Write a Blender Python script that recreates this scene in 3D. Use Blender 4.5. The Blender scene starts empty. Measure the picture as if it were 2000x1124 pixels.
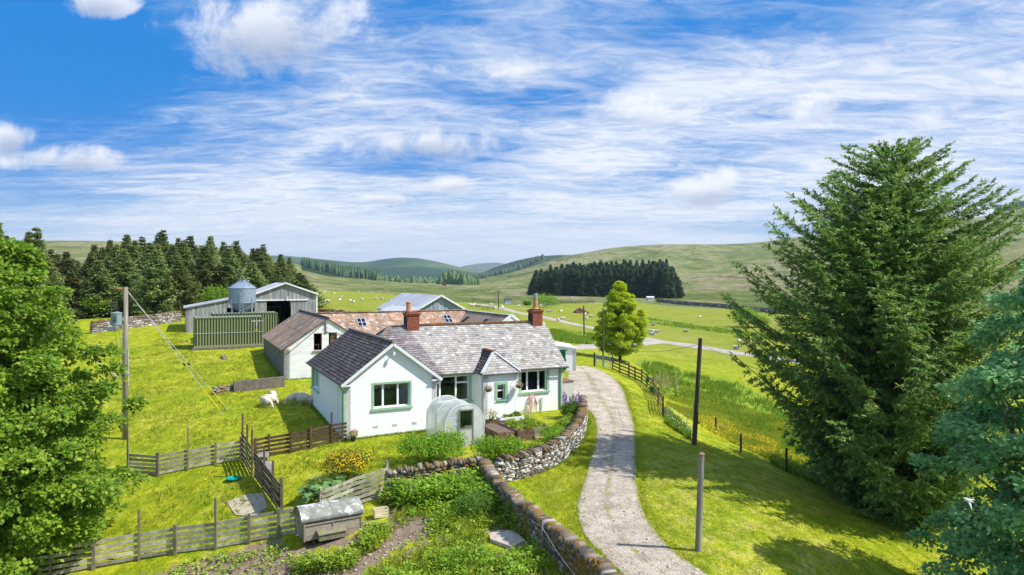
import bpy, math, random
import numpy as np
from mathutils import Vector, noise as mnoise
R = math.radians
sc = bpy.context.scene
COL = sc.collection
# ------------------------------------------------------------------ camera, sky, sun, exposure
FL, HY, CH = 1333.0, 545.0, 8.0          # focal length in photo pixels, horizon row, camera height
cam = bpy.data.objects.new('camera', bpy.data.cameras.new('camera')); COL.objects.link(cam)
cam.data.sensor_width = 36; cam.data.lens = FL / 2000 * 36; cam.data.shift_y = -0.0085
cam.data.clip_start = .1; cam.data.clip_end = 30000
cam.location = (0, 0, CH); cam.rotation_euler = (R(90), 0, 0); sc.camera = cam
SUN_EL, SUN_AZ = 50.0, 101.0               # azimuth clockwise from +Y
sc.view_settings.view_transform = 'Standard'; sc.view_settings.look = 'None'
sc.view_settings.exposure = 0.68; sc.view_settings.gamma = 1
sd = bpy.data.lights.new('sun', 'SUN'); sd.energy = 4.2; sd.angle = R(.5); sd.color = (1, .955, .88)
sun = bpy.data.objects.new('sun', sd); COL.objects.link(sun)
e, a = R(SUN_EL), R(SUN_AZ)
sdir = Vector((math.cos(e) * math.sin(a), math.cos(e) * math.cos(a), math.sin(e)))
sun.rotation_euler = sdir.to_track_quat('Z', 'Y').to_euler(); sun.location = (60, 0, 80)
sc.cycles.max_bounces = 6; sc.cycles.transparent_max_bounces = 12
sc.cycles.diffuse_bounces = 3; sc.cycles.glossy_bounces = 3; sc.cycles.transmission_bounces = 5

def lin(c):
    if isinstance(c, str):
        c = [int(c[i:i + 2], 16) / 255 for i in (1, 3, 5)]
        return tuple(x / 12.92 if x <= .04045 else ((x + .055) / 1.055) ** 2.4 for x in c) + (1,)
    return tuple(c) + (1,) if len(c) == 3 else tuple(c)

class NT:
    """small helper round a node tree"""
    def __init__(s, nt): s.nt = nt; s.n = nt.nodes; s.l = nt.links
    def node(s, t, **k):
        n = s.n.new(t)
        for a_, b in k.items(): setattr(n, a_, b)
        return n
    def put(s, sock, v):
        if isinstance(v, bpy.types.NodeSocket): s.l.new(v, sock)
        elif v is not None: sock.default_value = v
    def math(s, op, a_, b=None, c=None, clamp=False):
        n = s.node('ShaderNodeMath', operation=op, use_clamp=clamp)
        for i, v in enumerate((a_, b, c)): s.put(n.inputs[i], v)
        return n.outputs[0]
    def mix(s, f, a_, b, mode='MIX'):
        n = s.node('ShaderNodeMix', data_type='RGBA', blend_type=mode); n.clamp_factor = True
        s.put(n.inputs[0], f); s.put(n.inputs[6], a_); s.put(n.inputs[7], b)
        return n.outputs[2]
    def noise(s, vec, scale, detail=5, rough=.55, dist=0, dim='3D'):
        n = s.node('ShaderNodeTexNoise'); n.noise_dimensions = dim
        s.put(n.inputs['Vector'], vec); n.inputs['Scale'].default_value = scale
        n.inputs['Detail'].default_value = detail; n.inputs['Roughness'].default_value = rough
        n.inputs['Distortion'].default_value = dist
        return n.outputs[0]
    def ramp(s, f, stops, interp='LINEAR'):
        n = s.node('ShaderNodeValToRGB'); cr = n.color_ramp; cr.interpolation = interp
        while len(cr.elements) < len(stops): cr.elements.new(.5)
        for el, (p, c) in zip(cr.elements, stops): el.position = p; el.color = lin(c)
        s.put(n.inputs[0], f); return n.outputs[0]
    def step(s, f, lo, hi):
        n = s.node('ShaderNodeMapRange'); n.clamp = True; n.interpolation_type = 'SMOOTHSTEP'
        s.put(n.inputs[0], f); n.inputs[1].default_value = lo; n.inputs[2].default_value = hi
        return n.outputs[0]
    def mapping(s, vec, scale=(1, 1, 1), rot=(0, 0, 0), loc=(0, 0, 0)):
        n = s.node('ShaderNodeMapping'); s.put(n.inputs[0], vec)
        n.inputs['Scale'].default_value = scale; n.inputs['Rotation'].default_value = rot; n.inputs['Location'].default_value = loc
        return n.outputs[0]

# ---- world: Nishita sky with procedural cirrus and cumulus
w = bpy.data.worlds.new('World'); sc.world = w; w.use_nodes = True
N = NT(w.node_tree); N.n.clear()
sky = N.node('ShaderNodeTexSky', sky_type='NISHITA'); sky.sun_disc = False
sky.sun_elevation = R(SUN_EL); sky.sun_rotation = R(SUN_AZ); sky.altitude = 250; sky.air_density = 1.0; sky.dust_density = .6; sky.ozone_density = 2.0
hs = N.node('ShaderNodeHueSaturation'); hs.inputs['Saturation'].default_value = 1.32; hs.inputs['Value'].default_value = .92
N.put(hs.inputs['Color'], sky.outputs[0])
tc = N.node('ShaderNodeTexCoord').outputs['Generated']
sep = N.node('ShaderNodeSeparateXYZ'); N.put(sep.inputs[0], tc)
dx, dy, dz = sep.outputs
dzp = N.math('ADD', N.math('MAXIMUM', dz, 0.0), .10)
cx = N.math('DIVIDE', dx, dzp); cy = N.math('DIVIDE', dy, dzp)
cb = N.node('ShaderNodeCombineXYZ'); N.put(cb.inputs[0], cx); N.put(cb.inputs[1], cy)
pl = cb.outputs[0]
# cirrus sheets: stretched across, torn by finer streaks
p1 = N.mapping(pl, scale=(.50, .85, 1), rot=(0, 0, R(16)))
n1 = N.noise(p1, 1.0, 8, .62, .9)
p2 = N.mapping(pl, scale=(.8, 3.2, 1), rot=(0, 0, R(20)), loc=(3, 1, 0))
n2 = N.noise(p2, 1.3, 7, .65, .5)
n3 = N.noise(N.mapping(pl, scale=(1.3, 2.6, 1), rot=(0, 0, R(28)), loc=(7, 2, 0)), 2.6, 8, .68, 1.6)
den = N.math('ADD', N.math('ADD', N.math('MULTIPLY', n1, .56), N.math('MULTIPLY', n2, .24)), N.math('MULTIPLY', n3, .20))
# azimuth / elevation plane for where the cover is thick
dyp = N.math('MAXIMUM', dy, .05)
ax = N.math('DIVIDE', dx, dyp); ez = N.math('DIVIDE', dz, dyp)
cbe = N.node('ShaderNodeCombineXYZ'); N.put(cbe.inputs[0], ax); N.put(cbe.inputs[1], ez); ae = cbe.outputs[0]
def blob(px, py, rx, ry, rot=0.0):
    m = N.node('ShaderNodeMapping'); m.vector_type = 'TEXTURE'; N.put(m.inputs[0], ae)
    m.inputs['Location'].default_value = ((px - 1000) / FL, (HY - py) / FL, 0)
    m.inputs['Rotation'].default_value = (0, 0, R(rot)); m.inputs['Scale'].default_value = (rx / FL, ry / FL, 1)
    ln = N.node('ShaderNodeVectorMath', operation='LENGTH'); N.put(ln.inputs[0], m.outputs[0])
    return N.math('SUBTRACT', 1.0, ln.outputs['Value'], clamp=True)
cov = N.math('MULTIPLY', N.math('SUBTRACT', .42, ez), .26)          # more cover low down
cov = N.math('ADD', cov, N.math('MULTIPLY', ax, .055))
for px, py, rx, ry, rot, k in ((90, 150, 360, 170, 0, -.19), (1350, 40, 420, 90, 6, -.10), (880, 300, 330, 60, 0, -.13), (640, 360, 300, 60, 0, .0), (150, 375, 330, 50, -4, -.12),
                           (1150, 180, 200, 60, 15, -.10), (1750, 330, 330, 70, 0, .06), (500, 200, 300, 60, 4, .07), (1700, 130, 600, 120, 12, .06),
                           (1500, 450, 240, 26, 0, -.16), (1200, 345, 160, 25, 0, -.08), (700, 440, 600, 60, 0, .07), (780, 130, 260, 90, 4, .09), (1250, 250, 320, 110, 15, .1), (350, 400, 300, 90, 0, .09)):
    cov = N.math('ADD', cov, N.math('MULTIPLY', blob(px, py, rx, ry, rot), k))
dcov = N.math('ADD', den, cov)
cir = N.step(dcov, .41, .69)
cum = None; shade = None
puff = N.noise(ae, 8.0, 12, .64, .35)
for px, py, rx, ry, rot, k in ((520, 60, 260, 120, 3, 1), (180, 5, 110, 42, 0, .9), (1010, 145, 130, 52, 12, .8), (830, 285, 190, 52, 0, 1), (1370, 375, 160, 56, 8, 1),
                            (1240, 220, 170, 66, 5, .8), (875, 362, 95, 28, 0, .9), (740, 388, 80, 18, 0, .8), (600, 427, 70, 13, 0, .8), (1095, 386, 60, 15, 0, .7), (1190, 290, 60, 42, 0, .8),
                            (120, 312, 190, 40, 0, .9), (15, 268, 80, 48, 0, .9), (1560, 225, 190, 50, 22, .7), (1860, 215, 230, 60, 28, .7), (1478, 335, 70, 28, 0, .7), (510, 393, 60, 8, 0, .6), (850, 500, 26, 8, 0, .7), (690, 366, 50, 10, 0, .7)):
    b = N.math('MULTIPLY', N.math('POWER', blob(px, py, rx, ry, rot), .5), k)
    cum = b if cum is None else N.math('MAXIMUM', cum, b)
    m2 = N.math('MULTIPLY', N.math('POWER', blob(px + rx * .08, py + ry * .42, rx * .9, ry * .8, rot), .6), k)
    shade = m2 if shade is None else N.math('MAXIMUM', shade, m2)
cm = N.step(N.math('ADD', N.math('MULTIPLY', cum, .60), N.math('MULTIPLY', puff, 1.15)), .82, 1.10)
shd = N.step(N.math('ADD', N.math('MULTIPLY', shade, .7), N.math('MULTIPLY', N.noise(ae, 10.0, 8, .6), .55)), .45, .95)
# colours as sky radiances
low = N.step(ez, -.02, .30)
blue = N.mix(.88, hs.outputs[0], N.ramp(low, [(0, (3.9, 5.3, 7.0)), (.30, (2.0, 3.9, 6.8)), (.62, (.40, 2.35, 6.4)), (1, (.08, 2.05, 6.2))]))
ccol = N.mix(N.step(n3, .35, .65), (6.2, 6.9, 8.0, 1), (7.9, 8.1, 8.6, 1))
c = N.mix(N.math('MULTIPLY', cir, .90), blue, ccol)
cucol = N.mix(N.math('MULTIPLY', shd, .95), (8.2, 8.3, 8.6, 1), (3.9, 4.5, 5.7, 1))
c = N.mix(N.math('MULTIPLY', cm, .82), c, cucol)
# unseen white cloud added overhead and behind the camera as fill light
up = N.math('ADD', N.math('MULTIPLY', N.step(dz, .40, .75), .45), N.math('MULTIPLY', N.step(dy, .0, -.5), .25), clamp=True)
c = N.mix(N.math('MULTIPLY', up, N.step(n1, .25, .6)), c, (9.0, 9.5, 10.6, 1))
hzf = N.math('SUBTRACT', 1.0, N.step(ez, .0, .13))
c = N.mix(N.math('MULTIPLY', hzf, .6), c, (5.0, 5.9, 7.3, 1))
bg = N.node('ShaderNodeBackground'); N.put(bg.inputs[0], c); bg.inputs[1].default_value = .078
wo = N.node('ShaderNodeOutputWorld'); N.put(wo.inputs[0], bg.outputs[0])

# ------------------------------------------------------------------ materials
MATS = {}
def mat(name, stops, scale=4, detail=6, rough=.85, bump=0., bscale=None, bdetail=6, stretch=(1, 1, 1), rnd=0., rstops=None, rmix=.6,
        spec=.25, metal=0, transl=0., dist=0., dirt=None, dscale=1.5, dlo=.55, dhi=.7, dstretch=(1, 1, 1), bdist=.02, nrough=.6, objr=0.):
    m = bpy.data.materials.new(name); m.use_nodes = True; N = NT(m.node_tree); N.n.clear()
    out = N.node('ShaderNodeOutputMaterial'); p = N.node('ShaderNodeBsdfPrincipled')
    co = N.node('ShaderNodeTexCoord').outputs['Object']; v = N.mapping(co, scale=stretch)
    nz = N.noise(v, scale, detail, nrough, dist)
    col = N.ramp(N.step(nz, .28, .72), stops) if len(stops) > 1 else N.ramp(nz, [stops[0], (1, stops[0][1])])
    if rnd or rstops:
        at = N.node('ShaderNodeAttribute', attribute_name='rnd').outputs['Fac']
        if rstops: col = N.mix(rmix, col, N.ramp(at, rstops))
        if rnd:
            h = N.node('ShaderNodeHueSaturation'); N.put(h.inputs['Color'], col)
            N.put(h.inputs['Value'], N.math('ADD', N.math('MULTIPLY', at, rnd * 2), 1 - rnd)); col = h.outputs[0]
    if dirt is not None:
        dv = N.mapping(co, scale=dstretch)
        col = N.mix(N.step(N.noise(dv, dscale, 8, .65), dlo, dhi), col, lin(dirt))
    if objr:
        oi = N.node('ShaderNodeObjectInfo').outputs['Random']; h = N.node('ShaderNodeHueSaturation'); N.put(h.inputs['Color'], col)
        N.put(h.inputs['Value'], N.math('ADD', N.math('MULTIPLY', oi, objr * 2), 1 - objr)); N.put(h.inputs['Hue'], N.math('ADD', N.math('MULTIPLY', oi, .024), .482)); col = h.outputs[0]
    N.put(p.inputs['Base Color'], col); p.inputs['Roughness'].default_value = rough
    p.inputs['Specular IOR Level'].default_value = spec; p.inputs['Metallic'].default_value = metal
    if bump:
        b = N.node('ShaderNodeBump'); b.inputs['Strength'].default_value = bump; b.inputs['Distance'].default_value = bdist
        N.put(b.inputs['Height'], N.noise(v, bscale or scale * 4, bdetail, .6)); N.put(p.inputs['Normal'], b.outputs[0])
    sh = p.outputs[0]
    if transl:
        t = N.node('ShaderNodeBsdfTranslucent'); N.put(t.inputs[0], col); ms = N.node('ShaderNodeMixShader')
        ms.inputs[0].default_value = transl; N.put(ms.inputs[1], sh); N.put(ms.inputs[2], t.outputs[0]); sh = ms.outputs[0]
    N.put(out.inputs[0], sh); MATS[name] = m; return m

def G3(h): return lin(h)[:3]
mat('harling', [(0, (.84, .845, .85)), (1, (.90, .90, .90))], 3, bump=.6, bscale=15, bdetail=5, bdist=.035, dirt=(.62, .62, .58), dlo=.66, dhi=.9)
mat('white_wall', [(0, (.66, .66, .66)), (1, (.84, .84, .84))], 1.2, bump=.5, bscale=6, stretch=(.6, .6, 3), bdist=.04, dirt=(.42, .40, .36), dscale=2.2, dlo=.62, dhi=.8, dstretch=(.5, .5, 2.5))
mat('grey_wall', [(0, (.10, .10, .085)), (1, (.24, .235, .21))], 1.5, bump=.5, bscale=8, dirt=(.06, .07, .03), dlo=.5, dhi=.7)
mat('green_paint', [(0, (.27, .46, .28)), (1, (.36, .55, .36))], 3, rough=.5)
mat('white_paint', [(0, (.78, .79, .80)), (1, (.85, .85, .85))], 3, rough=.4)
mat('door_green', [(0, (.01, .12, .05)), (1, (.015, .16, .065))], 3, rough=.5)
mat('slate_old', [(0, (.30, .285, .27)), (1, (.42, .41, .385))], 2.0, rnd=.0, rstops=[(0, (.13, .115, .11)), (.2, (.235, .215, .20)), (.5, (.345, .32, .29)), (.78, (.45, .435, .40)), (.93, (.62, .61, .56)), (1, (.72, .71, .65))], rmix=.62,
    dirt=(.30, .21, .13), dscale=1.8, dlo=.56, dhi=.78, bump=.3, bscale=25, spec=.3, rough=.7)
mat('slate_purple', [(0, (.18, .155, .165)), (1, (.27, .235, .24))], 2.0, rstops=[(0, (.10, .085, .09)), (.4, (.21, .18, .19)), (.8, (.32, .285, .29)), (1, (.45, .42, .41))], rmix=.6, bump=.3, bscale=25, rough=.65,
    dirt=(.055, .055, .06), dscale=1.3, dlo=.6, dhi=.75)
mat('slate_dark', [(0, (.075, .062, .056)), (1, (.125, .105, .098))], 2.0, rstops=[(0, (.035, .030, .030)), (.5, (.075, .065, .063)), (.85, (.13, .115, .11)), (1, (.22, .20, .19))], rmix=.6, bump=.3, bscale=25, rough=.8, spec=.1)
mat('lead', [(0, (.42, .44, .47)), (1, (.60, .62, .65))], 5, rough=.6)
mat('ridge_stone', [(0, (.16, .15, .13)), (1, (.30, .28, .25))], 6, bump=.4, dirt=(.28, .15, .07), dlo=.5, dhi=.6)
mat('ridge_rust', [(0, (.14, .07, .035)), (1, (.28, .16, .08))], 7, bump=.4, dirt=(.04, .035, .025), dscale=5)
mat('brick', [(0, (.20, .055, .03)), (1, (.34, .12, .07))], 9, bump=.6, bscale=20, dirt=(.09, .06, .045), dscale=4, dlo=.55, dhi=.7)
mat('near_black', [(0, (.018, .018, .02)), (1, (.05, .05, .055))], 6, bump=.4)
mat('terracotta', [(0, (.42, .20, .10)), (1, (.58, .32, .17))], 6, bump=.2)
mat('galvanised', [(0, (.24, .30, .37)), (1, (.32, .38, .45))], 3, rough=.45, metal=.35, dirt=(.26, .31, .36), dstretch=(3, 3, .4))
mat('dark_metal', [(0, (.03, .03, .03)), (1, (.07, .07, .07))], 6, rough=.5)
mat('rust_roof', [(0, (.17, .145, .12)), (.5, (.24, .17, .12)), (1, (.27, .13, .07))], .7, bump=.4, bscale=5, stretch=(1, 1, 1), rough=.75, rnd=.2,
    dirt=(.36, .35, .33), dscale=1.3, dlo=.53, dhi=.66)
mat('rust_roof_long', [(0, (.33, .26, .20)), (.5, (.31, .19, .12)), (1, (.26, .12, .06))], 1.6, bump=.4, bscale=7, rough=.75, rnd=.25,
    dirt=(.44, .42, .40), dscale=2.6, dlo=.53, dhi=.62)
mat('brown_roof', [(0, (.20, .17, .14)), (1, (.28, .20, .14))], 1.3, bump=.3, rough=.75, rnd=.22, dirt=(.30, .15, .07), dscale=1.2, dlo=.58, dhi=.66)
mat('grey_roof', [(0, (.33, .35, .37)), (1, (.44, .46, .48))], .8, bump=.2, rough=.6, rnd=.10, dirt=(.26, .25, .24), dscale=1, dlo=.58, dhi=.75)
mat('grey_boards', [(0, (.20, .20, .205)), (1, (.36, .36, .37))], 2.0, rnd=.14, stretch=(1.5, 1.5, .3), bump=.3, dirt=(.13, .12, .11), dscale=3, dlo=.6, dhi=.7, dstretch=(2, 2, .3))
mat('blue_boards', [(0, (.24, .28, .34)), (1, (.40, .44, .50))], 2.0, rnd=.25, stretch=(1.5, 1.5, .3), bump=.3, dirt=(.12, .10, .09), dscale=3, dlo=.56, dhi=.64, dstretch=(2, 2, .4))
mat('pale_trim', [(0, (.66, .67, .68)), (1, (.76, .77, .78))], 3, rough=.5)
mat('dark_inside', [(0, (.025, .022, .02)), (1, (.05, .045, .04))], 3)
mat('container_green', [(0, (.05, .075, .028)), (1, (.07, .10, .035))], 1.2, rstops=[(0, (.035, .055, .022)), (.5, (.10, .13, .055)), (1, (.36, .38, .20))], rmix=.75, rough=.55, bump=.1, dirt=(.15, .10, .05), dscale=2.5, dlo=.66, dhi=.8, dstretch=(1, 1, .4))
mat('container_top', [(0, (.20, .24, .16)), (1, (.32, .36, .26))], 2, rough=.6)
mat('concrete', [(0, (.20, .185, .16)), (1, (.34, .315, .28))], 3, bump=.5, bscale=12, dirt=(.09, .08, .05), dscale=2, dlo=.52, dhi=.68)
mat('dirty_concrete', [(0, (.10, .085, .07)), (1, (.20, .17, .14))], 4, bump=.5, bscale=12, dirt=(.42, .42, .40), dscale=3.2, dlo=.68, dhi=.74)
mat('stone', [(0, (.16, .145, .12)), (1, (.30, .275, .24))], 6, rnd=.3, rstops=[(0, (.10, .085, .065)), (.5, (.22, .20, .17)), (.8, (.34, .32, .29)), (1, (.55, .54, .50))], rmix=.6, bump=.5, bscale=18, bdist=.03,
    dirt=(.20, .13, .03), dscale=1.6, dlo=.56, dhi=.68)
mat('stone_mossy', [(0, (.13, .10, .065)), (1, (.26, .22, .17))], 6, rnd=.25, rstops=[(0, (.10, .07, .04)), (.5, (.18, .15, .11)), (.85, (.30, .27, .22)), (1, (.48, .46, .42))], rmix=.55, bump=.6, bscale=18, bdist=.03,
    dirt=(.21, .13, .02), dscale=1.5, dlo=.46, dhi=.58)
mat('stone_cope', [(0, (.10, .085, .065)), (1, (.21, .185, .155))], 6, rnd=.3, rstops=[(0, (.05, .04, .03)), (.5, (.14, .12, .095)), (.82, (.24, .22, .19)), (1, (.42, .40, .37))], rmix=.6, bump=.6, bscale=18, bdist=.03,
    dirt=(.20, .12, .03), dscale=2.2, dlo=.47, dhi=.58)
mat('stone_pale', [(0, (.18, .16, .13)), (1, (.34, .31, .27))], 6, rnd=.3, rstops=[(0, (.07, .055, .04)), (.35, (.20, .175, .14)), (.7, (.38, .355, .31)), (1, (.66, .64, .60))], rmix=.7, bump=.5, bscale=18, bdist=.03)
mat('stone_core', [(0, (.04, .035, .028)), (1, (.07, .06, .05))], 6)
mat('fence_grey', [(0, (.24, .215, .15)), (1, (.46, .43, .33))], 3, rnd=.32, bump=.3, bscale=12, stretch=(1, 1, 1), dirt=(.20, .20, .07), dscale=2.0, dlo=.52, dhi=.7)
mat('fence_old', [(0, (.12, .105, .075)), (1, (.26, .235, .18))], 3, rnd=.2, bump=.3, bscale=12, dirt=(.17, .17, .06), dscale=3, dlo=.5, dhi=.6)
mat('fence_brown', [(0, (.075, .04, .028)), (1, (.13, .075, .05))], 3, rnd=.2, bump=.3, bscale=12)
mat('fence_dark', [(0, (.06, .05, .035)), (1, (.12, .10, .07))], 3, rnd=.2, bump=.3, bscale=12)
mat('pole_wood', [(0, (.17, .15, .115)), (1, (.30, .28, .23))], 3, stretch=(3, 3, .3), bump=.3, bscale=10)
mat('pole_dark', [(0, (.045, .04, .03)), (1, (.10, .09, .07))], 3, stretch=(3, 3, .3), bump=.3, bscale=10)
mat('coop_wood', [(0, (.20, .165, .12)), (1, (.36, .31, .25))], 3, rnd=.18, stretch=(.4, .4, 3), bump=.4, bscale=8, dirt=(.10, .08, .06), dscale=2.5, dlo=.55, dhi=.7)
mat('coop_roof', [(0, (.17, .18, .145)), (1, (.29, .295, .26))], 3.2, bump=.35, dirt=(.52, .53, .51), dscale=2.6, dlo=.52, dhi=.60)
mat('new_wood', [(0, (.60, .52, .30)), (1, (.72, .64, .42))], 4, rnd=.08)
mat('bed_wood', [(0, (.10, .055, .04)), (1, (.19, .12, .09))], 3, rnd=.15, stretch=(1, 1, 3), bump=.3)
mat('soil', [(0, (.10, .075, .05)), (1, (.20, .155, .115))], 7, bump=.8, bscale=25, bdist=.03)
mat('plastic_white', [(0, (.72, .72, .70)), (1, (.80, .80, .79))], 3, rough=.5)
mat('teal_plastic', [(0, (.0, .24, .20)), (1, (.01, .33, .28))], 3, rough=.35)
mat('green_plastic', [(0, (.005, .11, .06)), (1, (.01, .15, .08))], 3, rough=.35)
mat('hose', [(0, (.55, .30, .22)), (1, (.66, .42, .32))], 3, rough=.5)
mat('yellow', [(0, (.70, .50, .01)), (1, (.80, .60, .02))], 3, rough=.5)
mat('transformer', [(0, (.17, .25, .24)), (1, (.24, .33, .32))], 3, rough=.45)
mat('wire', [(0, (.08, .09, .09)), (1, (.14, .15, .15))], 3, rough=.5)
mat('steel_wire', [(0, (.45, .46, .46)), (1, (.6, .6, .6))], 3, rough=.5)
mat('wool', [(0, (.50, .45, .36)), (1, (.70, .64, .53))], 9, bump=.9, bscale=22, bdist=.03, rough=.95)
mat('dark_face', [(0, (.10, .08, .07)), (1, (.2, .17, .15))], 5)
mat('feather', [(0, (.55, .55, .60)), (1, (.8, .8, .82))], 9)
mat('bark', [(0, (.07, .055, .04)), (1, (.15, .125, .10))], 5, bump=.6, bscale=14, stretch=(2, 2, .5))
mat('curtain', [(0, (.42, .42, .40)), (1, (.6, .6, .58))], 6, stretch=(6, 6, .2))
mat('tank', [(0, (.46, .44, .41)), (1, (.56, .54, .50))], 2, stretch=(4, 4, .3), rough=.6)
mat('flag', [(0, (.36, .30, .24)), (1, (.52, .45, .38))], 4, bump=.5, dirt=(.24, .20, .16), dscale=3)
mat('sandy', [(0, (.36, .30, .22)), (1, (.48, .42, .33))], 3, bump=.5, dirt=(.20, .17, .14), dscale=1.5)
def leafmat(name, c0, c1, c2=None, tr=.35, rnd=.28, sc_=.5, rough=.55, rmix=.45, spec=.3, objr=0.):
    mat(name, [(0, c0), (1, c1)], sc_, 4, rough, rnd=rnd, rstops=[(0, c0), (.6, c1), (1, c2 or c1)], rmix=rmix, transl=tr, spec=spec, objr=objr)
leafmat('leaf_sycamore', (.11, .24, .02), (.24, .39, .03), (.50, .50, .06), tr=.5)
leafmat('leaf_blue', (.13, .32, .12), (.27, .50, .20), (.44, .64, .34), tr=.55)
leafmat('leaf_young', (.36, .50, .015), (.56, .64, .03), (.64, .66, .06), tr=.6)
leafmat('leaf_shrub', (.16, .32, .015), (.28, .46, .03), (.38, .54, .07), tr=.45)
leafmat('leaf_gorse', (.05, .09, .01), (.10, .14, .02), tr=.2)
leafmat('petal_yellow', (.80, .52, .0), (.90, .66, .01), tr=.3, rnd=.1)
leafmat('petal_purple', (.12, .05, .30), (.22, .10, .45), tr=.2)
leafmat('petal_pink', (.5, .05, .16), (.75, .35, .4), tr=.2)
leafmat('petal_red', (.30, .05, .06), (.45, .12, .14), tr=.2)
leafmat('leaf_rhubarb', (.10, .21, .05), (.20, .33, .10), tr=.3)
leafmat('leaf_weed', (.20, .32, .02), (.34, .46, .035), (.46, .55, .10), tr=.35, sc_=.8)
leafmat('leaf_darkweed', (.10, .22, .02), (.18, .32, .04), tr=.4)
leafmat('grass_blade', (.23, .31, .012), (.40, .44, .025), (.54, .50, .14), tr=.4, rnd=.2, sc_=.25)
leafmat('rush_blade', (.14, .26, .015), (.26, .38, .03), (.38, .46, .07), tr=.4, rnd=.25, sc_=.2)
leafmat('seed_head', (.42, .40, .16), (.55, .50, .24), tr=.2)
leafmat('needle_hero', (.09, .22, .05), (.26, .40, .075), (.52, .52, .18), tr=.35, rnd=.35, sc_=.8, rmix=.4)
leafmat('needle_forest', (.12, .19, .05), (.24, .30, .09), (.38, .38, .15), tr=.25, rnd=.25, sc_=.4, objr=.32)
leafmat('needle_dark', (.05, .11, .055), (.085, .16, .07), (.13, .20, .08), tr=.25, rnd=.25, sc_=.1, objr=.3)
leafmat('leaf_far', (.05, .11, .03), (.09, .16, .045), tr=.1)

def glass_mat():
    m = bpy.data.materials.new('glass'); m.use_nodes = True; N = NT(m.node_tree); N.n.clear()
    o = N.node('ShaderNodeOutputMaterial'); g = N.node('ShaderNodeBsdfGlossy'); g.inputs[1].default_value = .02; g.inputs[0].default_value = (.85, .9, .95, 1)
    t = N.node('ShaderNodeBsdfTransparent'); t.inputs[0].default_value = (.55, .60, .58, 1)
    fr = N.node('ShaderNodeFresnel'); fr.inputs[0].default_value = 1.7
    ms = N.node('ShaderNodeMixShader'); N.put(ms.inputs[0], N.math('ADD', fr.outputs[0], .02)); N.put(ms.inputs[1], t.outputs[0]); N.put(ms.inputs[2], g.outputs[0]); N.put(o.inputs[0], ms.outputs[0])
    MATS['glass'] = m
glass_mat()
def film_mat():
    m = bpy.data.materials.new('film'); m.use_nodes = True; N = NT(m.node_tree); N.n.clear()
    o = N.node('ShaderNodeOutputMaterial'); p = N.node('ShaderNodeBsdfPrincipled'); p.inputs['Base Color'].default_value = (.74, .77, .77, 1); p.inputs['Roughness'].default_value = .25
    co = N.node('ShaderNodeTexCoord').outputs['Object']
    b = N.node('ShaderNodeBump'); b.inputs['Strength'].default_value = .6; b.inputs['Distance'].default_value = .05
    N.put(b.inputs['Height'], N.noise(N.mapping(co, scale=(1, 1, .35)), 5, 5, .6, 1.5)); N.put(p.inputs['Normal'], b.outputs[0])
    t = N.node('ShaderNodeBsdfTransparent'); t.inputs[0].default_value = (.9, .93, .92, 1)
    tl = N.node('ShaderNodeBsdfTranslucent'); tl.inputs[0].default_value = (.8, .83, .82, 1)
    m1 = N.node('ShaderNodeMixShader'); m1.inputs[0].default_value = .45; N.put(m1.inputs[1], p.outputs[0]); N.put(m1.inputs[2], tl.outputs[0])
    m2 = N.node('ShaderNodeMixShader'); N.put(m2.inputs[0], N.math('ADD', N.math('MULTIPLY', N.noise(co, 2.5, 5, .6), .35), .06)); N.put(m2.inputs[1], m1.outputs[0]); N.put(m2.inputs[2], t.outputs[0]); N.put(o.inputs[0], m2.outputs[0])
    MATS['film'] = m
film_mat()

def track_mat(name, a_, b_, cgrass=.0):
    m = bpy.data.materials.new(name); m.use_nodes = True; N = NT(m.node_tree); N.n.clear()
    o = N.node('ShaderNodeOutputMaterial'); p = N.node('ShaderNodeBsdfPrincipled'); p.inputs['Roughness'].default_value = .95; p.inputs['Specular IOR Level'].default_value = .1
    co = N.node('ShaderNodeTexCoord').outputs['Object']
    col = N.mix(N.step(N.noise(co, .9, 6, .6), .35, .65), lin(a_), lin(b_))
    vo = N.node('ShaderNodeTexVoronoi'); vo.inputs['Scale'].default_value = 15; N.put(vo.inputs['Vector'], co)
    vs = N.node('ShaderNodeSeparateColor'); N.put(vs.inputs[0], vo.outputs['Color'])
    col = N.mix(N.math('MULTIPLY', N.step(vs.outputs[0], .6, 1), .45), col, (.66, .62, .55, 1))
    col = N.mix(N.math('MULTIPLY', N.step(vs.outputs[1], .82, 1), .5), col, (.15, .125, .10, 1))
    fine = N.noise(co, 30, 4, .7)
    col = N.mix(.5, col, N.ramp(fine, [(.25, (.10, .09, .08)), (.5, (.40, .37, .33)), (.75, (.75, .71, .65))]), 'OVERLAY')
    at = N.node('ShaderNodeAttribute', attribute_name='edge').outputs['Fac']
    g = N.step(N.math('ADD', at, N.math('MULTIPLY', N.math('SUBTRACT', N.noise(co, 2.2, 8, .7), .5), 2.0)), .44, .60)
    col = N.mix(N.math('MULTIPLY', N.step(N.math('ADD', N.noise(co, 1.6, 8, .7), N.math('MULTIPLY', at, .3)), .52, .62), .45), col, (.20, .165, .12, 1))
    grass = N.mix(N.step(N.noise(co, 6, 5), .35, .65), (.12, .19, .008, 1), (.27, .31, .03, 1))
    col = N.mix(g, col, grass)
    N.put(p.inputs['Base Color'], col)
    b = N.node('ShaderNodeBump'); b.inputs['Strength'].default_value = .8; b.inputs['Distance'].default_value = .03
    N.put(b.inputs['Height'], N.math('ADD', fine, N.math('MULTIPLY', vo.outputs['Distance'], -1.0))); N.put(p.inputs['Normal'], b.outputs[0])
    N.put(o.inputs[0], p.outputs[0]); MATS[name] = m
track_mat('gravel', (.36, .315, .25), (.52, .465, .385))
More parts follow.
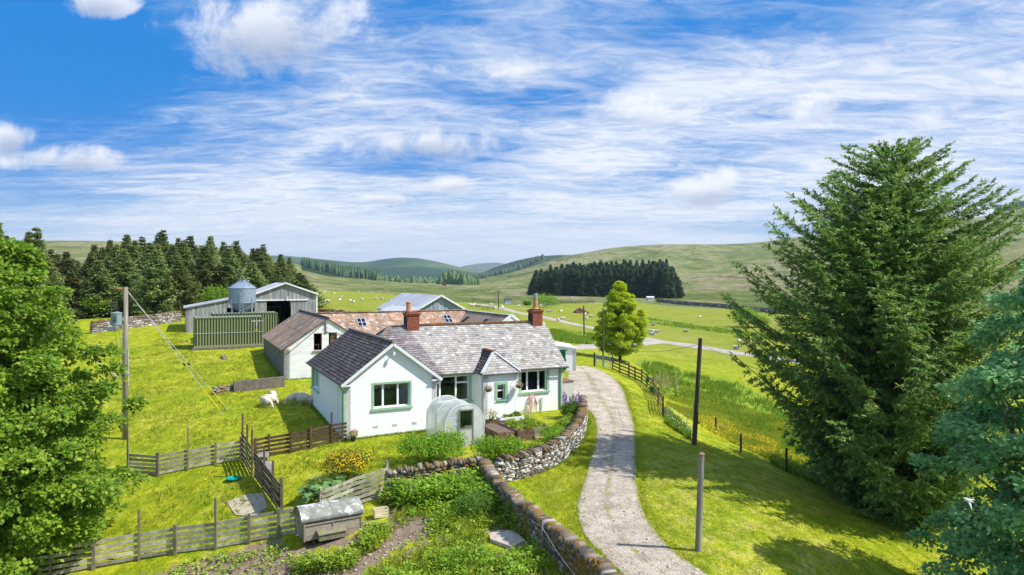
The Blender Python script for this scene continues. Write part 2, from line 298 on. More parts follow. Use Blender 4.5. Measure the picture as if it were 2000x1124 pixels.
track_mat('tarmac', (.38, .35, .33), (.46, .43, .40))

def ground_mat():
    m = bpy.data.materials.new('turf'); m.use_nodes = True; N = NT(m.node_tree); N.n.clear()
    o = N.node('ShaderNodeOutputMaterial'); p = N.node('ShaderNodeBsdfPrincipled'); p.inputs['Roughness'].default_value = .9; p.inputs['Specular IOR Level'].default_value = .12
    co = N.node('ShaderNodeTexCoord').outputs['Object']
    z1 = N.node('ShaderNodeAttribute', attribute_name='zone'); s1 = N.node('ShaderNodeSeparateColor'); N.put(s1.inputs[0], z1.outputs['Color'])
    z2 = N.node('ShaderNodeAttribute', attribute_name='zonetwo'); s2 = N.node('ShaderNodeSeparateColor'); N.put(s2.inputs[0], z2.outputs['Color'])
    soil, dry, rush = s1.outputs; butter, moor, wood = s2.outputs
    big = N.noise(co, .22, 6, .6, .3); mid = N.noise(co, 1.3, 7, .65); fine = N.noise(co, 9, 6, .7); vfine = N.noise(co, 45, 3, .7); tus = N.noise(N.mapping(co, scale=(1, .55, 1), rot=(0, 0, R(25))), 2.6, 6, .72, .6)
    lush = N.ramp(N.math('ADD', N.math('MULTIPLY', mid, .6), N.math('MULTIPLY', big, .4)), [(.36, (.17, .235, .005)), (.45, (.26, .31, .008)), (.53, (.35, .365, .018)), (.62, (.46, .42, .07))])
    fieldc = N.ramp(N.math('ADD', N.math('MULTIPLY', N.noise(N.mapping(co, scale=(.5, 1.6, 1), rot=(0, 0, R(10))), .55, 8, .7, .6), .7), N.math('MULTIPLY', big, .3)), [(.38, (.115, .155, .012)), (.46, (.20, .225, .022)), (.54, (.265, .265, .04)), (.64, (.34, .31, .09))])
    lush = N.mix(N.step(moor, .06, .28), lush, fieldc)
    lush = N.mix(N.math('MULTIPLY', N.step(tus, .56, .40), .75), lush, (.15, .21, .006, 1))
    tuft = N.math('ADD', N.math('MULTIPLY', fine, .6), N.math('MULTIPLY', vfine, .4))
    col = N.mix(.85, lush, N.ramp(tuft, [(.34, (.16, .19, .12)), (.46, (.48, .49, .42)), (.56, (.62, .61, .56)), (.68, (.90, .88, .80))]), 'OVERLAY')
    straw = N.mix(N.step(fine, .35, .65), (.34, .30, .09, 1), (.50, .42, .19, 1))
    dm = N.step(N.math('ADD', N.math('MULTIPLY', dry, .24), N.math('MULTIPLY', N.math('SUBTRACT', N.math('ADD', N.math('MULTIPLY', mid, .5), N.math('MULTIPLY', fine, .5)), .5), 1.3)), .17, .5)
    col = N.mix(N.math('MULTIPLY', dm, .85), col, straw)
    rc = N.ramp(N.noise(co, 1.7, 6, .7, .5), [(.38, (.09, .16, .01)), (.5, (.17, .26, .018)), (.62, (.30, .35, .03))])
    col = N.mix(N.step(N.math('ADD', rush, N.math('MULTIPLY', N.math('SUBTRACT', mid, .5), 2.6)), .4, .8), col, rc)
    bm = N.math('MULTIPLY', N.step(N.math('ADD', butter, N.math('MULTIPLY', N.math('SUBTRACT', fine, .5), 3.0)), .6, 1.3), N.math('MULTIPLY', N.step(butter, .05, .3), .8))
    col = N.mix(bm, col, (.48, .47, .01, 1))
    sc1 = N.ramp(N.math('ADD', N.math('MULTIPLY', N.noise(co, 3, 7, .7), .6), N.math('MULTIPLY', fine, .4)), [(.3, (.15, .105, .07)), (.55, (.29, .215, .155)), (.75, (.44, .35, .27))])
    sm = N.step(N.math('ADD', soil, N.math('MULTIPLY', N.math('SUBTRACT', N.noise(co, 1.1, 8, .7), .5), 1.8)), .38, .52)
    col = N.mix(sm, col, sc1)
    # far fields and moor: big soft patches, stretched along the valley
    fv = N.mapping(co, scale=(1, .35, 2.0), rot=(0, 0, R(12)))
    m1 = N.noise(fv, .011, 9, .62, .6); m2 = N.noise(fv, .06, 8, .7, .3)
    mc = N.ramp(N.math('ADD', N.math('MULTIPLY', m1, .55), N.math('MULTIPLY', m2, .45)),
                [(.36, (.06, .10, .02)), (.44, (.12, .165, .035)), (.49, (.19, .22, .06)), (.53, (.25, .26, .095)), (.565, (.35, .31, .17)), (.60, (.21, .165, .10)), (.66, (.09, .09, .045))])
    mc = N.mix(.5, mc, N.ramp(N.noise(co, .5, 6, .7), [(.3, (.2, .2, .2)), (.7, (.8, .8, .8))]), 'OVERLAY')
    col = N.mix(N.step(N.math('ADD', moor, N.math('MULTIPLY', N.math('SUBTRACT', m2, .5), .8)), .3, .7), col, mc)
    wc = N.ramp(N.noise(co, .03, 9, .7), [(.35, (.012, .035, .014)), (.6, (.028, .062, .022)), (.75, (.06, .10, .03))])
    col = N.mix(N.step(N.math('ADD', wood, N.math('MULTIPLY', N.math('SUBTRACT', m1, .5), .8)), .45, .55), col, wc)
    N.put(p.inputs['Base Color'], col)
    b = N.node('ShaderNodeBump'); b.inputs['Strength'].default_value = .8; b.inputs['Distance'].default_value = .25
    N.put(b.inputs['Height'], N.math('ADD', N.math('MULTIPLY', tus, 1.0), N.math('MULTIPLY', fine, .3)))
    b2 = N.node('ShaderNodeBump'); N.put(b2.inputs['Strength'], N.math('MULTIPLY', N.step(moor, .4, .9), .9)); b2.inputs['Distance'].default_value = 14
    N.put(b2.inputs['Height'], N.math('ADD', m2, N.math('MULTIPLY', m1, 2.0))); N.put(b2.inputs['Normal'], b.outputs[0]); N.put(p.inputs['Normal'], b2.outputs[0])
    N.put(o.inputs[0], p.outputs[0]); MATS['turf'] = m
ground_mat()
def hillmat(name, stops, s=.004):
    m = bpy.data.materials.new(name); m.use_nodes = True; N = NT(m.node_tree); N.n.clear()
    o = N.node('ShaderNodeOutputMaterial'); p = N.node('ShaderNodeBsdfPrincipled'); p.inputs['Roughness'].default_value = .95; p.inputs['Specular IOR Level'].default_value = .05
    co = N.node('ShaderNodeTexCoord').outputs['Object']
    N.put(p.inputs['Base Color'], N.ramp(N.noise(N.mapping(co, scale=(1, .5, 2)), s, 9, .62, .5), stops)); N.put(o.inputs[0], p.outputs[0]); MATS[name] = m
hillmat('hill_forest', [(.36, (.018, .050, .028)), (.50, (.03, .07, .035)), (.56, (.06, .11, .04)), (.66, (.10, .15, .05))])
hillmat('hill_far', [(.4, (.05, .09, .06)), (.6, (.10, .14, .08))])
hillmat('hill_dark', [(.40, (.018, .04, .022)), (.52, (.03, .055, .025)), (.58, (.10, .13, .05)), (.7, (.15, .17, .07))], .006)
# ------------------------------------------------------------------ object helpers
def link(o, parent=None):
    COL.objects.link(o)
    if parent is not None: o.parent = parent
    return o
def tag(o, label=None, cat=None, group=None, kind=None):
    if label: o['label'] = label
    if cat: o['category'] = cat
    if group: o['group'] = group
    if kind: o['kind'] = kind
    return o
def thing(name, loc, label, cat, group=None, rz=0):
    o = bpy.data.objects.new(name, None); o.location = loc; o.rotation_euler = (0, 0, rz); o.empty_display_size = .3
    COL.objects.link(o); return tag(o, label, cat, group)
def dup(root, loc, rz=0, scale=1, label=None, group=None):
    r = root.copy(); COL.objects.link(r); r.location = loc; r.rotation_euler = (0, 0, rz)
    r.scale = (scale,) * 3 if not isinstance(scale, tuple) else scale
    if label: r['label'] = label
    if group: r['group'] = group
    for ch in root.children:
        c = ch.copy(); COL.objects.link(c); c.parent = r
        for g in ch.children:
            d = g.copy(); COL.objects.link(d); d.parent = c
    return r
def npmesh(name, V, Fs, m, parent=None, rnd=None, smooth=False, off=None):
    """V (n,3); Fs (k,3) or (k,4) index array"""
    V = np.asarray(V, dtype=np.float32)
    if off is not None: V = V - np.asarray(off, dtype=np.float32)
    Fs = np.asarray(Fs, dtype=np.int32); k = Fs.shape[1]
    me = bpy.data.meshes.new(name); me.vertices.add(len(V)); me.vertices.foreach_set('co', V.ravel())
    me.loops.add(Fs.size); me.loops.foreach_set('vertex_index', Fs.ravel())
    me.polygons.add(len(Fs)); me.polygons.foreach_set('loop_start', np.arange(0, Fs.size, k, dtype=np.int32))
    me.update(calc_edges=True)
    if smooth: me.polygons.foreach_set('use_smooth', np.ones(len(Fs), dtype=bool))
    if rnd is not None:
        at = me.attributes.new('rnd', 'FLOAT', 'FACE'); at.data.foreach_set('value', np.asarray(rnd, dtype=np.float32))
    me.materials.append(MATS[m]); me.validate()
    return link(bpy.data.objects.new(name, me), parent)

rng = random.Random(7)
Z3 = Vector((0, 0, 1))
class MB:
    def __init__(s): s.v = []; s.f = []; s.r = []; s.cut = []
    def add(s, vs, fs, r=None):
        s.cut.append((len(s.v), len(s.f)))
        n = len(s.v); s.v.extend(tuple(x) for x in vs); rr = rng.random() if r is None else r
        for f in fs: s.f.append(tuple(n + i for i in f)); s.r.append(rr)
    def quad(s, a_, b, c, d, r=None): s.add((a_, b, c, d), ((0, 1, 2, 3),), r)
    BF = ((0, 3, 2, 1), (4, 5, 6, 7), (0, 1, 5, 4), (1, 2, 6, 5), (2, 3, 7, 6), (3, 0, 4, 7))
    def box(s, x0, x1, y0, y1, z0, z1, r=None):
        s.add(((x0, y0, z0), (x1, y0, z0), (x1, y1, z0), (x0, y1, z0), (x0, y0, z1), (x1, y0, z1), (x1, y1, z1), (x0, y1, z1)), s.BF, r)
    def fbox(s, F, a0, a1, d0, d1, z0, z1, r=None):
        """box in a face frame F=(origin, along, outward): a along, d outward, z up"""
        O, t, n = F
        s.add([tuple(O + t * a_ + n * d + Z3 * z) for z in (z0, z1) for a_, d in ((a0, d1), (a1, d1), (a1, d0), (a0, d0))], s.BF, r)
    def beam(s, p, q, w_, h, up=Z3, r=None):
        p, q = Vector(p), Vector(q); d = (q - p).normalized(); u = Vector(up)
        x = d.cross(u)
        if x.length < 1e-4: x = d.cross(Vector((1, 0, 0)))
        x.normalize(); y = x.cross(d)
        s.add([tuple(b + x * i * w_ / 2 + y * j * h / 2) for b in (p, q) for i, j in ((-1, -1), (1, -1), (1, 1), (-1, 1))], s.BF, r)
    def tube(s, pts, rad, n=8, caps=True, r=None):
        pts = [Vector(p) for p in pts]; rad = rad if hasattr(rad, '__len__') else [rad] * len(pts)
        vs = []; x = None
        for i, p in enumerate(pts):
            d = (pts[min(i + 1, len(pts) - 1)] - pts[max(i - 1, 0)]).normalized()
            if x is None: x = d.cross(Z3 if abs(d.z) < .9 else Vector((1, 0, 0))).normalized()
            x = (x - d * x.dot(d)).normalized(); y = d.cross(x)
            vs += [tuple(p + (x * math.cos(6.2832 * k / n) + y * math.sin(6.2832 * k / n)) * rad[i]) for k in range(n)]
        fs = [(i * n + k, i * n + (k + 1) % n, (i + 1) * n + (k + 1) % n, (i + 1) * n + k) for i in range(len(pts) - 1) for k in range(n)]
        if caps: fs += [tuple(range(n))[::-1], tuple((len(pts) - 1) * n + k for k in range(n))]
        s.add(vs, fs, r)
    def lathe(s, c, prof, n=20, r=None, sx=1, sy=1):
        c = Vector(c); vs = [(c.x + q * math.cos(6.2832 * k / n) * sx, c.y + q * math.sin(6.2832 * k / n) * sy, c.z + z) for q, z in prof for k in range(n)]
        fs = [(i * n + k, i * n + (k + 1) % n, (i + 1) * n + (k + 1) % n, (i + 1) * n + k) for i in range(len(prof) - 1) for k in range(n)]
        fs += [tuple(range(n))[::-1], tuple((len(prof) - 1) * n + k for k in range(n))]
        s.add(vs, fs, r)
    def prism(s, poly, d, r=None):
        """extrude a planar polygon by the vector d"""
        poly = [Vector(p) for p in poly]; d = Vector(d); n = len(poly)
        s.add([tuple(p) for p in poly] + [tuple(p + d) for p in poly], [tuple(range(n))[::-1], tuple(range(n, 2 * n))] + [(i, (i + 1) % n, n + (i + 1) % n, n + i) for i in range(n)], r)
    def build_each(s, name, m, parent=None, smooth=False):
        """every solid added becomes a part of its own"""
        out = []; cuts = s.cut + [(len(s.v), len(s.f))]
        for (v0, f0), (v1, f1) in zip(cuts, cuts[1:]):
            q = MB(); q.v = s.v[v0:v1]; q.f = [tuple(i - v0 for i in f) for f in s.f[f0:f1]]; q.r = s.r[f0:f1]; out.append(q.build(name, m, parent, smooth))
        return out
    def build(s, name, m, parent=None, smooth=False, world=True):
        me = bpy.data.meshes.new(name); off = Vector(parent_loc(parent)) if (parent is not None and world) else Vector()
        vs = [(x - off.x, y - off.y, z - off.z) for x, y, z in s.v] if off.length else s.v
        me.from_pydata(vs, [], s.f)
        if smooth: me.polygons.foreach_set('use_smooth', [True] * len(s.f))
        at = me.attributes.new('rnd', 'FLOAT', 'FACE'); at.data.foreach_set('value', s.r)
        me.materials.append(MATS[m]); me.update()
        return link(bpy.data.objects.new(name, me), parent)
def parent_loc(o):
    l = Vector()
    while o is not None: l += o.location; o = o.parent
    return l

# ------------------------------------------------------------------ terrain: heights on a polar grid round the viewpoint
# rows of distance; near rows hold heights in metres, far rows (True) hold the photo row in which that ground shows
ROWS = [
 (2.5, 0, {-2500: -2.5, 500: -2.2, 1000: -1.2, 1300: -.6, 1800: -2, 4500: -5}),
 (12, 0, {-2500: -2.5, 250: -2.4, 500: -2.0, 675: -1.7, 850: -1.2, 1000: -.8, 1150: -.4, 1300: -.3, 1450: -.5, 1650: -1.2, 1850: -2, 2100: -3, 4500: -5}),
 (20, 0, {-2500: -2.3, 250: -2.0, 500: -1.6, 675: -1.2, 850: -.8, 1000: -.4, 1150: -.12, 1300: -.04, 1400: 0, 1500: -.4, 1650: -1.1, 1850: -2, 2100: -3, 4500: -5}),
 (23, 0, {-2500: -2.0, 250: -1.8, 500: -1.35, 675: -.85, 850: -.5, 1000: -.25, 1150: -.05, 1400: -.05, 1500: -.4, 1650: -1.2, 1850: -2.1, 2100: -3, 4500: -5}),
 (26, 0, {-2500: -1.8, 250: -1.5, 500: -1.0, 675: -.55, 850: -.25, 1000: -.1, 1150: 0, 1350: -.05, 1500: -.5, 1650: -1.4, 1850: -2.2, 2100: -3, 4500: -5}),
 (30, 0, {-2500: -1.3, 250: -.95, 500: -.5, 675: -.15, 850: 0, 1150: 0, 1300: -.08, 1400: -.35, 1500: -.8, 1650: -1.7, 1850: -2.4, 2100: -3.2, 4500: -5}),
 (34, 0, {-2500: -.9, 250: -.55, 500: -.2, 675: 0, 1150: .05, 1280: -.05, 1350: -.35, 1450: -.9, 1550: -1.7, 1850: -3, 4500: -5}),
 (38, 0, {-2500: -.5, 250: -.15, 500: 0, 850: .1, 1150: .15, 1270: 0, 1330: -.5, 1450: -1.5, 1650: -2.6, 1850: -3.2, 4500: -5}),
 (43, 0, {-2500: .1, 250: .2, 675: .3, 1150: .3, 1230: .1, 1300: -.5, 1450: -2, 1650: -3, 4500: -5}),
 (50, 0, {-2500: .5, 675: .5, 1000: .4, 1150: .3, 1230: -.1, 1300: -1.1, 1450: -2.6, 1650: -3.2, 4500: -4.5}),
 (60, 0, {-2500: 1.2, 500: 1.3, 675: .9, 850: .6, 1000: .4, 1180: .15, 1300: -1.4, 1450: -3, 1650: -3.4, 4500: -4.5}),
 (80, 0, {-2500: 2.9, 250: 2.7, 500: 2.6, 675: 1.8, 850: 1.0, 1000: .3, 1150: -.5, 1300: -2.2, 1450: -3.1, 1650: -3.5, 4500: -4}),
 (110, 0, {-2500: 5, 250: 3.6, 500: 3.4, 675: 3.2, 850: 1.4, 1000: -.2, 1150: -1.4, 1300: -2.7, 1450: -3.3, 4500: -3.6}),
 (150, 0, {-2500: 8, 250: 5, 500: 4.5, 675: 2.9, 850: 1.4, 1000: -.6, 1150: -1.9, 1300: -2.9, 1450: -3.3, 4500: -3.5}),
 (220, 1, {-2500: 500, 250: 545, 500: 562, 675: 582, 850: 592, 1000: 598, 1150: 601, 1300: 607, 1650: 609, 2100: 590, 4500: 500}),
 (300, 1, {-2500: 470, 250: 530, 500: 552, 675: 573, 850: 580, 1000: 585, 1150: 587, 1300: 592, 1450: 594, 1650: 586, 1850: 572, 2100: 550, 4500: 400}),
 (400, 1, {-2500: 450, 250: 515, 500: 540, 600: 556, 675: 566, 850: 572, 1000: 577, 1150: 578, 1300: 580, 1450: 576, 1650: 564, 1850: 540, 2100: 510, 4500: 350}),
 (550, 1, {-2500: 440, 250: 500, 500: 530, 600: 545, 675: 558, 850: 565, 1000: 567, 1150: 569, 1300: 569, 1450: 558, 1650: 540, 1850: 510, 2100: 470, 4500: 300}),
 (800, 1, {-2500: 430, 250: 485, 500: 515, 600: 531, 675: 545, 760: 554, 850: 557, 1000: 558, 1080: 551, 1150: 545, 1300: 538, 1450: 527, 1650: 506, 1850: 472, 2100: 430, 4500: 260}),
 (1150, 1, {-2500: 425, 0: 468, 250: 469, 400: 480, 500: 500, 600: 521, 675: 536, 760: 549, 850: 552, 930: 552, 1000: 546, 1080: 532, 1150: 516, 1300: 502, 1450: 500, 1550: 488, 1650: 475, 1850: 447, 2000: 425, 2100: 405, 4500: 230}),
 (1600, 1, {-2500: 450, 0: 490, 400: 500, 500: 508, 600: 522, 675: 538, 760: 550, 850: 550, 930: 546, 1000: 530, 1080: 501, 1150: 485, 1220: 475, 1280: 471, 1400: 475, 1480: 470, 1550: 458, 1650: 446, 1850: 431, 1930: 418, 2000: 404, 2100: 385, 4500: 210}),
 (2300, 1, {-2500: 520, 500: 530, 600: 545, 760: 551, 850: 549, 930: 548, 1000: 545, 1080: 530, 1150: 520, 1300: 510, 1550: 500, 1850: 475, 2000: 450, 2100: 430, 4500: 300}),
 (4000, 1, {-2500: 545, 4500: 540}),
 (9000, 1, {-2500: 546, 4500: 546}),
]
LD0, LD1, NR = math.log(2.5), math.log(9000), 620
NCX = 760; PX0, PX1 = -2500., 4500.
gpx = np.concatenate([np.linspace(PX0, -100, 90, endpoint=False), np.linspace(-100, 2100, NCX - 180, endpoint=False), np.linspace(2100, PX1, 90)])
gl = np.linspace(LD0, LD1, NR)
tab = np.array([[(CH - (z - HY) * D / FL if t else z) for z in np.interp(gpx, list(d), list(d.values()))] for D, t, d in ROWS])
lr = np.log([r_[0] for r_ in ROWS])
TG = np.empty((NR, NCX))
for j in range(NCX): TG[:, j] = np.interp(gl, lr, tab[:, j])
def smooth(A, kr, kc):
    for ax, k in ((0, kr), (1, kc)):
        if k < 1: continue
        ker = np.exp(-.5 * (np.arange(-3 * k, 3 * k + 1) / k) ** 2); ker /= ker.sum()
        P_ = np.pad(A, [(3 * k, 3 * k) if i == ax else (0, 0) for i in (0, 1)], mode='edge')
        A = np.apply_along_axis(lambda m_: np.convolve(m_, ker, mode='valid'), ax, P_)
    return A
TG = smooth(TG, 7, 9)
GX = (gpx[None, :] - 1000) / FL * np.exp(gl)[:, None]; GY = np.exp(gl)[:, None] * np.ones(NCX)[None, :]
TG = np.minimum(TG, 185)
# gentle unevenness: hummocks on the fields, folds on the hills
def vn(X, Y, s, seed):
    r_ = np.random.RandomState(seed); acc = np.zeros_like(X)
    for k in range(7):
        th = r_.rand() * 6.28; f = (1 + r_.rand()) * s; acc += np.sin(X * math.cos(th) * f + Y * math.sin(th) * f + r_.rand() * 6.28)
    return acc / 7
GD = np.exp(gl)[:, None]
TG = TG + vn(GX, GY, .8, 1) * .035 * np.clip(GD / 30, .5, 3) + vn(GX, GY, .06, 2) * .35 * np.clip((GD - 60) / 100, 0, 1) + vn(GX, GY, .012, 3) * 3.5 * np.clip((GD - 450) / 800, 0, 1) + vn(GX, GY, .035, 4) * 1.6 * np.clip((GD - 450) / 700, 0, 1)
# a raised bank on the outer side of the drive bend
bank = [(-9, -9)]
def T(x, y):
    x = np.asarray(x, float); y = np.maximum(np.asarray(y, float), 2.6)
    fi = np.clip((np.log(y) - LD0) / (LD1 - LD0) * (NR - 1), 0, NR - 1.001); i = fi.astype(int); u = fi - i
    px = x / y * FL + 1000; fj = np.clip(np.interp(px, gpx, np.arange(NCX)), 0, NCX - 1.001); j = fj.astype(int); v = fj - j
    # linear in y inside the cell, as the mesh is
    y0 = np.exp(gl[i]); y1 = np.exp(gl[np.minimum(i + 1, NR - 1)]); u = (y - y0) / (y1 - y0)
    r_ = (TG[i, j] * (1 - u) * (1 - v) + TG[i + 1, j] * u * (1 - v) + TG[i, j + 1] * (1 - u) * v + TG[i + 1, j + 1] * u * v)
    return float(r_) if r_.ndim == 0 else r_
_Ds = np.exp(np.linspace(math.log(9), math.log(3500), 1500))
def G(px, py, dmin=9):
    """ground point seen at photo position (px, py)"""
    D = _Ds[_Ds >= dmin]; zr = CH - (py - HY) / FL * D; zt = T((px - 1000) / FL * D, D)
    k = np.nonzero(zr <= zt)[0]
    if len(k) == 0: i = len(D) - 1; d = D[i]
    else:
        i = max(k[0], 1); a0 = zr[i - 1] - zt[i - 1]; a1 = zr[i] - zt[i]; d = D[i - 1] + (D[i] - D[i - 1]) * (a0 / (a0 - a1) if a0 != a1 else 0)
    x = (px - 1000) / FL * d
    return Vector((x, d, T(x, d)))
def PT(px, py, D): return Vector(((px - 1000) / FL * D, D, CH - (py - HY) / FL * D))
def gp(x, y, dz=0): return Vector((x, y, T(x, y) + dz))
def inpoly(X, Y, poly):
    c = np.zeros(X.shape, bool); n = len(poly)
    for i in range(n):
        x0, y0 = poly[i]; x1, y1 = poly[(i + 1) % n]
        if y0 == y1: continue
        c ^= ((y0 > Y) != (y1 > Y)) & (X < (x1 - x0) * (Y - y0) / (y1 - y0) + x0)
    return c
GPX = gpx[None, :] * np.ones(NR)[:, None]; GPY = HY + (CH - TG) / GY * FL
def zone(polys, k=2):
    m = np.zeros(TG.shape)
    for p in polys: m = np.maximum(m, inpoly(GPX, GPY, p).astype(float))
    return smooth(m, k, k)
NEAR = GD < 400
SOIL = [[(200, 1160), (330, 1110), (430, 1085), (530, 1052), (600, 1075), (700, 1085), (790, 1010), (850, 1000), (850, 1030), (780, 1075), (720, 1100), (690, 1160)]]
GARDEN = [(250, 1124), (420, 1080), (560, 1050), (720, 1000), (757, 968), (940, 938), (985, 965), (1070, 1040), (1150, 1124), (1150, 1200), (200, 1200)]
DRY = [[(260, 1060), (420, 960), (520, 960), (545, 1010), (430, 1040), (200, 1110)], [(1250, 960), (1330, 950), (1560, 1010), (1800, 1124), (1400, 1180), (1250, 1020)], [(1010, 925), (1090, 905), (1120, 960), (1100, 1010), (1060, 990)], [(640, 880), (780, 850), (700, 900), (560, 950)],
       [(1030, 800), (1075, 800), (1070, 850), (1020, 860)], [(400, 1085), (560, 1050), (600, 1124), (300, 1160)], [(1240, 850), (1500, 900), (1700, 1010), (1500, 980), (1250, 960)]]
RUSH = [[(1235, 700), (1290, 705), (1350, 728), (1440, 745), (1540, 800), (1560, 840), (1500, 845), (1400, 825), (1330, 780), (1262, 735)], [(1070, 640), (1165, 652), (1175, 674), (1075, 672)], [(1300, 800), (1345, 845), (1350, 862), (1300, 830)], [(1540, 840), (1600, 900), (1600, 960), (1500, 905)],
        [(1260, 620), (1400, 640), (1530, 660), (1530, 668), (1400, 652), (1260, 632)], [(620, 553), (860, 562), (960, 575), (900, 582), (700, 565)]]
BUTTER = [[(1340, 800), (1400, 812), (1470, 845), (1560, 885), (1640, 960), (1560, 925), (1470, 880), (1380, 850), (1330, 830)]]
MOOR = [[(540, 520), (620, 568), (760, 574), (790, 582), (900, 592), (1000, 596), (1080, 600), (1100, 594), (1260, 592), (1300, 600), (1560, 612), (3000, 600), (3000, 100), (-2500, 100), (-2500, 560), (500, 560)]]
zs = zone(SOIL, 2) * NEAR
zg = zone([GARDEN], 1) * NEAR; zs = np.maximum(zs, zg * .42)
zd = zone(DRY, 4) * NEAR; zr_ = zone(RUSH, 2) * (GD < 900); zb = zone(BUTTER, 3) * NEAR; zm = np.maximum(zone(MOOR, 4) * (GD > 120), np.clip((GD - 55) / 60, 0, 1) * .30 * (GPX > 560))
zw = zone([[(590, 512), (745, 525), (745, 546), (700, 545), (640, 540), (590, 528)]], 1) * (GD > 500)
idx = (np.arange(NR - 1)[:, None] * NCX + np.arange(NCX - 1)[None, :]).ravel()
ground = npmesh('ground', np.stack([GX, GY, TG], -1).reshape(-1, 3), np.stack([idx, idx + 1, idx + NCX + 1, idx + NCX], 1), 'turf', smooth=True)
tag(ground, kind='structure')
for nm, ch in (('zone', (zs, zd, zr_)), ('zonetwo', (zb, zm, zw))):
    at = ground.data.attributes.new(nm, 'FLOAT_COLOR', 'POINT')
    at.data.foreach_set('color', np.stack(list(ch) + [np.ones(TG.shape)], -1).astype(np.float32).ravel())
# ground behind the viewpoint
gb = MB(); gb.quad((-4.4 * 2.5, 2.6, -2.5), (6, 2.6, -1.5), (200, -150, -8), (-200, -150, -8)); gb.quad((-11, 2.6, -2.6), (-200, -150, -8), (-260, 30, -4), (-60, 22, -2.6)); gb.quad((11, 2.6, -2.8), (50, 19, -5.1), (300, 40, -9), (200, -150, -8))
tag(gb.build('ground', 'turf'), kind='structure')

def strip(name, L, Rr, m, lift=.03, nl=200, nw=14, kind='structure', ef=None):
    """a road sheet between two rows of ground points, draped on the ground"""
    L = np.array([(p.x, p.y) for p in L]); Rr = np.array([(p.x, p.y) for p in Rr]); t = np.linspace(0, 1, len(L)); tt = np.linspace(0, 1, nl)
    def cr(P_):
        o = np.empty((nl, 2)); n = len(P_)
        for i, q in enumerate(tt):
            f = min(q * (n - 1), n - 1.0001); k = int(f); u = f - k
            p0, p1, p2, p3 = P_[max(k - 1, 0)], P_[k], P_[k + 1], P_[min(k + 2, n - 1)]
            o[i] = .5 * (2 * p1 + (p2 - p0) * u + (2 * p0 - 5 * p1 + 4 * p2 - p3) * u * u + (3 * p1 - p0 - 3 * p2 + p3) * u ** 3)
        return o
    L, Rr = cr(L), cr(Rr); s = np.linspace(0, 1, nw + 1)
    XY = L[:, None, :] * (1 - s)[None, :, None] + Rr[:, None, :] * s[None, :, None]
    Zt = T(XY[..., 0], XY[..., 1]) + lift
    Zt[:, 0] -= lift * 2.5; Zt[:, -1] -= lift * 2.5
    V = np.concatenate([XY, Zt[..., None]], -1).reshape(-1, 3); n1 = nw + 1
    ix = (np.arange(nl - 1)[:, None] * n1 + np.arange(nw)[None, :]).ravel()
    o = npmesh(name, V, np.stack([ix, ix + 1, ix + n1 + 1, ix + n1], 1), m, smooth=True)
    if kind: o['kind'] = kind
    e_ = ef(s)[None, :] * np.ones(nl)[:, None] if ef else np.where((s < .02) | (s > .98), 1., 0.)[None, :] * np.ones(nl)[:, None]
    if callable(getattr(strip, 'mod', None)): e_ = strip.mod(e_, tt, s)
    at = o.data.attributes.new('edge', 'FLOAT', 'POINT'); at.data.foreach_set('value', e_.astype(np.float32).ravel())
    return o
DRV = [((1116, 716), (1146, 716)), ((1108, 727), (1182, 728)), ((1104, 745), (1206, 744)), ((1110, 768), (1220, 763)), ((1130, 788), (1226, 785)), ((1152, 808), (1234, 810)), ((1163, 835), (1240, 835)),
       ((1161, 865), (1243, 870)), ((1151, 900), (1244, 910)), ((1135, 950), (1247, 955)), ((1124, 995), (1259, 1000)), ((1137, 1045), (1288, 1045)), ((1178, 1090), (1332, 1088)), ((1212, 1124), (1388, 1124)), ((1275, 1180), (1480, 1180)), ((1400, 1300), (1650, 1300))]
def drive_edge(s): return np.clip(np.maximum(1 - s / .10, (s - .90) / .10), 0, 1) * .80 + np.exp(-((s - .47) / .065) ** 2) * .46
strip('drive', [G(*a_) for a_, b in DRV], [G(*b) for a_, b in DRV], 'gravel', ef=drive_edge, nl=260, nw=40)
def road(name, pts, w_, m, lift=.04, nl=160):
    P_ = [G(*p) for p in pts]; L = []; Q = []
    for i, p in enumerate(P_):
        d = (P_[min(i + 1, len(P_) - 1)] - P_[max(i - 1, 0)]); d.z = 0; d.normalize(); n = Vector((-d.y, d.x, 0))
        ww = w_[i] if hasattr(w_, '__len__') else w_
        L.append(p + n * ww / 2); Q.append(p - n * ww / 2)
    return strip(name, L, Q, m, lift, nl, 6)
road('road', [(1700, 733), (1640, 722), (1560, 708), (1480, 696), (1400, 684), (1330, 673), (1270, 664), (1200, 649), (1130, 636), (1070, 622), (1010, 611), (980, 603), (950, 597), (925, 594.5)], [4, 4, 4, 4, 5, 6.5, 5.5, 4, 4, 4, 4, 4, 4, 4], 'tarmac', .10, 300)
road('road', [(1100, 682), (1130, 679.5), (1170, 677), (1230, 673), (1292, 667)], [3, 3, 3, 3.2, 4], 'tarmac', .14, 120)

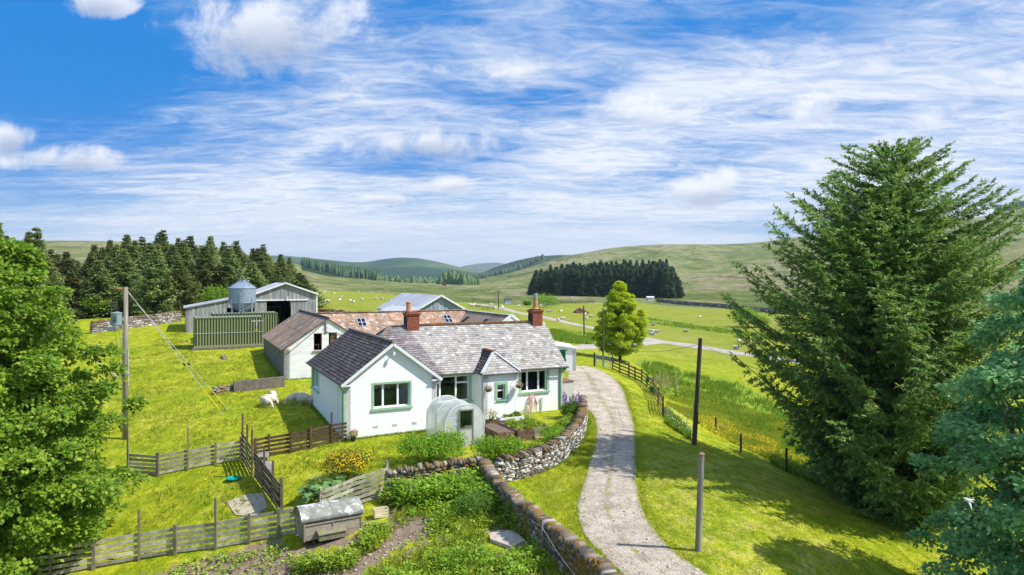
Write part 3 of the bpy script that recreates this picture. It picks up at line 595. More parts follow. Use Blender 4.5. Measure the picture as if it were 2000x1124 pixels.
def hill(crest, D, Db, yb, m, seed):
    """a separate far ridge: rises from Db to its crest at D and falls away behind"""
    px = np.linspace(crest[0][0], crest[-1][0], 160); cy = np.interp(px, [c_[0] for c_ in crest], [c_[1] for c_ in crest])
    rr = np.random.RandomState(seed); ker = np.ones(7) / 7; cy = np.convolve(np.pad(cy, 3, mode='edge'), ker, mode='valid')
    V = []
    for t in np.linspace(0, 1, 30):
        d = Db + (D - Db) * t; zc = CH - (cy - HY) * D / FL; zb_ = CH - (yb - HY) * Db / FL
        z = zb_ + (zc - zb_) * (t ** 1.1) * (1 + 0 * px); X = (px - 1000) / FL * d
        z = z + vn(X, np.full_like(X, d), .006, seed) * 8 * t * (1 - t) * 2
        V.append(np.stack([X, np.full_like(X, d), z], -1))
    for t in (.3, 1.0):
        d = D * (1 + .5 * t); V.append(np.stack([(px - 1000) / FL * d, np.full_like(px, d), (CH - (cy - HY) * D / FL) * (1 - t) - 30 * t], -1))
    V = np.array(V); nr, nc = V.shape[:2]; ix = (np.arange(nr - 1)[:, None] * nc + np.arange(nc - 1)[None, :]).ravel()
    return tag(npmesh('hills', V.reshape(-1, 3), np.stack([ix, ix + 1, ix + nc + 1, ix + nc], 1), m, smooth=True), kind='structure')
hill([(380, 520), (480, 498), (560, 500), (590, 503), (640, 508), (690, 513), (720, 512), (745, 507), (780, 503), (820, 505), (860, 513), (890, 520), (930, 530), (1000, 548)], 3600, 1900, 551, 'hill_forest', 5)
hill([(840, 545), (880, 528), (910, 519), (935, 515), (965, 513), (1000, 517), (1100, 545)], 7000, 4500, 549, 'hill_far', 6)
hill([(880, 549), (925, 541), (945, 532), (970, 521), (1010, 509), (1050, 501), (1100, 498), (1180, 500), (1300, 540)], 2600, 1900, 551, 'hill_dark', 7)
# ------------------------------------------------------------------ buildings
TH = R(26); U = Vector((math.cos(TH), math.sin(TH), 0)); W = Vector((-math.sin(TH), math.cos(TH), 0))
class LF:
    """local building frame: s along the front, r back from it, z up"""
    def __init__(s, x, y, z=0, th=None):
        s.O = Vector((x, y, z)); s.u = U if th is None else Vector((math.cos(th), math.sin(th), 0)); s.w = Vector((-s.u.y, s.u.x, 0))
    def p(s, a_, b, z): return s.O + s.u * a_ + s.w * b + Z3 * z
    def front(s, a_=0, b=0): return (s.p(a_, b, 0), s.u, -s.w)     # face looking towards -w
    def back(s, a_=0, b=0): return (s.p(a_, b, 0), -s.u, s.w)
    def left(s, a_=0, b=0): return (s.p(a_, b, 0), s.w, -s.u)
    def right(s, a_=0, b=0): return (s.p(a_, b, 0), s.w, s.u)
def wall(mb, F, L, z0, z1, holes=(), th=.3):
    O, t, n = F
    P = lambda a_, d, z: tuple(O + t * a_ + n * d + Z3 * z)
    xs = sorted({0, L} | {h[0] for h in holes} | {h[1] for h in holes}); zs_ = sorted({z0, z1} | {h[2] for h in holes} | {h[3] for h in holes})
    for x0, x1 in zip(xs, xs[1:]):
        for q0, q1 in zip(zs_, zs_[1:]):
            cx_, cz_ = (x0 + x1) / 2, (q0 + q1) / 2
            if any(h[0] < cx_ < h[1] and h[2] < cz_ < h[3] for h in holes): continue
            mb.quad(P(x0, 0, q0), P(x1, 0, q0), P(x1, 0, q1), P(x0, 0, q1)); mb.quad(P(x0, -th, q0), P(x0, -th, q1), P(x1, -th, q1), P(x1, -th, q0))
    for h0, h1, q0, q1 in holes:
        for (a0, b0), (a1, b1) in (((h0, q0), (h1, q0)), ((h1, q0), (h1, q1)), ((h1, q1), (h0, q1)), ((h0, q1), (h0, q0))):
            mb.quad(P(a0, 0, b0), P(a1, 0, b1), P(a1, -th, b1), P(a0, -th, b0))
    for (a0, b0), (a1, b1) in (((0, z0), (0, z1)), ((L, z1), (L, z0)), ((0, z1), (L, z1))):
        mb.quad(P(a0, 0, b0), P(a1, 0, b1), P(a1, -th, b1), P(a0, -th, b0))
def clip(poly, q):
    """clip convex polygon poly by convex polygon q (both 2D, counter-clockwise)"""
    out = poly
    for i in range(len(q)):
        ax_, ay = q[i]; bx, by = q[(i + 1) % len(q)]; inp = out; out = []
        f = lambda p: (bx - ax_) * (p[1] - ay) - (by - ay) * (p[0] - ax_)
        for j in range(len(inp)):
            p, r_ = inp[j], inp[(j + 1) % len(inp)]; fp, fr = f(p), f(r_)
            if fp >= 0: out.append(p)
            if (fp >= 0) != (fr >= 0):
                u = fp / (fp - fr); out.append((p[0] + (r_[0] - p[0]) * u, p[1] + (r_[1] - p[1]) * u))
        if not out: return []
    return out
def slates(mb, pts, sw=.26, sl=.19, lift=.022, deck=.05, rn=None):
    """slate courses over a planar roof polygon; pts world, pts[0]->pts[1] is the eave, counter-clockwise seen from above"""
    pts = [Vector(p) for p in pts]; O = pts[0]; eu = (pts[1] - O).normalized(); n = eu.cross(pts[2] - O).normalized()
    if n.z < 0: n = -n
    ev = n.cross(eu).normalized()
    if ev.z < 0: ev = -ev
    q = [((p - O).dot(eu), (p - O).dot(ev)) for p in pts]
    ar = sum(q[i][0] * q[(i + 1) % len(q)][1] - q[(i + 1) % len(q)][0] * q[i][1] for i in range(len(q)))
    if ar < 0: q = q[::-1]
    mb.prism([tuple(p - n * .004) for p in pts], tuple(-n * deck), .3)
    x0, x1 = min(p[0] for p in q), max(p[0] for p in q); y1 = max(p[1] for p in q)
    rr = rn or rng
    for j in range(int(y1 / sl) + 1):
        off = (j % 2) * sw / 2 + rr.uniform(-.02, .02)
        for i in range(int((x1 - x0) / sw) + 3):
            a_ = x0 - sw + i * sw + off; g = .006; sag = rr.uniform(-.012, .006)
            c_ = clip([(a_ + g, j * sl + sag), (a_ + sw - g, j * sl + sag), (a_ + sw - g, (j + 1) * sl), (a_ + g, (j + 1) * sl)], q)
            if len(c_) < 3: continue
            l0 = lift + rr.uniform(0, .008)
            up = [tuple(O + eu * x + ev * y + n * (.004 + l0 * (1 - min(1, max(0, (y - j * sl) / sl))))) for x, y in c_]
            k = len(up); lo = [tuple(O + eu * x + ev * y) for x, y in c_]; rv = min(1, max(0, rr.gauss(.5, .24)))
            mb.add(up + lo, [tuple(range(k))] + [(m_, k + m_, k + (m_ + 1) % k, (m_ + 1) % k) for m_ in range(k)], rv)
def sheets(mb, pts, pitch=.20, amp=.018, cols=None, th=.03, panel=.9, rn=None, over=1.8):
    """corrugated metal sheeting over a roof rectangle pts (eave0, eave1, ridge1, ridge0)"""
    a_, b, c, d = [Vector(p) for p in pts]; L = (b - a_).length; n = (b - a_).cross(d - a_).normalized()
    if n.z < 0: n = -n
    N_ = max(2, int(L / pitch * 2)); rr = rn or rng; S = (d - a_).length; rows = max(1, round(S / over))
    for k in range(rows):
        v0, v1 = k / rows, (k + 1) / rows; rv = [rr.random() for _ in range(int(L / panel) + 2)]
        for i in range(N_):
            t0, t1 = i / N_, (i + 1) / N_; h0, h1 = (amp if i % 2 else 0), (0 if i % 2 else amp)
            e_ = .012 * (rows - k)
            P_ = lambda t, v, h: tuple((a_ + (b - a_) * t) * (1 - v) + (d + (c - d) * t) * v + n * h)
            mb.quad(P_(t0, v0, h0 + .012), P_(t1, v0, h1 + .012), P_(t1, v1, h1), P_(t0, v1, h0), rv[int(t0 * L / panel)])
    mb.prism([tuple(p - n * .01) for p in (a_, b, c, d)], tuple(-n * th), .4)
def window(root, F, a0, a1, z0, z1, muls=(), trans=(), band=.10, sill=True, surround='green_paint', inset=.14, frame='white_paint', open_=None, curtains=(), name='window', label=None, bb=None):
    """window in a wall opening; muls = mullion positions (0..1), trans = (pane index, height 0..1) cross bars"""
    fr = MB(); w_ = .06; d0, d1 = -inset - .06, -inset
    fr.fbox(F, a0, a1, d0, d1, z1 - w_, z1); fr.fbox(F, a0, a1, d0, d1, z0, z0 + w_)
    fr.fbox(F, a0, a0 + w_, d0, d1, z0 + w_, z1 - w_); fr.fbox(F, a1 - w_, a1, d0, d1, z0 + w_, z1 - w_)
    xs = [a0] + [a0 + (a1 - a0) * m_ for m_ in muls] + [a1]
    for x in xs[1:-1]: fr.fbox(F, x - .05, x + .05, d0, d1 + .004, z0 + w_, z1 - w_)
    for k, h in trans: fr.fbox(F, xs[k] + .05, xs[k + 1] - .05, d0, d1 + .008, z0 + (z1 - z0) * h - .045, z0 + (z1 - z0) * h + .045)
    wdw = fr.build(name, frame, root)
    if label: wdw['label'] = label
    for k in range(len(xs) - 1):
        g = MB(); g.fbox(F, xs[k] + .02, xs[k + 1] - .02, d0 + .02, d0 + .03, z0 + .02, z1 - .02); g.build('pane', 'glass', wdw)
    if surround and band:
        s_ = MB(); b = band; q = .022
        if bb != 'notop': s_.fbox(F, a0 - b, a1 + b, -.001, q, z1, z1 + b)
        s_.fbox(F, a0 - b, a0, -.001, q, z0, z1); s_.fbox(F, a1, a1 + b, -.001, q, z0, z1)
        for x0, x1 in ((a0 + .002, a0 + .012), (a1 - .012, a1 - .002)): s_.fbox(F, x0, x1, -inset, q - .002, z0, z1 - .002)
        s_.build_each('surround', surround, wdw)
    if sill:
        s_ = MB(); s_.fbox(F, a0 - band - .03, a1 + band + .03, -inset, .09, z0 - .11, z0 - .001); s_.build('sill', surround or 'pale_trim', wdw)
    for c0, c1 in curtains:
        c_ = MB(); x = a0 + (a1 - a0) * c0; e_ = a0 + (a1 - a0) * c1; k = 0
        while x < e_ - .02:
            c_.fbox(F, x, min(x + .05, e_), -.42 - (k % 2) * .03, -.40 - (k % 2) * .03, z0 + .03, z1 - .03); x += .05; k += 1
        c_.build('curtain', 'curtain', wdw)
    return wdw

# ---- the white cottage
H = LF(-8.3, 33.85)
house = thing('cottage', tuple(H.p(6, 4, 0)), 'white harled single storey cottage with slate roofs, two chimneys and pale green window surrounds', 'cottage')
FG = H.front(); FL_ = H.left(); FM = H.front(0, 1.3); FP = H.front(7.5, 0)
hw = [(1.45, 3.36, 1.45, 2.66)]
mb = MB()
wall(mb, FG, 4.84, -.7, 2.92, hw)
mb.prism([H.p(0, 0, 2.92), H.p(4.84, 0, 2.92), H.p(2.42, 0, 4.62)], tuple(H.w * .3))
wall(mb, FL_, 9.5, -.5, 2.92, [(6.95, 9.15, 1.38, 2.66)])
wall(mb, (H.p(4.84, 0, 0), H.w, H.u), 1.3, -.3, 2.92)
wall(mb, H.back(4.84, 9.5), 4.84, -.3, 2.92)
mb.prism([H.p(0, 9.2, 2.92), H.p(4.84, 9.2, 2.92), H.p(2.42, 9.2, 4.62)], tuple(H.w * .3))
hm = [(4.98, 7.22, 1.22, 2.62), (10.45, 12.18, 1.42, 2.62)]
wall(mb, FM, 13.25, -.3, 2.85, hm)
wall(mb, (H.p(13.25, 1.3, 0), H.w, H.u), 5.3, -.3, 2.85)
mb.prism([H.p(12.95, 1.3, 2.85), H.p(12.95, 6.6, 2.85), H.p(12.95, 3.95, 5.1)], tuple(H.u * .3))
wall(mb, H.back(13.25, 6.6), 8.4, -.3, 2.85)
wall(mb, FP, 2.06, -.3, 2.84, [(.83, 1.33, 1.34, 2.18)], .25)
wall(mb, (H.p(7.5, 0, 0), H.w, -H.u), 1.3, -.3, 2.84, th=.25); wall(mb, (H.p(9.56, 0, 0), H.w, H.u), 1.3, -.3, 2.84, th=.25)
mb.build('wall', 'harling', house)
fl = MB(); fl.prism([H.p(.3, .3, .1), H.p(4.5, .3, .1), H.p(4.5, 9.2, .1), H.p(.3, 9.2, .1)], (0, 0, .05)); fl.prism([H.p(4.9, 1.6, .1), H.p(12.9, 1.6, .1), H.p(12.9, 6.3, .1), H.p(4.9, 6.3, .1)], (0, 0, .05))
fl.build('floor', 'dark_inside', house)
# roofs
r1 = random.Random(3)
mb = MB(); yE, yR = 2.80, 4.78
slates(mb, [H.p(-.22, 9.75, yE), H.p(-.22, -.24, yE), H.p(2.42, -.24, yR), H.p(2.42, 9.75, yR)], rn=r1)
slates(mb, [H.p(5.06, -.24, yE), H.p(5.06, 9.75, yE), H.p(2.42, 9.75, yR), H.p(2.42, -.24, yR)], rn=r1)
o = mb.build('roof', 'slate_dark', house); o['label'] = 'dark slate roof over the front gabled wing'
mb = MB()
rg = [(H.p(2.42, r_, yR)) for r_ in (-.26, 4, 9.77)]
mb.tube([rg[0] + Z3 * .02, rg[2] + Z3 * .02], .09, 8); mb.build('ridge', 'ridge_stone', house)
mb = MB(); mr = 2.60; ez_, rz_ = 2.78, 5.28
slates(mb, [H.p(3.9, 1.02, ez_), H.p(13.42, 1.02, ez_), H.p(13.42, 3.95, rz_), H.p(3.9, 3.95, rz_)], sw=.23, sl=.165, rn=r1)
slates(mb, [H.p(13.42, 6.88, ez_), H.p(.5, 6.88, ez_), H.p(3.42, 3.95, rz_), H.p(13.42, 3.95, rz_)], sw=.23, sl=.165, rn=r1)
o = mb.build('roof', 'slate_old', house); o['label'] = 'weathered pale slate roof of the main range with lichen'
mb = MB()
slates(mb, [H.p(.5, 1.02, ez_ - .002), H.p(5.6, 1.02, ez_ - .002), H.p(4.3, 3.95, rz_ - .002), H.p(3.42, 3.95, rz_ - .002)], sw=.23, sl=.165, lift=.034, rn=r1)
slates(mb, [H.p(.5, 6.88, ez_), H.p(.5, 1.02, ez_), H.p(3.42, 3.95, rz_)], sw=.23, sl=.165, rn=r1)
o = mb.build('roof', 'slate_purple', house); o['label'] = 'purplish slate hip beside the left chimney'
mb = MB(); hp = [H.p(3.42, 3.95, rz_), H.p(.5, 1.02, ez_), H.p(.5, 6.88, ez_)]
for q in hp[1:]:
    for k in range(7):
        a_ = hp[0].lerp(q, k / 10 + .004); b = hp[0].lerp(q, (k + 1) / 10 - .004); mb.beam(a_ + Z3 * .05, b + Z3 * .05, .22, .05)
for k in range(3): mb.beam(H.p(3.42 + k * .33, 3.95, rz_ + .05), H.p(3.42 + k * .33 + .31, 3.95, rz_ + .05), .24, .06)
mb.build('hip_tile', 'ridge_stone', house)
mb = MB()
for k in range(21):
    s0 = 5.15 + k * .345
    if s0 > 12.3: break
    mb.beam(H.p(s0, 3.95, rz_ + .06 + r1.uniform(-.01, .01)), H.p(s0 + .33, 3.95, rz_ + .06 + r1.uniform(-.01, .01)), .22, .10)
mb.build('ridge', 'ridge_rust', house)
# porch roof
mb = MB(); pe, pr = 2.80, 3.86
slates(mb, [H.p(7.34, 1.15, pe), H.p(7.34, -.14, pe), H.p(8.53, .9, pr), H.p(8.53, 2.38, pr)], sw=.3, sl=.2, rn=r1)
slates(mb, [H.p(9.72, -.14, pe), H.p(9.72, 1.15, pe), H.p(8.53, 2.38, pr), H.p(8.53, .9, pr)], sw=.3, sl=.2, rn=r1)
o = mb.build('porch_roof', 'slate_dark', house)
mb = MB(); slates(mb, [H.p(7.34, -.14, pe), H.p(9.72, -.14, pe), H.p(8.53, .9, pr)], sw=.24, sl=.17, rn=r1); mb.build('porch_roof', 'slate_old', house)['label'] = 'pale slate hip on the front of the porch'
mb = MB()
for q in (H.p(7.34, -.14, pe), H.p(9.72, -.14, pe)):
    a_ = H.p(8.53, .9, pr); mb.beam(a_ + Z3 * .05, q.lerp(a_, .02) + Z3 * .05, .17, .05)
mb.beam(H.p(8.53, 2.38, pr + .03), H.p(7.34, 1.12, pe + .04), .14, .05)
mb.build_each('hip_flashing', 'lead', house); mb = MB(); mb.beam(H.p(8.53, .86, pr + .07), H.p(8.53, 2.3, pr + .07), .17, .11); mb.build('ridge', 'ridge_rust', house)
# bargeboards, gutters, fascia, downpipes
mb = MB()
for r_ in (-.225, 9.70):
    mb.beam(H.p(-.20, r_, yE - .10), H.p(2.42, r_, yR - .10), .035, .15); mb.beam(H.p(5.04, r_, yE - .10), H.p(2.42, r_, yR - .10), .035, .15)
mb.box
mb.fbox(FG, -.12, .32, 0, .20, 2.66, 2.73); mb.fbox(FG, 4.5, 4.96, 0, .20, 2.66, 2.73)
for zz in (13.40,): mb.beam(H.p(zz, 1.05, ez_ - .08), H.p(zz, 3.95, rz_ - .08), .035, .12); mb.beam(H.p(zz, 6.85, ez_ - .08), H.p(zz, 3.95, rz_ - .08), .035, .12)
mb.build_each('bargeboard', 'pale_trim', house)
mb = MB()
mb.fbox(FM, 4.84, 7.5, 0, .10, 2.64, 2.80); mb.fbox(FM, 9.56, 13.3, 0, .08, 2.68, 2.80); mb.fbox(FP, -.05, 2.12, 0, .07, 2.72, 2.82)
mb.fbox(FL_, 0, 9.5, 0, .05, 2.70, 2.82); mb.build_each('fascia', 'green_paint', house)
mb = MB(); g = H.p; hg = [(-.24, -.2, -.24, 9.7, yE - .03)]
mb.tube([g(-.27, -.22, yE - .02), g(-.27, 9.7, yE - .02)], .05, 6); mb.tube([g(9.6, .96, ez_ - .03), g(13.45, .96, ez_ - .03)], .05, 6); mb.tube([g(7.3, -.18, pe - .02), g(9.75, -.18, pe - .02)], .04, 6)
mb.build_each('gutter', 'dark_metal', house)
for pts in ([g(-.27, -.05, 2.76), g(-.16, .10, 2.55), g(-.08, .10, 2.4), g(-.08, .10, -.1)], [g(13.35, .96, 2.74), g(13.2, 1.1, 2.5), g(13.08, 1.22, 2.35), g(13.08, 1.22, .2)]):
    mb = MB(); mb.tube(pts, .045, 8); mb.build('downpipe', 'green_paint', house)
mb = MB(); mb.fbox(FM, 12.95, 13.16, 0, .02, .25, 2.64); mb.fbox((H.p(4.84, 1.3, 0), H.u, -H.w), 0.0, .12, 0, .03, .1, 2.64); mb.fbox(FG, -.06, .06, 0, .015, -.1, 2.66); mb.build_each('corner_band', 'green_paint', house)
# windows
window(house, FG, *hw[0], muls=(.27, .68), curtains=((.78, .98),), band=.09)
window(house, FL_, 6.95, 9.15, 1.38, 2.66, muls=(.5,), band=.12)
window(house, FM, *hm[0], muls=(.24, .66), trans=((0, .76), (2, .72)), curtains=((.80, .98),), band=.14, bb='notop')
window(house, FM, *hm[1], muls=(.27, .70), band=.13, bb='notop')
window(house, FP, .83, 1.33, 1.34, 2.18, trans=((0, .60),), band=.15, sill=False)
mb = MB(); mb.fbox(FP, .80, 1.36, -.14, .06, 1.27, 1.34); mb.fbox(FP, .68, 1.48, 0, .022, 1.17, 1.27); mb.build('sill', 'green_paint', house)
for k, x in enumerate((1.55, 2.55, 3.6)):
    mb = MB(); mb.fbox(FG, x - .14, x + .14, 0, .012, .54, .57)
    for q in range(4): mb.fbox(FG, x - .12 + q * .065, x - .08 + q * .065, 0, .014, .45, .535)
    mb.build('air_vent', 'lead', house)
mb = MB(); p0 = H.p(2.42, -.02, 4.22); mb.tube([p0, p0 - H.w * .25 - Z3 * .02], .03, 6); mb.tube([p0 - H.w * .25 - Z3 * .1, p0 - H.w * .25 + Z3 * .06], .07, 8); mb.build('security_light', 'pale_trim', house)
# chimneys
def chimney(s_, top, sx, sy, pots):
    mb = MB(); c0 = H.p(s_, 3.95, 0)
    def cb(z0, z1, e_, m_): m_.prism([c0 - H.u * (sx / 2 + e_) - H.w * (sy / 2 + e_) + Z3 * z0, c0 + H.u * (sx / 2 + e_) - H.w * (sy / 2 + e_) + Z3 * z0, c0 + H.u * (sx / 2 + e_) + H.w * (sy / 2 + e_) + Z3 * z0, c0 - H.u * (sx / 2 + e_) + H.w * (sy / 2 + e_) + Z3 * z0], (0, 0, z1 - z0))
    z = 4.7
    while z < top - .12: cb(z, z + .068, 0, mb); cb(z + .068, z + .08, -.012, mb); z += .08
    cb(z, z + .07, .04, mb); cb(z + .07, z + .14, .07, mb)
    ch = mb.build('chimney', 'brick', house)
    m2 = MB(); cb(4.6, 4.98 if s_ > 8 else 4.9, .05, m2); m2.build('flashing', 'lead', ch)
    m2 = MB(); cb(z + .14, z + .2, -.05, m2); m2.build('haunching', 'near_black' if s_ > 8 else 'brick', ch)
    return ch, c0 + Z3 * (z + .18)
ch, t_ = chimney(4.7, 5.95, .74, .66, 1)
mb = MB()
a_ = t_ - H.u * .17; mb.lathe(a_, [(.16, 0), (.17, .1), (.145, .12), (.14, .5), (.165, .52), (.165, .58), (.13, .58)], 14); mb.build('chimney_pot', 'terracotta', ch)
mb = MB(); mb.fbox((H.p(4.7 - .37, 3.95 - .33, 0), H.w, -H.u), .0, .66, 0, .008, 4.9, 5.8); mb.build('dark_side_sheet', 'near_black', ch)  # thin dark sheet covering the left face of the stack
ch, t_ = chimney(12.8, 5.98, .70, .62, 1)
mb = MB(); mb.lathe(t_, [(.22, 0), (.2, .06), (.15, .1), (.14, .62), (.16, .64), (.16, .68), (.12, .68)], 14); pot = mb.build('chimney_pot', 'terracotta', ch)
mb = MB(); mb.lathe(t_ + Z3 * .68, [(.11, 0), (.12, .05), (.125, .27), (.11, .30)], 14); mb.build('cowl', 'galvanised', ch)
mb = MB(); mb.fbox((H.p(12.8 - .35, 3.95 - .31, 0), H.w, -H.u), .0, .62, 0, .008, 4.9, 5.8); mb.build('dark_side_sheet', 'near_black', ch)  # same dark sheet on this stack's left face
mb = MB(); mb.fbox(H.front(3.0, 3.64), 10.9, 11.5, 0, .03, 0, .01)
# terracotta overflow pipe seen past the right gable
mb = MB(); mb.tube([H.p(13.25, 4.6, 4.72), H.p(14.0, 4.9, 4.70)], .10, 10); mb.build('pipe', 'terracotta', house)

# hanging baskets, hose
def leafball(c, rad, n, m_name, parent, name='flowers', size=.05, sq=.8):
    rs = np.random.RandomState(int(abs(c[0] * 100)) + n); d = rs.normal(size=(n, 3)); d /= np.linalg.norm(d, axis=1)[:, None]
    P_ = np.array(c)[None] + d * np.array([1, 1, sq]) * rad * rs.uniform(.5, 1, (n, 1))
    o = kites(name, P_, d + rs.normal(size=(n, 3)) * .6, d, size, size * .7, m_name, parent)
    if name == 'flowers': o['kind'] = 'stuff'
    return o
def kites(name, P_, A_, Nn, L, Wd, m_name, parent=None, rs=None, fold=.15, off=None):
    """leaf-shaped quads: P base points, A long axis, Nn rough normals"""
    n = len(P_); A_ = A_ / (np.linalg.norm(A_, axis=1)[:, None] + 1e-9); S = np.cross(A_, Nn); S /= (np.linalg.norm(S, axis=1)[:, None] + 1e-9); Nr = np.cross(S, A_)
    L = np.broadcast_to(np.asarray(L, float).reshape(-1, 1), (n, 1)); Wd = np.broadcast_to(np.asarray(Wd, float).reshape(-1, 1), (n, 1))
    v = np.stack([P_, P_ + A_ * L * .45 + S * Wd * .5, P_ + A_ * L - Nr * L * fold, P_ + A_ * L * .45 - S * Wd * .5], 1).reshape(-1, 3)
    r_ = (rs or np.random.RandomState(n)).rand(n)
    if off is None and parent is not None: off = parent_loc(parent)
    return npmesh(name, v, np.arange(n * 4).reshape(-1, 4), m_name, parent, rnd=r_, off=off)
for s_, lb, side in ((.16, 'hanging basket of dark red flowers at the left of the porch window', 0), (2.02, 'hanging basket of pink flowers at the right corner of the porch', 1)):
    c0 = FP[0] + FP[1] * s_ + FP[2] * .30 + Z3 * (2.02 if not side else 2.10)
    t = thing('hanging_basket', tuple(c0), lb, 'hanging basket')
    mb = MB(); mb.lathe(c0 - Z3 * .16, [(.05, 0), (.14, .05), (.19, .15), (.19, .17)], 12); mb.build('basket', 'bark', t)
    mb = MB()
    mb.tube([c0 + Z3 * .6 - FP[2] * .30, c0 + Z3 * .58], .012, 5)
    for k in range(3): mb.tube([c0 + Z3 * .57, c0 + Vector((math.cos(k * 2.1) * .18, math.sin(k * 2.1) * .18, 0))], .006, 4)
    mb.build_each('hanger', 'dark_metal', t)
    leafball(c0 + Z3 * .02, .22, 160, 'leaf_weed' if side else 'leaf_darkweed', t, 'foliage'); leafball(c0 + Z3 * .05, .24, 130, 'petal_pink' if side else 'petal_red', t, 'flowers', .05)
c0 = FM[0] + FM[1] * 11.1 + FM[2] * .1 + Z3 * .95
t = thing('garden_hose', tuple(c0), 'pinkish garden hose coiled on a hook under the kitchen window', 'hose')
mb = MB()
for k in range(6):
    rr_ = .26 + .02 * (k % 3); mb.tube([c0 + FM[1] * (math.sin(q / 24 * 6.2832) * rr_ * .8 + k * .01) + Z3 * (math.cos(q / 24 * 6.2832) * rr_ * 1.15 - .05 * k) + FM[2] * (.02 * k) for q in range(25)], .018, 6)
mb.build('coil', 'hose', t); mb = MB(); mb.tube([c0 + Z3 * .24 - FM[2] * .1, c0 + Z3 * .24 + FM[2] * .14], .025, 6); mb.build('hook', 'dark_metal', t)
c0 = FM[0] + FM[1] * 11.75 + FM[2] * .05 + Z3 * 1.0
t = thing('water_pump', tuple(c0), 'small green standpipe with a hanging green hose on the cottage wall', 'standpipe')
mb = MB(); mb.tube([c0 - Z3 * .75, c0], .03, 8); mb.tube([c0, c0 + FM[2] * .16], .025, 8); mb.build('pipe', 'green_paint', t)
mb = MB(); mb.tube([c0 + FM[2] * .16, c0 + FM[2] * .18 - Z3 * .3, c0 + FM[2] * .14 - Z3 * .55 - FM[1] * .05, c0 + FM[2] * .1 - Z3 * .75 - FM[1] * .02], .018, 6); mb.build('hose', 'green_paint', t)

# oil tank by the right gable
p = G(1106, 778); q = PT(1104, 776, 42.6)
t = thing('oil_tank', tuple(q), 'beige upright oil tank beside the right gable of the cottage', 'tank')
tz = T(q.x, q.y); L_ = LF(q.x, q.y, tz); mb = MB()
mb.prism([L_.p(-.45, -.3, 0), L_.p(.4, -.3, 0), L_.p(.4, .8, 0), L_.p(-.45, .8, 0)], (0, 0, 1.35)); mb.build('tank_body', 'tank', t)
mb = MB(); mb.prism([L_.p(-.5, -.35, 1.35), L_.p(.45, -.35, 1.35), L_.p(.45, .85, 1.35), L_.p(-.5, .85, 1.35)], (0, 0, .06)); mb.build('lid', 'ridge_rust', t)

# ---- white outhouse with green doors
OX = LF(3.15, 57.6, 0, R(4))
t = thing('outhouse', tuple(OX.p(0, 0, .2)), 'small white flat roofed outhouse with dark green double doors behind the cottage', 'outhouse')
F_ = OX.front(); mb = MB(); wall(mb, F_, 2.28, -.2, 2.05, [(.15, 1.38, .2, 1.92)]); wall(mb, OX.right(2.28), 4.5, -.4, 1.95); wall(mb, OX.back(2.28, 4.5), 2.28, -.2, 2.0); wall(mb, OX.left(), 4.5, -.2, 2.2)
mb.prism([OX.p(0, 0, 2.05), OX.p(0, 0, 2.42), OX.p(2.28, 0, 2.05)], tuple(OX.w * .3)); mb.build('wall', 'harling', t)
mb = MB(); mb.prism([OX.p(-.1, -.12, 2.44), OX.p(2.4, -.12, 2.06), OX.p(2.4, 4.6, 2.0), OX.p(-.1, 4.6, 2.4)], (0, 0, .08)); mb.build('roof', 'pale_trim', t)
for k in range(2):
    mb = MB()
    for q in range(4): mb.fbox(F_, .16 + k * .61 + q * .152, .30 + k * .61 + q * .152, -.1, -.05, .2, 1.90)
    d_ = mb.build('door', 'door_green', t)
mb = MB(); mb.fbox(F_, .1, 1.5, 0, .10, 1.93, 2.0); mb.build('door_track', 'door_green', t)
mb = MB(); mb.fbox(F_, 1.36, 1.42, -.02, .05, 1.0, 1.25); mb.build('handle', 'dark_metal', t)

# ---- white barn with rusty roof and loft openings
B = LF(-16.7, 50); hb, Lb = 6.3, 13.3
t = thing('barn', tuple(B.p(3, 6, .5)), 'white stone barn with a rusty sheet roof and two open loft windows in its gable', 'barn')
F_ = B.front(); ho = [(2.12, 2.72, 2.66, 3.92), (3.22, 3.84, 2.55, 3.95)]
mb = MB(); wall(mb, F_, hb, -.3, 2.84, [(a_, b, z0, 2.84) for a_, b, z0, z1 in ho], .4)
Og, tg, ng = F_
def gablep(mb, F_, pts, th): mb.prism([F_[0] + F_[1] * a_ + Z3 * z for a_, z in pts], tuple(-F_[2] * th))
rise = (4.95 - 2.84) / 3.15; zg = lambda s_: 2.84 + rise * min(s_, hb - s_)
for a_, b in ((0, 2.12), (2.72, 3.15), (3.15, 3.22), (3.84, hb)): gablep(mb, F_, [(a_, 2.84), (b, 2.84), (b, max(zg(b), 2.841)), (a_, max(zg(a_), 2.842))], .4)
for (a_, b, z0, z1) in ho: gablep(mb, F_, [(a_, z1), (b, z1), (b, zg(b)), (a_, zg(a_))], .4)
mb.build('wall', 'white_wall', t)
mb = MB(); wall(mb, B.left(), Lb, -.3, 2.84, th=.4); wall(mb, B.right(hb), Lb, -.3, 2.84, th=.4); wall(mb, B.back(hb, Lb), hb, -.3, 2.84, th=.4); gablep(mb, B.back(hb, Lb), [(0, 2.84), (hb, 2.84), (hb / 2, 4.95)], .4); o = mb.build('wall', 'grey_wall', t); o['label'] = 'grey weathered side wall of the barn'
mb = MB(); r2 = random.Random(5)
sheets(mb, [B.p(-.2, Lb + .15, 2.78), B.p(-.2, -.12, 2.78), B.p(3.15, -.12, 5.03), B.p(3.15, Lb + .15, 5.03)], rn=r2); sheets(mb, [B.p(6.5, -.12, 2.78), B.p(6.5, Lb + .15, 2.78), B.p(3.15, Lb + .15, 5.03), B.p(3.15, -.12, 5.03)], rn=r2)
mb.build('roof', 'rust_roof', t)
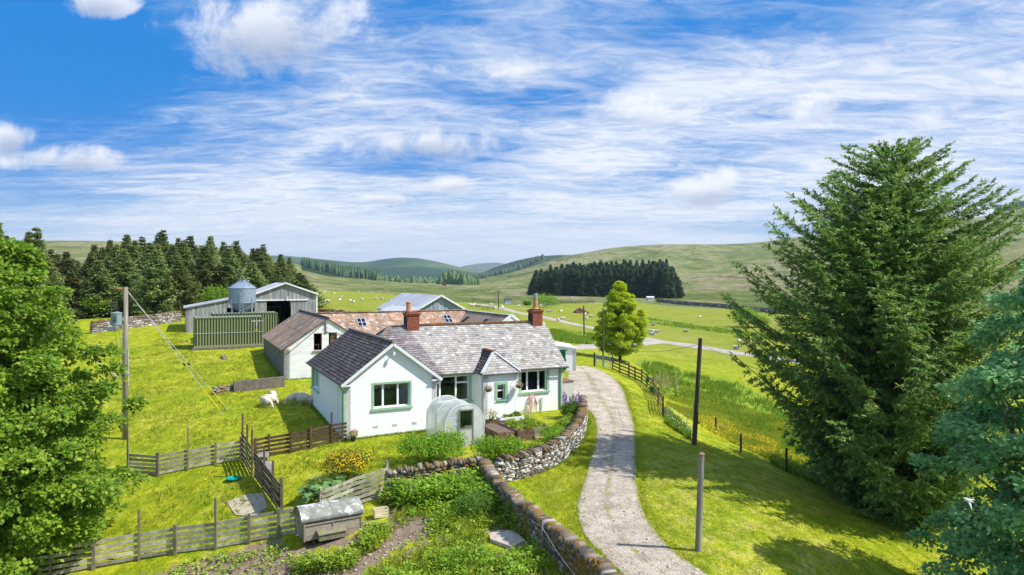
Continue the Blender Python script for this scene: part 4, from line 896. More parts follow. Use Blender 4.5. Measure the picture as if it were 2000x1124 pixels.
mb = MB(); mb.tube([B.p(3.15, -.14, 5.06), B.p(3.15, Lb + .2, 5.06)], .10, 6); mb.build('ridge', 'dark_metal', t)
for (a_, b, z0, z1), k in zip(ho, (0, 1)):
    mb = MB(); 
    for x in (a_, b - .05): mb.fbox(F_, x, x + .05, -.2, -.12, z0, z1)
    mb.fbox(F_, a_, b, -.2, -.12, z1 - .05, z1); mb.fbox(F_, a_, b, -.2, -.12, z0, z0 + .05)
    if k == 0: mb.fbox(F_, a_, b, -.2, -.13, z0 + .36, z0 + .42); mb.fbox(F_, a_ + .35, a_ + .4, -.2, -.14, z0, z0 + .36)
    wd = mb.build('window', 'fence_brown', t); m2 = MB()
    if k: m2.fbox(F_, a_ + .15, b - .04, -.17, -.13, z0 + .02, z1 - .1, .5); m2.build('shutter', 'bed_wood', wd)
    m2 = MB(); m2.fbox(F_, a_ - .08, b + .1, -.05, .1, z0 - .12, z0 - .02); m2.build('sill', 'concrete', wd)
mb = MB(); mb.fbox(F_, 2.95, 3.0, 0, .06, 3.9, 4.75)
for q in range(3): mb.fbox(F_, 2.86, 3.14, .05, .09, 4.0 + q * .3, 4.04 + q * .3)
mb.tube([F_[0] + F_[1] * 3 + F_[2] * .05 + Z3 * 3.9, F_[0] + F_[1] * 3.1 + F_[2] * .05 + Z3 * 3.98, F_[0] + F_[1] * 4.4 + F_[2] * .04 + Z3 * 3.75, F_[0] + F_[1] * 5.2 + F_[2] * .04 + Z3 * 3.0], .018, 5)
mb.tube([F_[0] + F_[1] * 2.9 + F_[2] * .05 + Z3 * 4.7, F_[0] + F_[1] * .1 + F_[2] * .04 + Z3 * 2.4], .018, 5)
mb.build('cable_bracket', 'dark_metal', t)
fl = MB(); fl.prism([B.p(.4, .4, 2.5), B.p(5.9, .4, 2.5), B.p(5.9, 12, 2.5), B.p(.4, 12, 2.5)], (0, 0, .06)); fl.build('floor', 'dark_inside', t)

# ---- long rusty range behind the cottage, and the brown range at its right end
Lg = LF(-17.3, 61.0); LL = 14.4
t = thing('barn', tuple(Lg.p(7, -2, .5)), 'long low range behind the cottage with an orange rusted sheet roof and skylights', 'barn')
mb = MB(); wall(mb, Lg.front(0, -3.1), LL, -.3, 2.7, th=.4); wall(mb, Lg.back(LL, 3.1), LL, -.3, 2.7, th=.4); mb.build('wall', 'white_wall', t)
mb = MB(); sheets(mb, [Lg.p(-.6, -3.3, 2.62), Lg.p(LL + .2, -3.3, 2.62), Lg.p(LL + .2, 0, 4.92), Lg.p(-.6, 0, 4.92)], rn=r2, panel=.7, over=1.2); sheets(mb, [Lg.p(LL + .2, 3.3, 2.62), Lg.p(-.6, 3.3, 2.62), Lg.p(-.6, 0, 4.92), Lg.p(LL + .2, 0, 4.92)], rn=r2)
mb.build('roof', 'rust_roof_long', t)
mb = MB()
for k in range(9): mb.beam(Lg.p(-.4 + k * 1.65, 0, 4.97), Lg.p(-.4 + k * 1.65 + 1.62, 0, 4.97), .34, .05, r=k / 9)
mb.build('ridge', 'galvanised' if 0 else 'rust_roof_long', t)
def skylight(root, L_, s0, s1, v0, v1, r_e, z_e, r_r, z_r, m1='lead', axis='front'):
    n = None
    P_ = lambda s_, v: L_.p(s_, r_e + (r_r - r_e) * v, z_e + (z_r - z_e) * v)
    nn = (P_(1, 0) - P_(0, 0)).cross(P_(0, 1) - P_(0, 0)).normalized(); nn = nn if nn.z > 0 else -nn
    mb = MB()
    for a_, b in ((P_(s0, v0), P_(s1, v0)), (P_(s0, v1), P_(s1, v1)), (P_(s0, v0), P_(s0, v1)), (P_(s1, v0), P_(s1, v1)), (P_((s0 + s1) / 2, v0), P_((s0 + s1) / 2, v1)), (P_(s0, (v0 + v1) / 2), P_(s1, (v0 + v1) / 2))): mb.beam(a_ + nn * .06, b + nn * .06, .045, .05, up=nn)
    f = mb.build('skylight', m1, root); m2 = MB(); m2.prism([P_(s0, v0) + nn * .045, P_(s1, v0) + nn * .045, P_(s1, v1) + nn * .045, P_(s0, v1) + nn * .045], tuple(nn * .006)); m2.build('pane', 'glass', f)
    m2 = MB(); m2.prism([P_(s0, v0) + nn * .03, P_(s1, v0) + nn * .03, P_(s1, v1) + nn * .03, P_(s0, v1) + nn * .03], tuple(nn * .006)); m2.build('lining', 'dark_inside', f)
skylight(t, Lg, 3.2, 3.95, .48, .76, -3.3, 2.62, 0, 4.92); skylight(t, Lg, 11.5, 12.25, .52, .80, -3.3, 2.62, 0, 4.92)
E2 = LF(-4.45, 67.2, 0, R(-64))         # ridge runs towards the viewer
t = thing('barn', tuple(E2.p(5, 0, .5)), 'brown roofed range with a small white gable ending the steading on the right', 'barn')
mb = MB(); wall(mb, E2.front(0, -3.0), 10, -.6, 2.6, th=.4); wall(mb, E2.back(10, 3.0), 10, -.8, 2.6, th=.4); wall(mb, (E2.p(10, -3, 0), E2.w, E2.u), 6, -.8, 2.6, th=.4); mb.prism([E2.p(9.6, -3, 2.6), E2.p(9.6, 3, 2.6), E2.p(9.6, 0, 4.86)], tuple(E2.u * .4)); mb.build('wall', 'white_wall', t)
mb = MB(); sheets(mb, [E2.p(-1.5, -3.2, 2.5), E2.p(10.05, -3.2, 2.5), E2.p(10.05, 0, 4.86), E2.p(-1.5, 0, 4.86)], rn=r2); sheets(mb, [E2.p(10.05, 3.2, 2.5), E2.p(-1.5, 3.2, 2.5), E2.p(-1.5, 0, 4.86), E2.p(10.05, 0, 4.86)], rn=r2); mb.build('roof', 'brown_roof', t)
mb = MB(); mb.beam(E2.p(-1, 0, 4.9), E2.p(10, 0, 4.9), .26, .06); mb.build('ridge', 'lead', t)
mb = MB(); mb.beam(E2.p(10.05, -3.2, 2.55), E2.p(10.05, 0, 4.93), .05, .2); mb.beam(E2.p(10.05, 3.2, 2.55), E2.p(10.05, 0, 4.93), .05, .2); mb.build_each('bargeboard', 'pale_trim', t)
for s0 in (1.9, 6.3):
    skylight(t, E2, s0, s0 + .55, .52, .78, -3.2, 2.5, 0, 4.86, 'dark_metal')

# ---- grey gabled shed behind
S2 = LF(-11.5, 79.6); t = thing('shed', tuple(S2.p(3, 5, .8)), 'grey roofed timber shed with a blue-grey boarded gable behind the rusty range', 'shed')
mb = MB(); n_ = 27
for k in range(n_):
    a_, b = k * 6.7 / n_, (k + 1) * 6.7 / n_; zt = lambda q: 4.15 + min(q, 6.7 - q) * 1.85 / 3.35
    mb.prism([S2.p(a_, (k % 2) * .03, 0), S2.p(b, (k % 2) * .03, 0), S2.p(b, (k % 2) * .03, zt(b)), S2.p(a_, (k % 2) * .03, zt(a_))], tuple(S2.w * .06))
wall(mb, S2.left(), 15.5, -.5, 4.1); wall(mb, S2.right(6.7), 15.5, -1.5, 4.1); mb.build('wall', 'blue_boards', t)
mb = MB(); sheets(mb, [S2.p(-.35, 15.6, 3.98), S2.p(-.35, -.3, 3.98), S2.p(3.35, -.3, 6.02), S2.p(3.35, 15.6, 6.02)], rn=r2, pitch=.3, panel=1.2, over=4.2); sheets(mb, [S2.p(7.05, -.3, 3.98), S2.p(7.05, 15.6, 3.98), S2.p(3.35, 15.6, 6.02), S2.p(3.35, -.3, 6.02)], rn=r2, pitch=.3, panel=1.2, over=4.2); mb.build('roof', 'grey_roof', t)
mb = MB()
for e_ in (-.37, 7.07): mb.beam(S2.p(e_, -.32, 3.96), S2.p(3.35, -.32, 6.03), .05, .2)
mb.build_each('bargeboard', 'pale_trim', t)
# ---- big grey shed with open front and lean-to
S3 = LF(-28.9, 76.4, 2.3); t = thing('shed', tuple(S3.p(3, 3, 0)), 'large grey boarded farm shed with an open dark doorway and a lean-to on its left', 'shed')
mb = MB(); F_ = S3.front(); gw = 6.8; zt = lambda q: 3.95 + min(q, gw - q) * 1.2 / (gw / 2)
def boards(mb, F_, a0, a1, z0, zf, w_=.22, z0f=None):
    k = 0; x = a0
    while x < a1 - .01:
        b = min(x + w_, a1); d = (k % 2) * .025
        mb.prism([F_[0] + F_[1] * x + F_[2] * d + Z3 * z0, F_[0] + F_[1] * b + F_[2] * d + Z3 * z0, F_[0] + F_[1] * b + F_[2] * d + Z3 * zf(b), F_[0] + F_[1] * x + F_[2] * d + Z3 * zf(x)], tuple(-F_[2] * .05)); x = b; k += 1
boards(mb, F_, 0, 1.35, -.8, lambda q: 3.3); boards(mb, F_, 4.0, gw, -.8, lambda q: 3.3); boards(mb, (F_[0] + Z3 * 0, F_[1], F_[2]), 0, gw, 3.3, zt); mb.build('wall', 'grey_boards', t)
mb = MB(); wall(mb, S3.right(gw), 9, -1.5, 3.95, th=.1); o = mb.build('wall', 'pale_trim', t); o['label'] = 'pale metal side wall of the shed'
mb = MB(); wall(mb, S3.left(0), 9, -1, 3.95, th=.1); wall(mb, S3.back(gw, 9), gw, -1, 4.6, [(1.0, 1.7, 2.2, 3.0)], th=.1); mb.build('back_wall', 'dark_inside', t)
mb = MB(); sheets(mb, [S3.p(gw + .25, -.25, 3.9), S3.p(gw + .25, 9.2, 3.9), S3.p(gw / 2, 9.2, 5.22), S3.p(gw / 2, -.25, 5.22)], pitch=.3, over=5, panel=2); sheets(mb, [S3.p(-.2, 9.2, 3.9), S3.p(-.2, -.25, 3.9), S3.p(gw / 2, -.25, 5.22), S3.p(gw / 2, 9.2, 5.22)], pitch=.3, over=5, panel=2); mb.build('roof', 'grey_roof', t)
mb = MB(); mb.beam(S3.p(-.2, -.28, 3.9), S3.p(gw / 2, -.28, 5.22), .05, .16); mb.beam(S3.p(gw + .25, -.28, 3.9), S3.p(gw / 2, -.28, 5.22), .05, .16); mb.fbox(F_, gw - .02, gw + .16, -.1, .04, -1, 3.9); mb.build_each('bargeboard', 'pale_trim', t)
mb = MB(); mb.fbox(F_, 0, gw - .9, .03, .14, 3.22, 3.36); mb.build('door_track', 'pale_trim', t)
mb = MB(); q = F_[0] + F_[1] * 3.6 + Z3 * 3.7; mb.tube([q, q + F_[2] * .3 - Z3 * .05], .04, 6); mb.tube([q + F_[2] * .3 - Z3 * .3 - F_[1] * .1, q + F_[2] * .35], .09, 8); mb.build('floodlight', 'pale_trim', t)
FL2 = (S3.p(-6.9, 0, 0), S3.u, -S3.w); zl = lambda q: 2.55 + q * .19
mb = MB(); boards(mb, FL2, 0, 4.1, -.6, lambda q: 2.5); boards(mb, FL2, 0, 6.9, 2.5, zl, .22); wall(mb, (FL2[0], S3.w, -S3.u), 7, -.8, 2.5, th=.1); o = mb.build('lean_to_wall', 'grey_boards', t)
mb = MB(); sheets(mb, [FL2[0] - S3.u * .2 - S3.w * .2 + Z3 * 2.55, FL2[0] + S3.u * 6.9 - S3.w * .2 + Z3 * 3.9, FL2[0] + S3.u * 6.9 + S3.w * 7 + Z3 * 3.9, FL2[0] - S3.u * .2 + S3.w * 7 + Z3 * 2.55], over=4, panel=2); mb.build('lean_to_roof', 'grey_roof', t)
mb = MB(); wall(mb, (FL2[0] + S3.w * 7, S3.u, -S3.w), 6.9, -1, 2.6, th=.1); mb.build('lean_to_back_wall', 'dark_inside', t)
# a green tractor front in the doorway
q = S3.p(2.7, 3.5, -.1)
t = thing('tractor', tuple(q), 'green tractor parked in the dark doorway of the big grey shed', 'tractor')
mb = MB(); L_ = LF(q.x, q.y, q.z); mb.prism([L_.p(-.35, -1.2, .7), L_.p(.35, -1.2, .7), L_.p(.35, .3, .7), L_.p(-.35, .3, .7)], (0, 0, .65)); mb.build('bonnet', 'door_green', t)
mb = MB()
for a_, b in ((-.65, .3), (.65, .3), (-.65, 1.6), (.65, 1.6)): mb.tube([L_.p(a_, b, 1.2), L_.p(a_, b, 2.4)], .04, 5)
mb.prism([L_.p(-.75, .2, 2.4), L_.p(.75, .2, 2.4), L_.p(.75, 1.7, 2.4), L_.p(-.75, 1.7, 2.4)], (0, 0, .1)); mb.build('cab', 'door_green', t)
for a_, b, rr_ in ((-.8, -.8, .45), (.8, -.8, .45), (-.9, 1.1, .8), (.9, 1.1, .8)):
    mb = MB(); mb.tube([L_.p(a_ - .18, b, rr_ - .1), L_.p(a_ + .18, b, rr_ - .1)], rr_, 18); mb.build('wheel', 'dark_metal', t)

# ---- feed silo
c0 = PT(473, 545, 68.5); gz = T(c0.x, c0.y)
t = thing('feed_silo', (c0.x, c0.y, gz), 'galvanised grey feed silo on legs in front of the big shed', 'silo'); c0.z = 0
mb = MB(); rr_ = 1.28; z0 = 5.6; z1 = 7.05
mb.lathe(c0, [(rr_, z0), (rr_ + .03, z0 + .03), (rr_, z0 + .06), (rr_, z0 + .70), (rr_ + .025, z0 + .72), (rr_, z0 + .74), (rr_, z1), (rr_ + .05, z1 + .01), (rr_ + .04, z1 + .05), (.45, z1 + .62), (.36, z1 + .66), (.36, z1 + .82), (.0, z1 + .86)], 32); mb.build('tank', 'galvanised', t, smooth=False)
mb = MB(); mb.lathe(c0, [(.18, 4.25), (.2, 4.3), (rr_ - .01, z0 + .01)], 32); mb.build('hopper', 'galvanised', t)
for k in range(4):
    an = R(45 + 90 * k + 20); mb = MB(); q = c0 + Vector((math.cos(an) * rr_, math.sin(an) * rr_, 0)); mb.beam(q + Z3 * (gz - .3), q + Z3 * (z0 + .5), .12, .12); mb.build('leg', 'galvanised', t)
mb = MB()
for k in range(4):
    a_ = R(65 + 90 * k); b = R(65 + 90 * (k + 1)); q0 = c0 + Vector((math.cos(a_), math.sin(a_), 0)) * rr_; q1 = c0 + Vector((math.cos(b), math.sin(b), 0)) * rr_
    mb.beam(q0 + Z3 * 4.3, q1 + Z3 * 5.4, .06, .06); mb.beam(q1 + Z3 * 4.3, q0 + Z3 * 5.4, .06, .06); mb.beam(q0 + Z3 * 4.25, q1 + Z3 * 4.25, .07, .07)
mb.build_each('brace', 'galvanised', t)
mb = MB(); q = c0 + Vector((.45, -rr_ - .05, 0))
for d in (-.16, .16): mb.tube([q + Vector((d, 0, gz)), q + Vector((d, 0, z1)), c0 + Vector((.3 + d, -.45, z1 + .66))], .03, 5)
z = gz + .3
while z < z1: mb.tube([q + Vector((-.16, 0, z)), q + Vector((.16, 0, z))], .02, 4); z += .3
mb.tube([c0 + Vector((.1, -.3, z1 + .7)), c0 + Vector((.3, -.35, z1 + 1.0)), c0 + Vector((.75, -.4, z1 + .75)), c0 + Vector((.95, -.5, z1 + .3))], .04, 6)
mb.build('ladder', 'galvanised', t)

# ---- shipping containers
def container(L_, lb, ln=6.06, ht=2.6, dp=2.44):
    t = thing('shipping_container', tuple(L_.p(3, 1, 0)), lb, 'container', 'old green shipping containers')
    n_ = 24
    for sgn, r0 in ((-1, .0), (1, dp)):
        mb = MB()
        for k in range(n_):
            x0 = .12 + (ln - .24) * k / n_; w_ = (ln - .24) / n_
            A_ = [(x0, .08), (x0 + w_ * .35, .08), (x0 + w_ * .52, .012), (x0 + w_ * .83, .012), (x0 + w_, .08)]
            for (a_, d0), (b, d1) in zip(A_, A_[1:]):
                y0, y1 = (r0 - sgn * d0), (r0 - sgn * d1); mb.quad(L_.p(a_, y0, .15), L_.p(b, y1, .15), L_.p(b, y1, ht - .12), L_.p(a_, y0, ht - .12), .95 if d0 == d1 == .012 else (.55 if d0 != d1 else .12))
        mb.build('side_panel', 'container_green', t)
    mb = MB()
    for r0 in (0, dp - .1):
        mb.prism([L_.p(0, r0, 0), L_.p(ln, r0, 0), L_.p(ln, r0 + .1, 0), L_.p(0, r0 + .1, 0)], (0, 0, .16)); mb.prism([L_.p(0, r0, ht - .12), L_.p(ln, r0, ht - .12), L_.p(ln, r0 + .1, ht - .12), L_.p(0, r0 + .1, ht - .12)], (0, 0, .11))
        for a_ in (0, ln - .12): mb.prism([L_.p(a_, r0, .16), L_.p(a_ + .12, r0, .16), L_.p(a_ + .12, r0 + .1, .16), L_.p(a_, r0 + .1, .16)], (0, 0, ht - .28))
    mb.build('frame', 'container_green', t)
    mb = MB()
    for k in range(18):
        a_ = .1 + (ln - .2) * k / 18; w_ = (ln - .2) / 18; mb.prism([L_.p(a_, .08, ht - .04), L_.p(a_ + w_ * .6, .08, ht - .04), L_.p(a_ + w_ * .6, dp - .08, ht - .04), L_.p(a_, dp - .08, ht - .04)], (0, 0, .05))
    mb.prism([L_.p(.1, .1, ht - .1), L_.p(ln - .1, .1, ht - .1), L_.p(ln - .1, dp - .1, ht - .1), L_.p(.1, dp - .1, ht - .1)], (0, 0, .07)); mb.build('roof', 'container_top', t)
    for a_ in (.04, ln - .1):
        mb = MB(); mb.prism([L_.p(a_, .1, .16), L_.p(a_ + .05, .1, .16), L_.p(a_ + .05, dp - .1, .16), L_.p(a_, dp - .1, .16)], (0, 0, ht - .28)); mb.build('end_wall', 'container_green' if a_ < 1 else 'container_top', t)
    mb = MB()
    for k in range(4):
        mb.tube([L_.p(ln + .02, .5 + k * .5, .2), L_.p(ln + .02, .5 + k * .5, ht - .2)], .025, 5)
    mb.build_each('locking_bar', 'lead', t)
    return t
C1 = LF(-28.9, 62.0, 1.72); t = container(C1, 'olive green ribbed shipping container standing on a concrete strip, nearest the lawn', ht=2.72)
FC = C1.front(); mb = MB()
for k, (x, w_) in enumerate(((.0, .07), (.10, .06), (.19, .07), (.28, .05), (.37, .09), (.50, .06), (.59, .07), (.68, .06), (.80, .04), (.92, .05))): mb.fbox(FC, 4.95 + x, 4.95 + x + w_ * .8, -.002, .012, 2.25, 2.35)
for x, z in ((5.3, 2.12), (5.38, 2.12), (5.3, 2.0), (5.37, 1.98), (5.34, 1.85), (5.33, 1.75)): mb.fbox(FC, x, x + .055, -.002, .012, z - .04, z + .04)
mb.build('markings', 'pale_trim', t); mb = MB(); mb.fbox(FC, 5.28, 5.42, -.002, .013, 1.4, 1.56); mb.build('sticker', 'yellow', t)
mb = MB(); mb.fbox(FC, .05, 6.0, .0, .02, 1.27, 1.30); mb.build('strap', 'lead', t)
C2 = LF(-28.8, 65.5, 1.95); container(C2, 'second green shipping container parked behind the first one', ht=2.7)
mb = MB(); mb.prism([C1.p(-.15, -.25, -.9), C1.p(6.9, -.25, -.9), C1.p(6.9, 2.7, -.9), C1.p(-.15, 2.7, -.9)], (0, 0, .9)); tag(mb.build('plinth', 'dirty_concrete'), 'dark concrete strip under the green containers', 'plinth')

# ---- walls of mortared concrete in front of the barn
def lowwall(pts, h, th, m_, name, lb):
    P_ = [G(*p) for p in pts]; mb = MB()
    for a_, b in zip(P_, P_[1:]):
        d = (b - a_); d.z = 0; d.normalize(); n = Vector((-d.y, d.x, 0)) * th
        mb.add([tuple(a_ - Z3 * .3), tuple(b - Z3 * .3), tuple(b - Z3 * .3 + n), tuple(a_ - Z3 * .3 + n), tuple(a_ + Z3 * h), tuple(b + Z3 * h), tuple(b + Z3 * h + n), tuple(a_ + Z3 * h + n)], MB.BF)
    return tag(mb.build(name, m_), lb, 'wall')
lowwall([(457, 767), (556, 756)], .72, .25, 'dirty_concrete', 'concrete_wall', 'low dark concrete wall running from the white barn corner into the lawn')

# ---- polytunnel
PL = LF(-3.12, 32.1, 0); pw, ph_, pl_ = 1.95, 2.0, 2.7
t = thing('polytunnel', tuple(PL.p(1, 1, 0)), 'small polytunnel of cloudy plastic film with a wooden framed door against the cottage front', 'polytunnel')
def arch(w_, h, n=18):
    return [(w_ / 2 - math.copysign(abs(math.cos(math.pi * k / n)) ** .85, math.cos(math.pi * k / n)) * w_ / 2, h * .52 + math.sin(math.pi * k / n) * h * .48) for k in range(n + 1)]
prof = [(0, -.1)] + arch(pw, ph_) + [(pw, -.1)]
mb = MB(); rs = random.Random(2)
ys = [0, .25, .45, .9, 1.1, 1.35, 1.8, 2.2, 2.45, 2.7]
for y0, y1 in zip(ys, ys[1:]):
    s0 = 1 - .012 * math.sin(y0 / 1.35 * math.pi) ** 2 * 2; s1 = 1 - .012 * math.sin(y1 / 1.35 * math.pi) ** 2 * 2
    for (a_, z0), (b, z1) in zip(prof, prof[1:]):
        f = lambda a__, s_: pw / 2 + (a__ - pw / 2) * s_
        mb.quad(PL.p(f(a_, s0), y0, z0 * s0), PL.p(f(b, s0), y0, z1 * s0), PL.p(f(b, s1), y1, z1 * s1), PL.p(f(a_, s1), y1, z0 * s1))
mb.build('cover', 'film', t, smooth=True)
d0, d1 = .68, 1.36
mb = MB()
for k in range(len(prof) - 1):
    (a_, z0), (b, z1) = prof[k], prof[k + 1]; ca = min(max(a_, d0), d1); cb_ = min(max(b, d0), d1)
    za = 1.72 if d0 < (a_ + b) / 2 < d1 else min(z0, 1.72); zb_ = 1.72 if d0 < (a_ + b) / 2 < d1 else min(z1, 1.72)
    w1, w2 = rs.uniform(-.03, .03), rs.uniform(-.03, .03)
    if k == 0 or k == len(prof) - 2: mb.quad(PL.p(a_, 0, z0), PL.p(b, 0, z1), PL.p(cb_, .0 + w1, za), PL.p(ca, .0 + w2, za - .6), .5)
    else: mb.quad(PL.p(a_, 0, z0), PL.p(b, 0, z1), PL.p(cb_, w1, zb_), PL.p(ca, w2, za), .5)
mb.quad(PL.p(0, 0, -.1), PL.p(d0, 0, -.1), PL.p(d0, 0, 1.2), PL.p(0, 0, .9)); mb.quad(PL.p(d1, 0, -.1), PL.p(pw, 0, -.1), PL.p(pw, 0, .9), PL.p(d1, 0, 1.2))
mb.build('end_panel', 'film', t)
for y in (0, 1.35, 2.7):
    mb = MB(); mb.tube([PL.p(pw / 2 + (a_ - pw / 2) * 1.012, y, z * 1.008) for a_, z in prof], .022, 6); mb.build('hoop', 'pale_trim', t)
mb = MB(); F_ = PL.front(0, -.03)
for x in (d0 - .04, d1 - .02): mb.fbox(F_, x, x + .06, 0, .05, -.1, 1.78)
mb.fbox(F_, d0 - .06, d1 + .06, .001, .049, 1.72, 1.78); mb.fbox(F_, d0, d1, .002, .04, .85, .90); mb.fbox(F_, d0, d1, .002, .04, 0, .05)
dr = mb.build('door', 'coop_wood', t); mb = MB(); mb.fbox(F_, d0 + .02, d1 - .02, .01, .02, .9, 1.72); mb.build('upper_panel', 'teal_plastic' if 0 else 'glass', dr); mb = MB(); mb.fbox(F_, d0 + .03, d1 - .03, -.05, -.03, 1.0, 1.72); mb.build('screen', 'green_paint', dr)
mb = MB(); mb.fbox(F_, d0 + .02, d1 - .02, .01, .02, .05, .85); mb.build('lower_panel', 'film', dr)
t2 = thing('potted_plant', tuple(PL.p(1.0, .9, .2)), 'leafy plant growing inside the polytunnel behind its door', 'plant'); leafball(PL.p(1.0, .9, .55), .4, 400, 'leaf_darkweed', t2, 'foliage', .12); mb = MB(); mb.lathe(PL.p(1.0, .9, .05), [(.16, 0), (.2, .3)], 12); mb.build('pot', 'near_black', t2)

# ---- raised beds and planters in front of the porch
def bed(s0, s1, r0, r1, h, lb, m_='bed_wood', zb_=0.0, plants=0, soilz=.08):
    c0 = H.p((s0 + s1) / 2, (r0 + r1) / 2, 0); gz = T(c0.x, c0.y) - .05; t = thing('raised_bed', (c0.x, c0.y, gz), lb, 'raised bed')
    mb = MB(); z0, z1 = gz, gz + h + .05; w_ = .05
    for (a0, b0, a1, b1) in ((s0, r0, s1, r0 + w_), (s0, r1 - w_, s1, r1), (s0, r0 + w_, s0 + w_, r1 - w_), (s1 - w_, r0 + w_, s1, r1 - w_)):
        for k in range(3):
            q0 = z0 + (z1 - z0) * k / 3 + .004; q1 = z0 + (z1 - z0) * (k + 1) / 3 - .004; e_ = .002 * (k % 2)
            mb.prism([H.p(a0 + e_, b0 + e_, q0), H.p(a1 - e_, b0 + e_, q0), H.p(a1 - e_, b1 - e_, q0), H.p(a0 + e_, b1 - e_, q0)], (0, 0, q1 - q0))
    mb.build('side_board', m_, t); mb = MB(); mb.prism([H.p(s0 + w_, r0 + w_, z1 - soilz - .1), H.p(s1 - w_, r0 + w_, z1 - soilz - .1), H.p(s1 - w_, r1 - w_, z1 - soilz - .1), H.p(s0 + w_, r1 - w_, z1 - soilz - .1)], (0, 0, .1)); mb.build('bed_soil', 'soil', t)
    if plants:
        rs = np.random.RandomState(plants); c_ = [H.p(rs.uniform(s0 + .1, s1 - .1), rs.uniform(r0 + .15, r1 - .15), z1 - .05) for _ in range(plants)]
        P_ = np.array([tuple(c__) for c__ in c_]).repeat(14, 0); A_ = rs.normal(size=P_.shape); A_[:, 2] = np.abs(A_[:, 2]) + .5
        kites('plants', P_, A_, rs.normal(size=P_.shape), rs.uniform(.1, .28, len(P_)), .09, 'leaf_weed', t)
    return t
bed(6.45, 7.35, -4.15, -1.9, .52, 'brown wooden raised bed of bare soil touching the polytunnel', soilz=.03)
bed(7.5, 8.45, -4.2, -1.6, .50, 'brown wooden raised bed with seedlings, middle of the three beds', plants=26)
bed(8.55, 9.45, -3.85, -1.9, .46, 'raised bed of rough grey-brown boards with grasses, right of the three beds', m_='coop_wood', plants=55)
t = bed(7.9, 9.3, -1.35, -.8, .5, 'white painted rectangular planter against the porch wall', m_='plastic_white', plants=14)
t['category'] = 'planter'; t.name = 'planter'
bed(7.35, 7.85, -1.2, -.6, .35, 'small dark planter with a pale shrub left of the white planter', m_='bed_wood', plants=3).name = 'planter'
# ------------------------------------------------------------------ dry stone walls
def resample(P_, step):
    out = [P_[0]]; acc = 0
    L = [0]
    for a_, b in zip(P_, P_[1:]): L.append(L[-1] + (Vector(b) - Vector(a_)).length)
    n = max(1, int(L[-1] / step)); res = []
    for i in range(n + 1):
        d = L[-1] * i / n; k = min(len(P_) - 2, max(j for j in range(len(L)) if L[j] <= d + 1e-6)); u = (d - L[k]) / max(L[k + 1] - L[k], 1e-6); res.append(Vector(P_[k]).lerp(Vector(P_[k + 1]), u))
    return res
def catmull(P_, m_=6):
    out = []; n = len(P_)
    for i in range(n - 1):
        p0, p1, p2, p3 = P_[max(i - 1, 0)], P_[i], P_[i + 1], P_[min(i + 2, n - 1)]
        for k in range(m_):
            u = k / m_; out.append(.5 * (2 * p1 + (p2 - p0) * u + (2 * p0 - 5 * p1 + 4 * p2 - p3) * u * u + (3 * p1 - p0 - 3 * p2 + p3) * u ** 3))
    return out + [P_[-1]]
_t = []
def _cube(n):
    """unit rounded block template"""
    import itertools
    vs = [(x, y, z) for x in (-1, 1) for y in (-1, 1) for z in (-1, 1)]
    return vs
# stone template: a cube subdivided once and rounded
def stone_template():
    bm_v = {}; vs = []; fs = []
    def vid(p):
        if p not in bm_v: bm_v[p] = len(vs); vs.append(p)
        return bm_v[p]
    for ax in range(3):
        for sg in (-1, 1):
            for i in (-1, 0):
                for j in (-1, 0):
                    q = []
                    for a_, b in ((i, j), (i + 1, j), (i + 1, j + 1), (i, j + 1)):
                        p = [0, 0, 0]; p[ax] = sg; p[(ax + 1) % 3] = a_; p[(ax + 2) % 3] = b; q.append(vid(tuple(p)))
                    fs.append(tuple(q if sg > 0 else q[::-1]))
    V = np.array(vs, float); l = np.linalg.norm(V, axis=1)[:, None]; V = V / l * (.55 * l + .45 * 1.15); return V, np.array(fs)
SV, SF = stone_template()
class Stones:
    def __init__(s, seed): s.V = []; s.n = 0; s.F = []; s.r = []; s.rs = np.random.RandomState(seed)
    def add(s, c, ex, ey, ez, sx, sy, sz, rv=None):
        V = SV * (1 + s.rs.uniform(-.16, .16, SV.shape)); M_ = np.array([list(ex * sx), list(ey * sy), list(ez * sz)]) * .5
        s.V.append(V @ M_ + np.array(c)); s.F.append(SF + s.n); s.n += len(V); s.r += [s.rs.rand() if rv is None else rv] * len(SF)
    def build(s, name, m_, parent=None): return npmesh(name, np.concatenate(s.V), np.concatenate(s.F), m_, parent, rnd=s.r, off=parent_loc(parent) if parent else None)
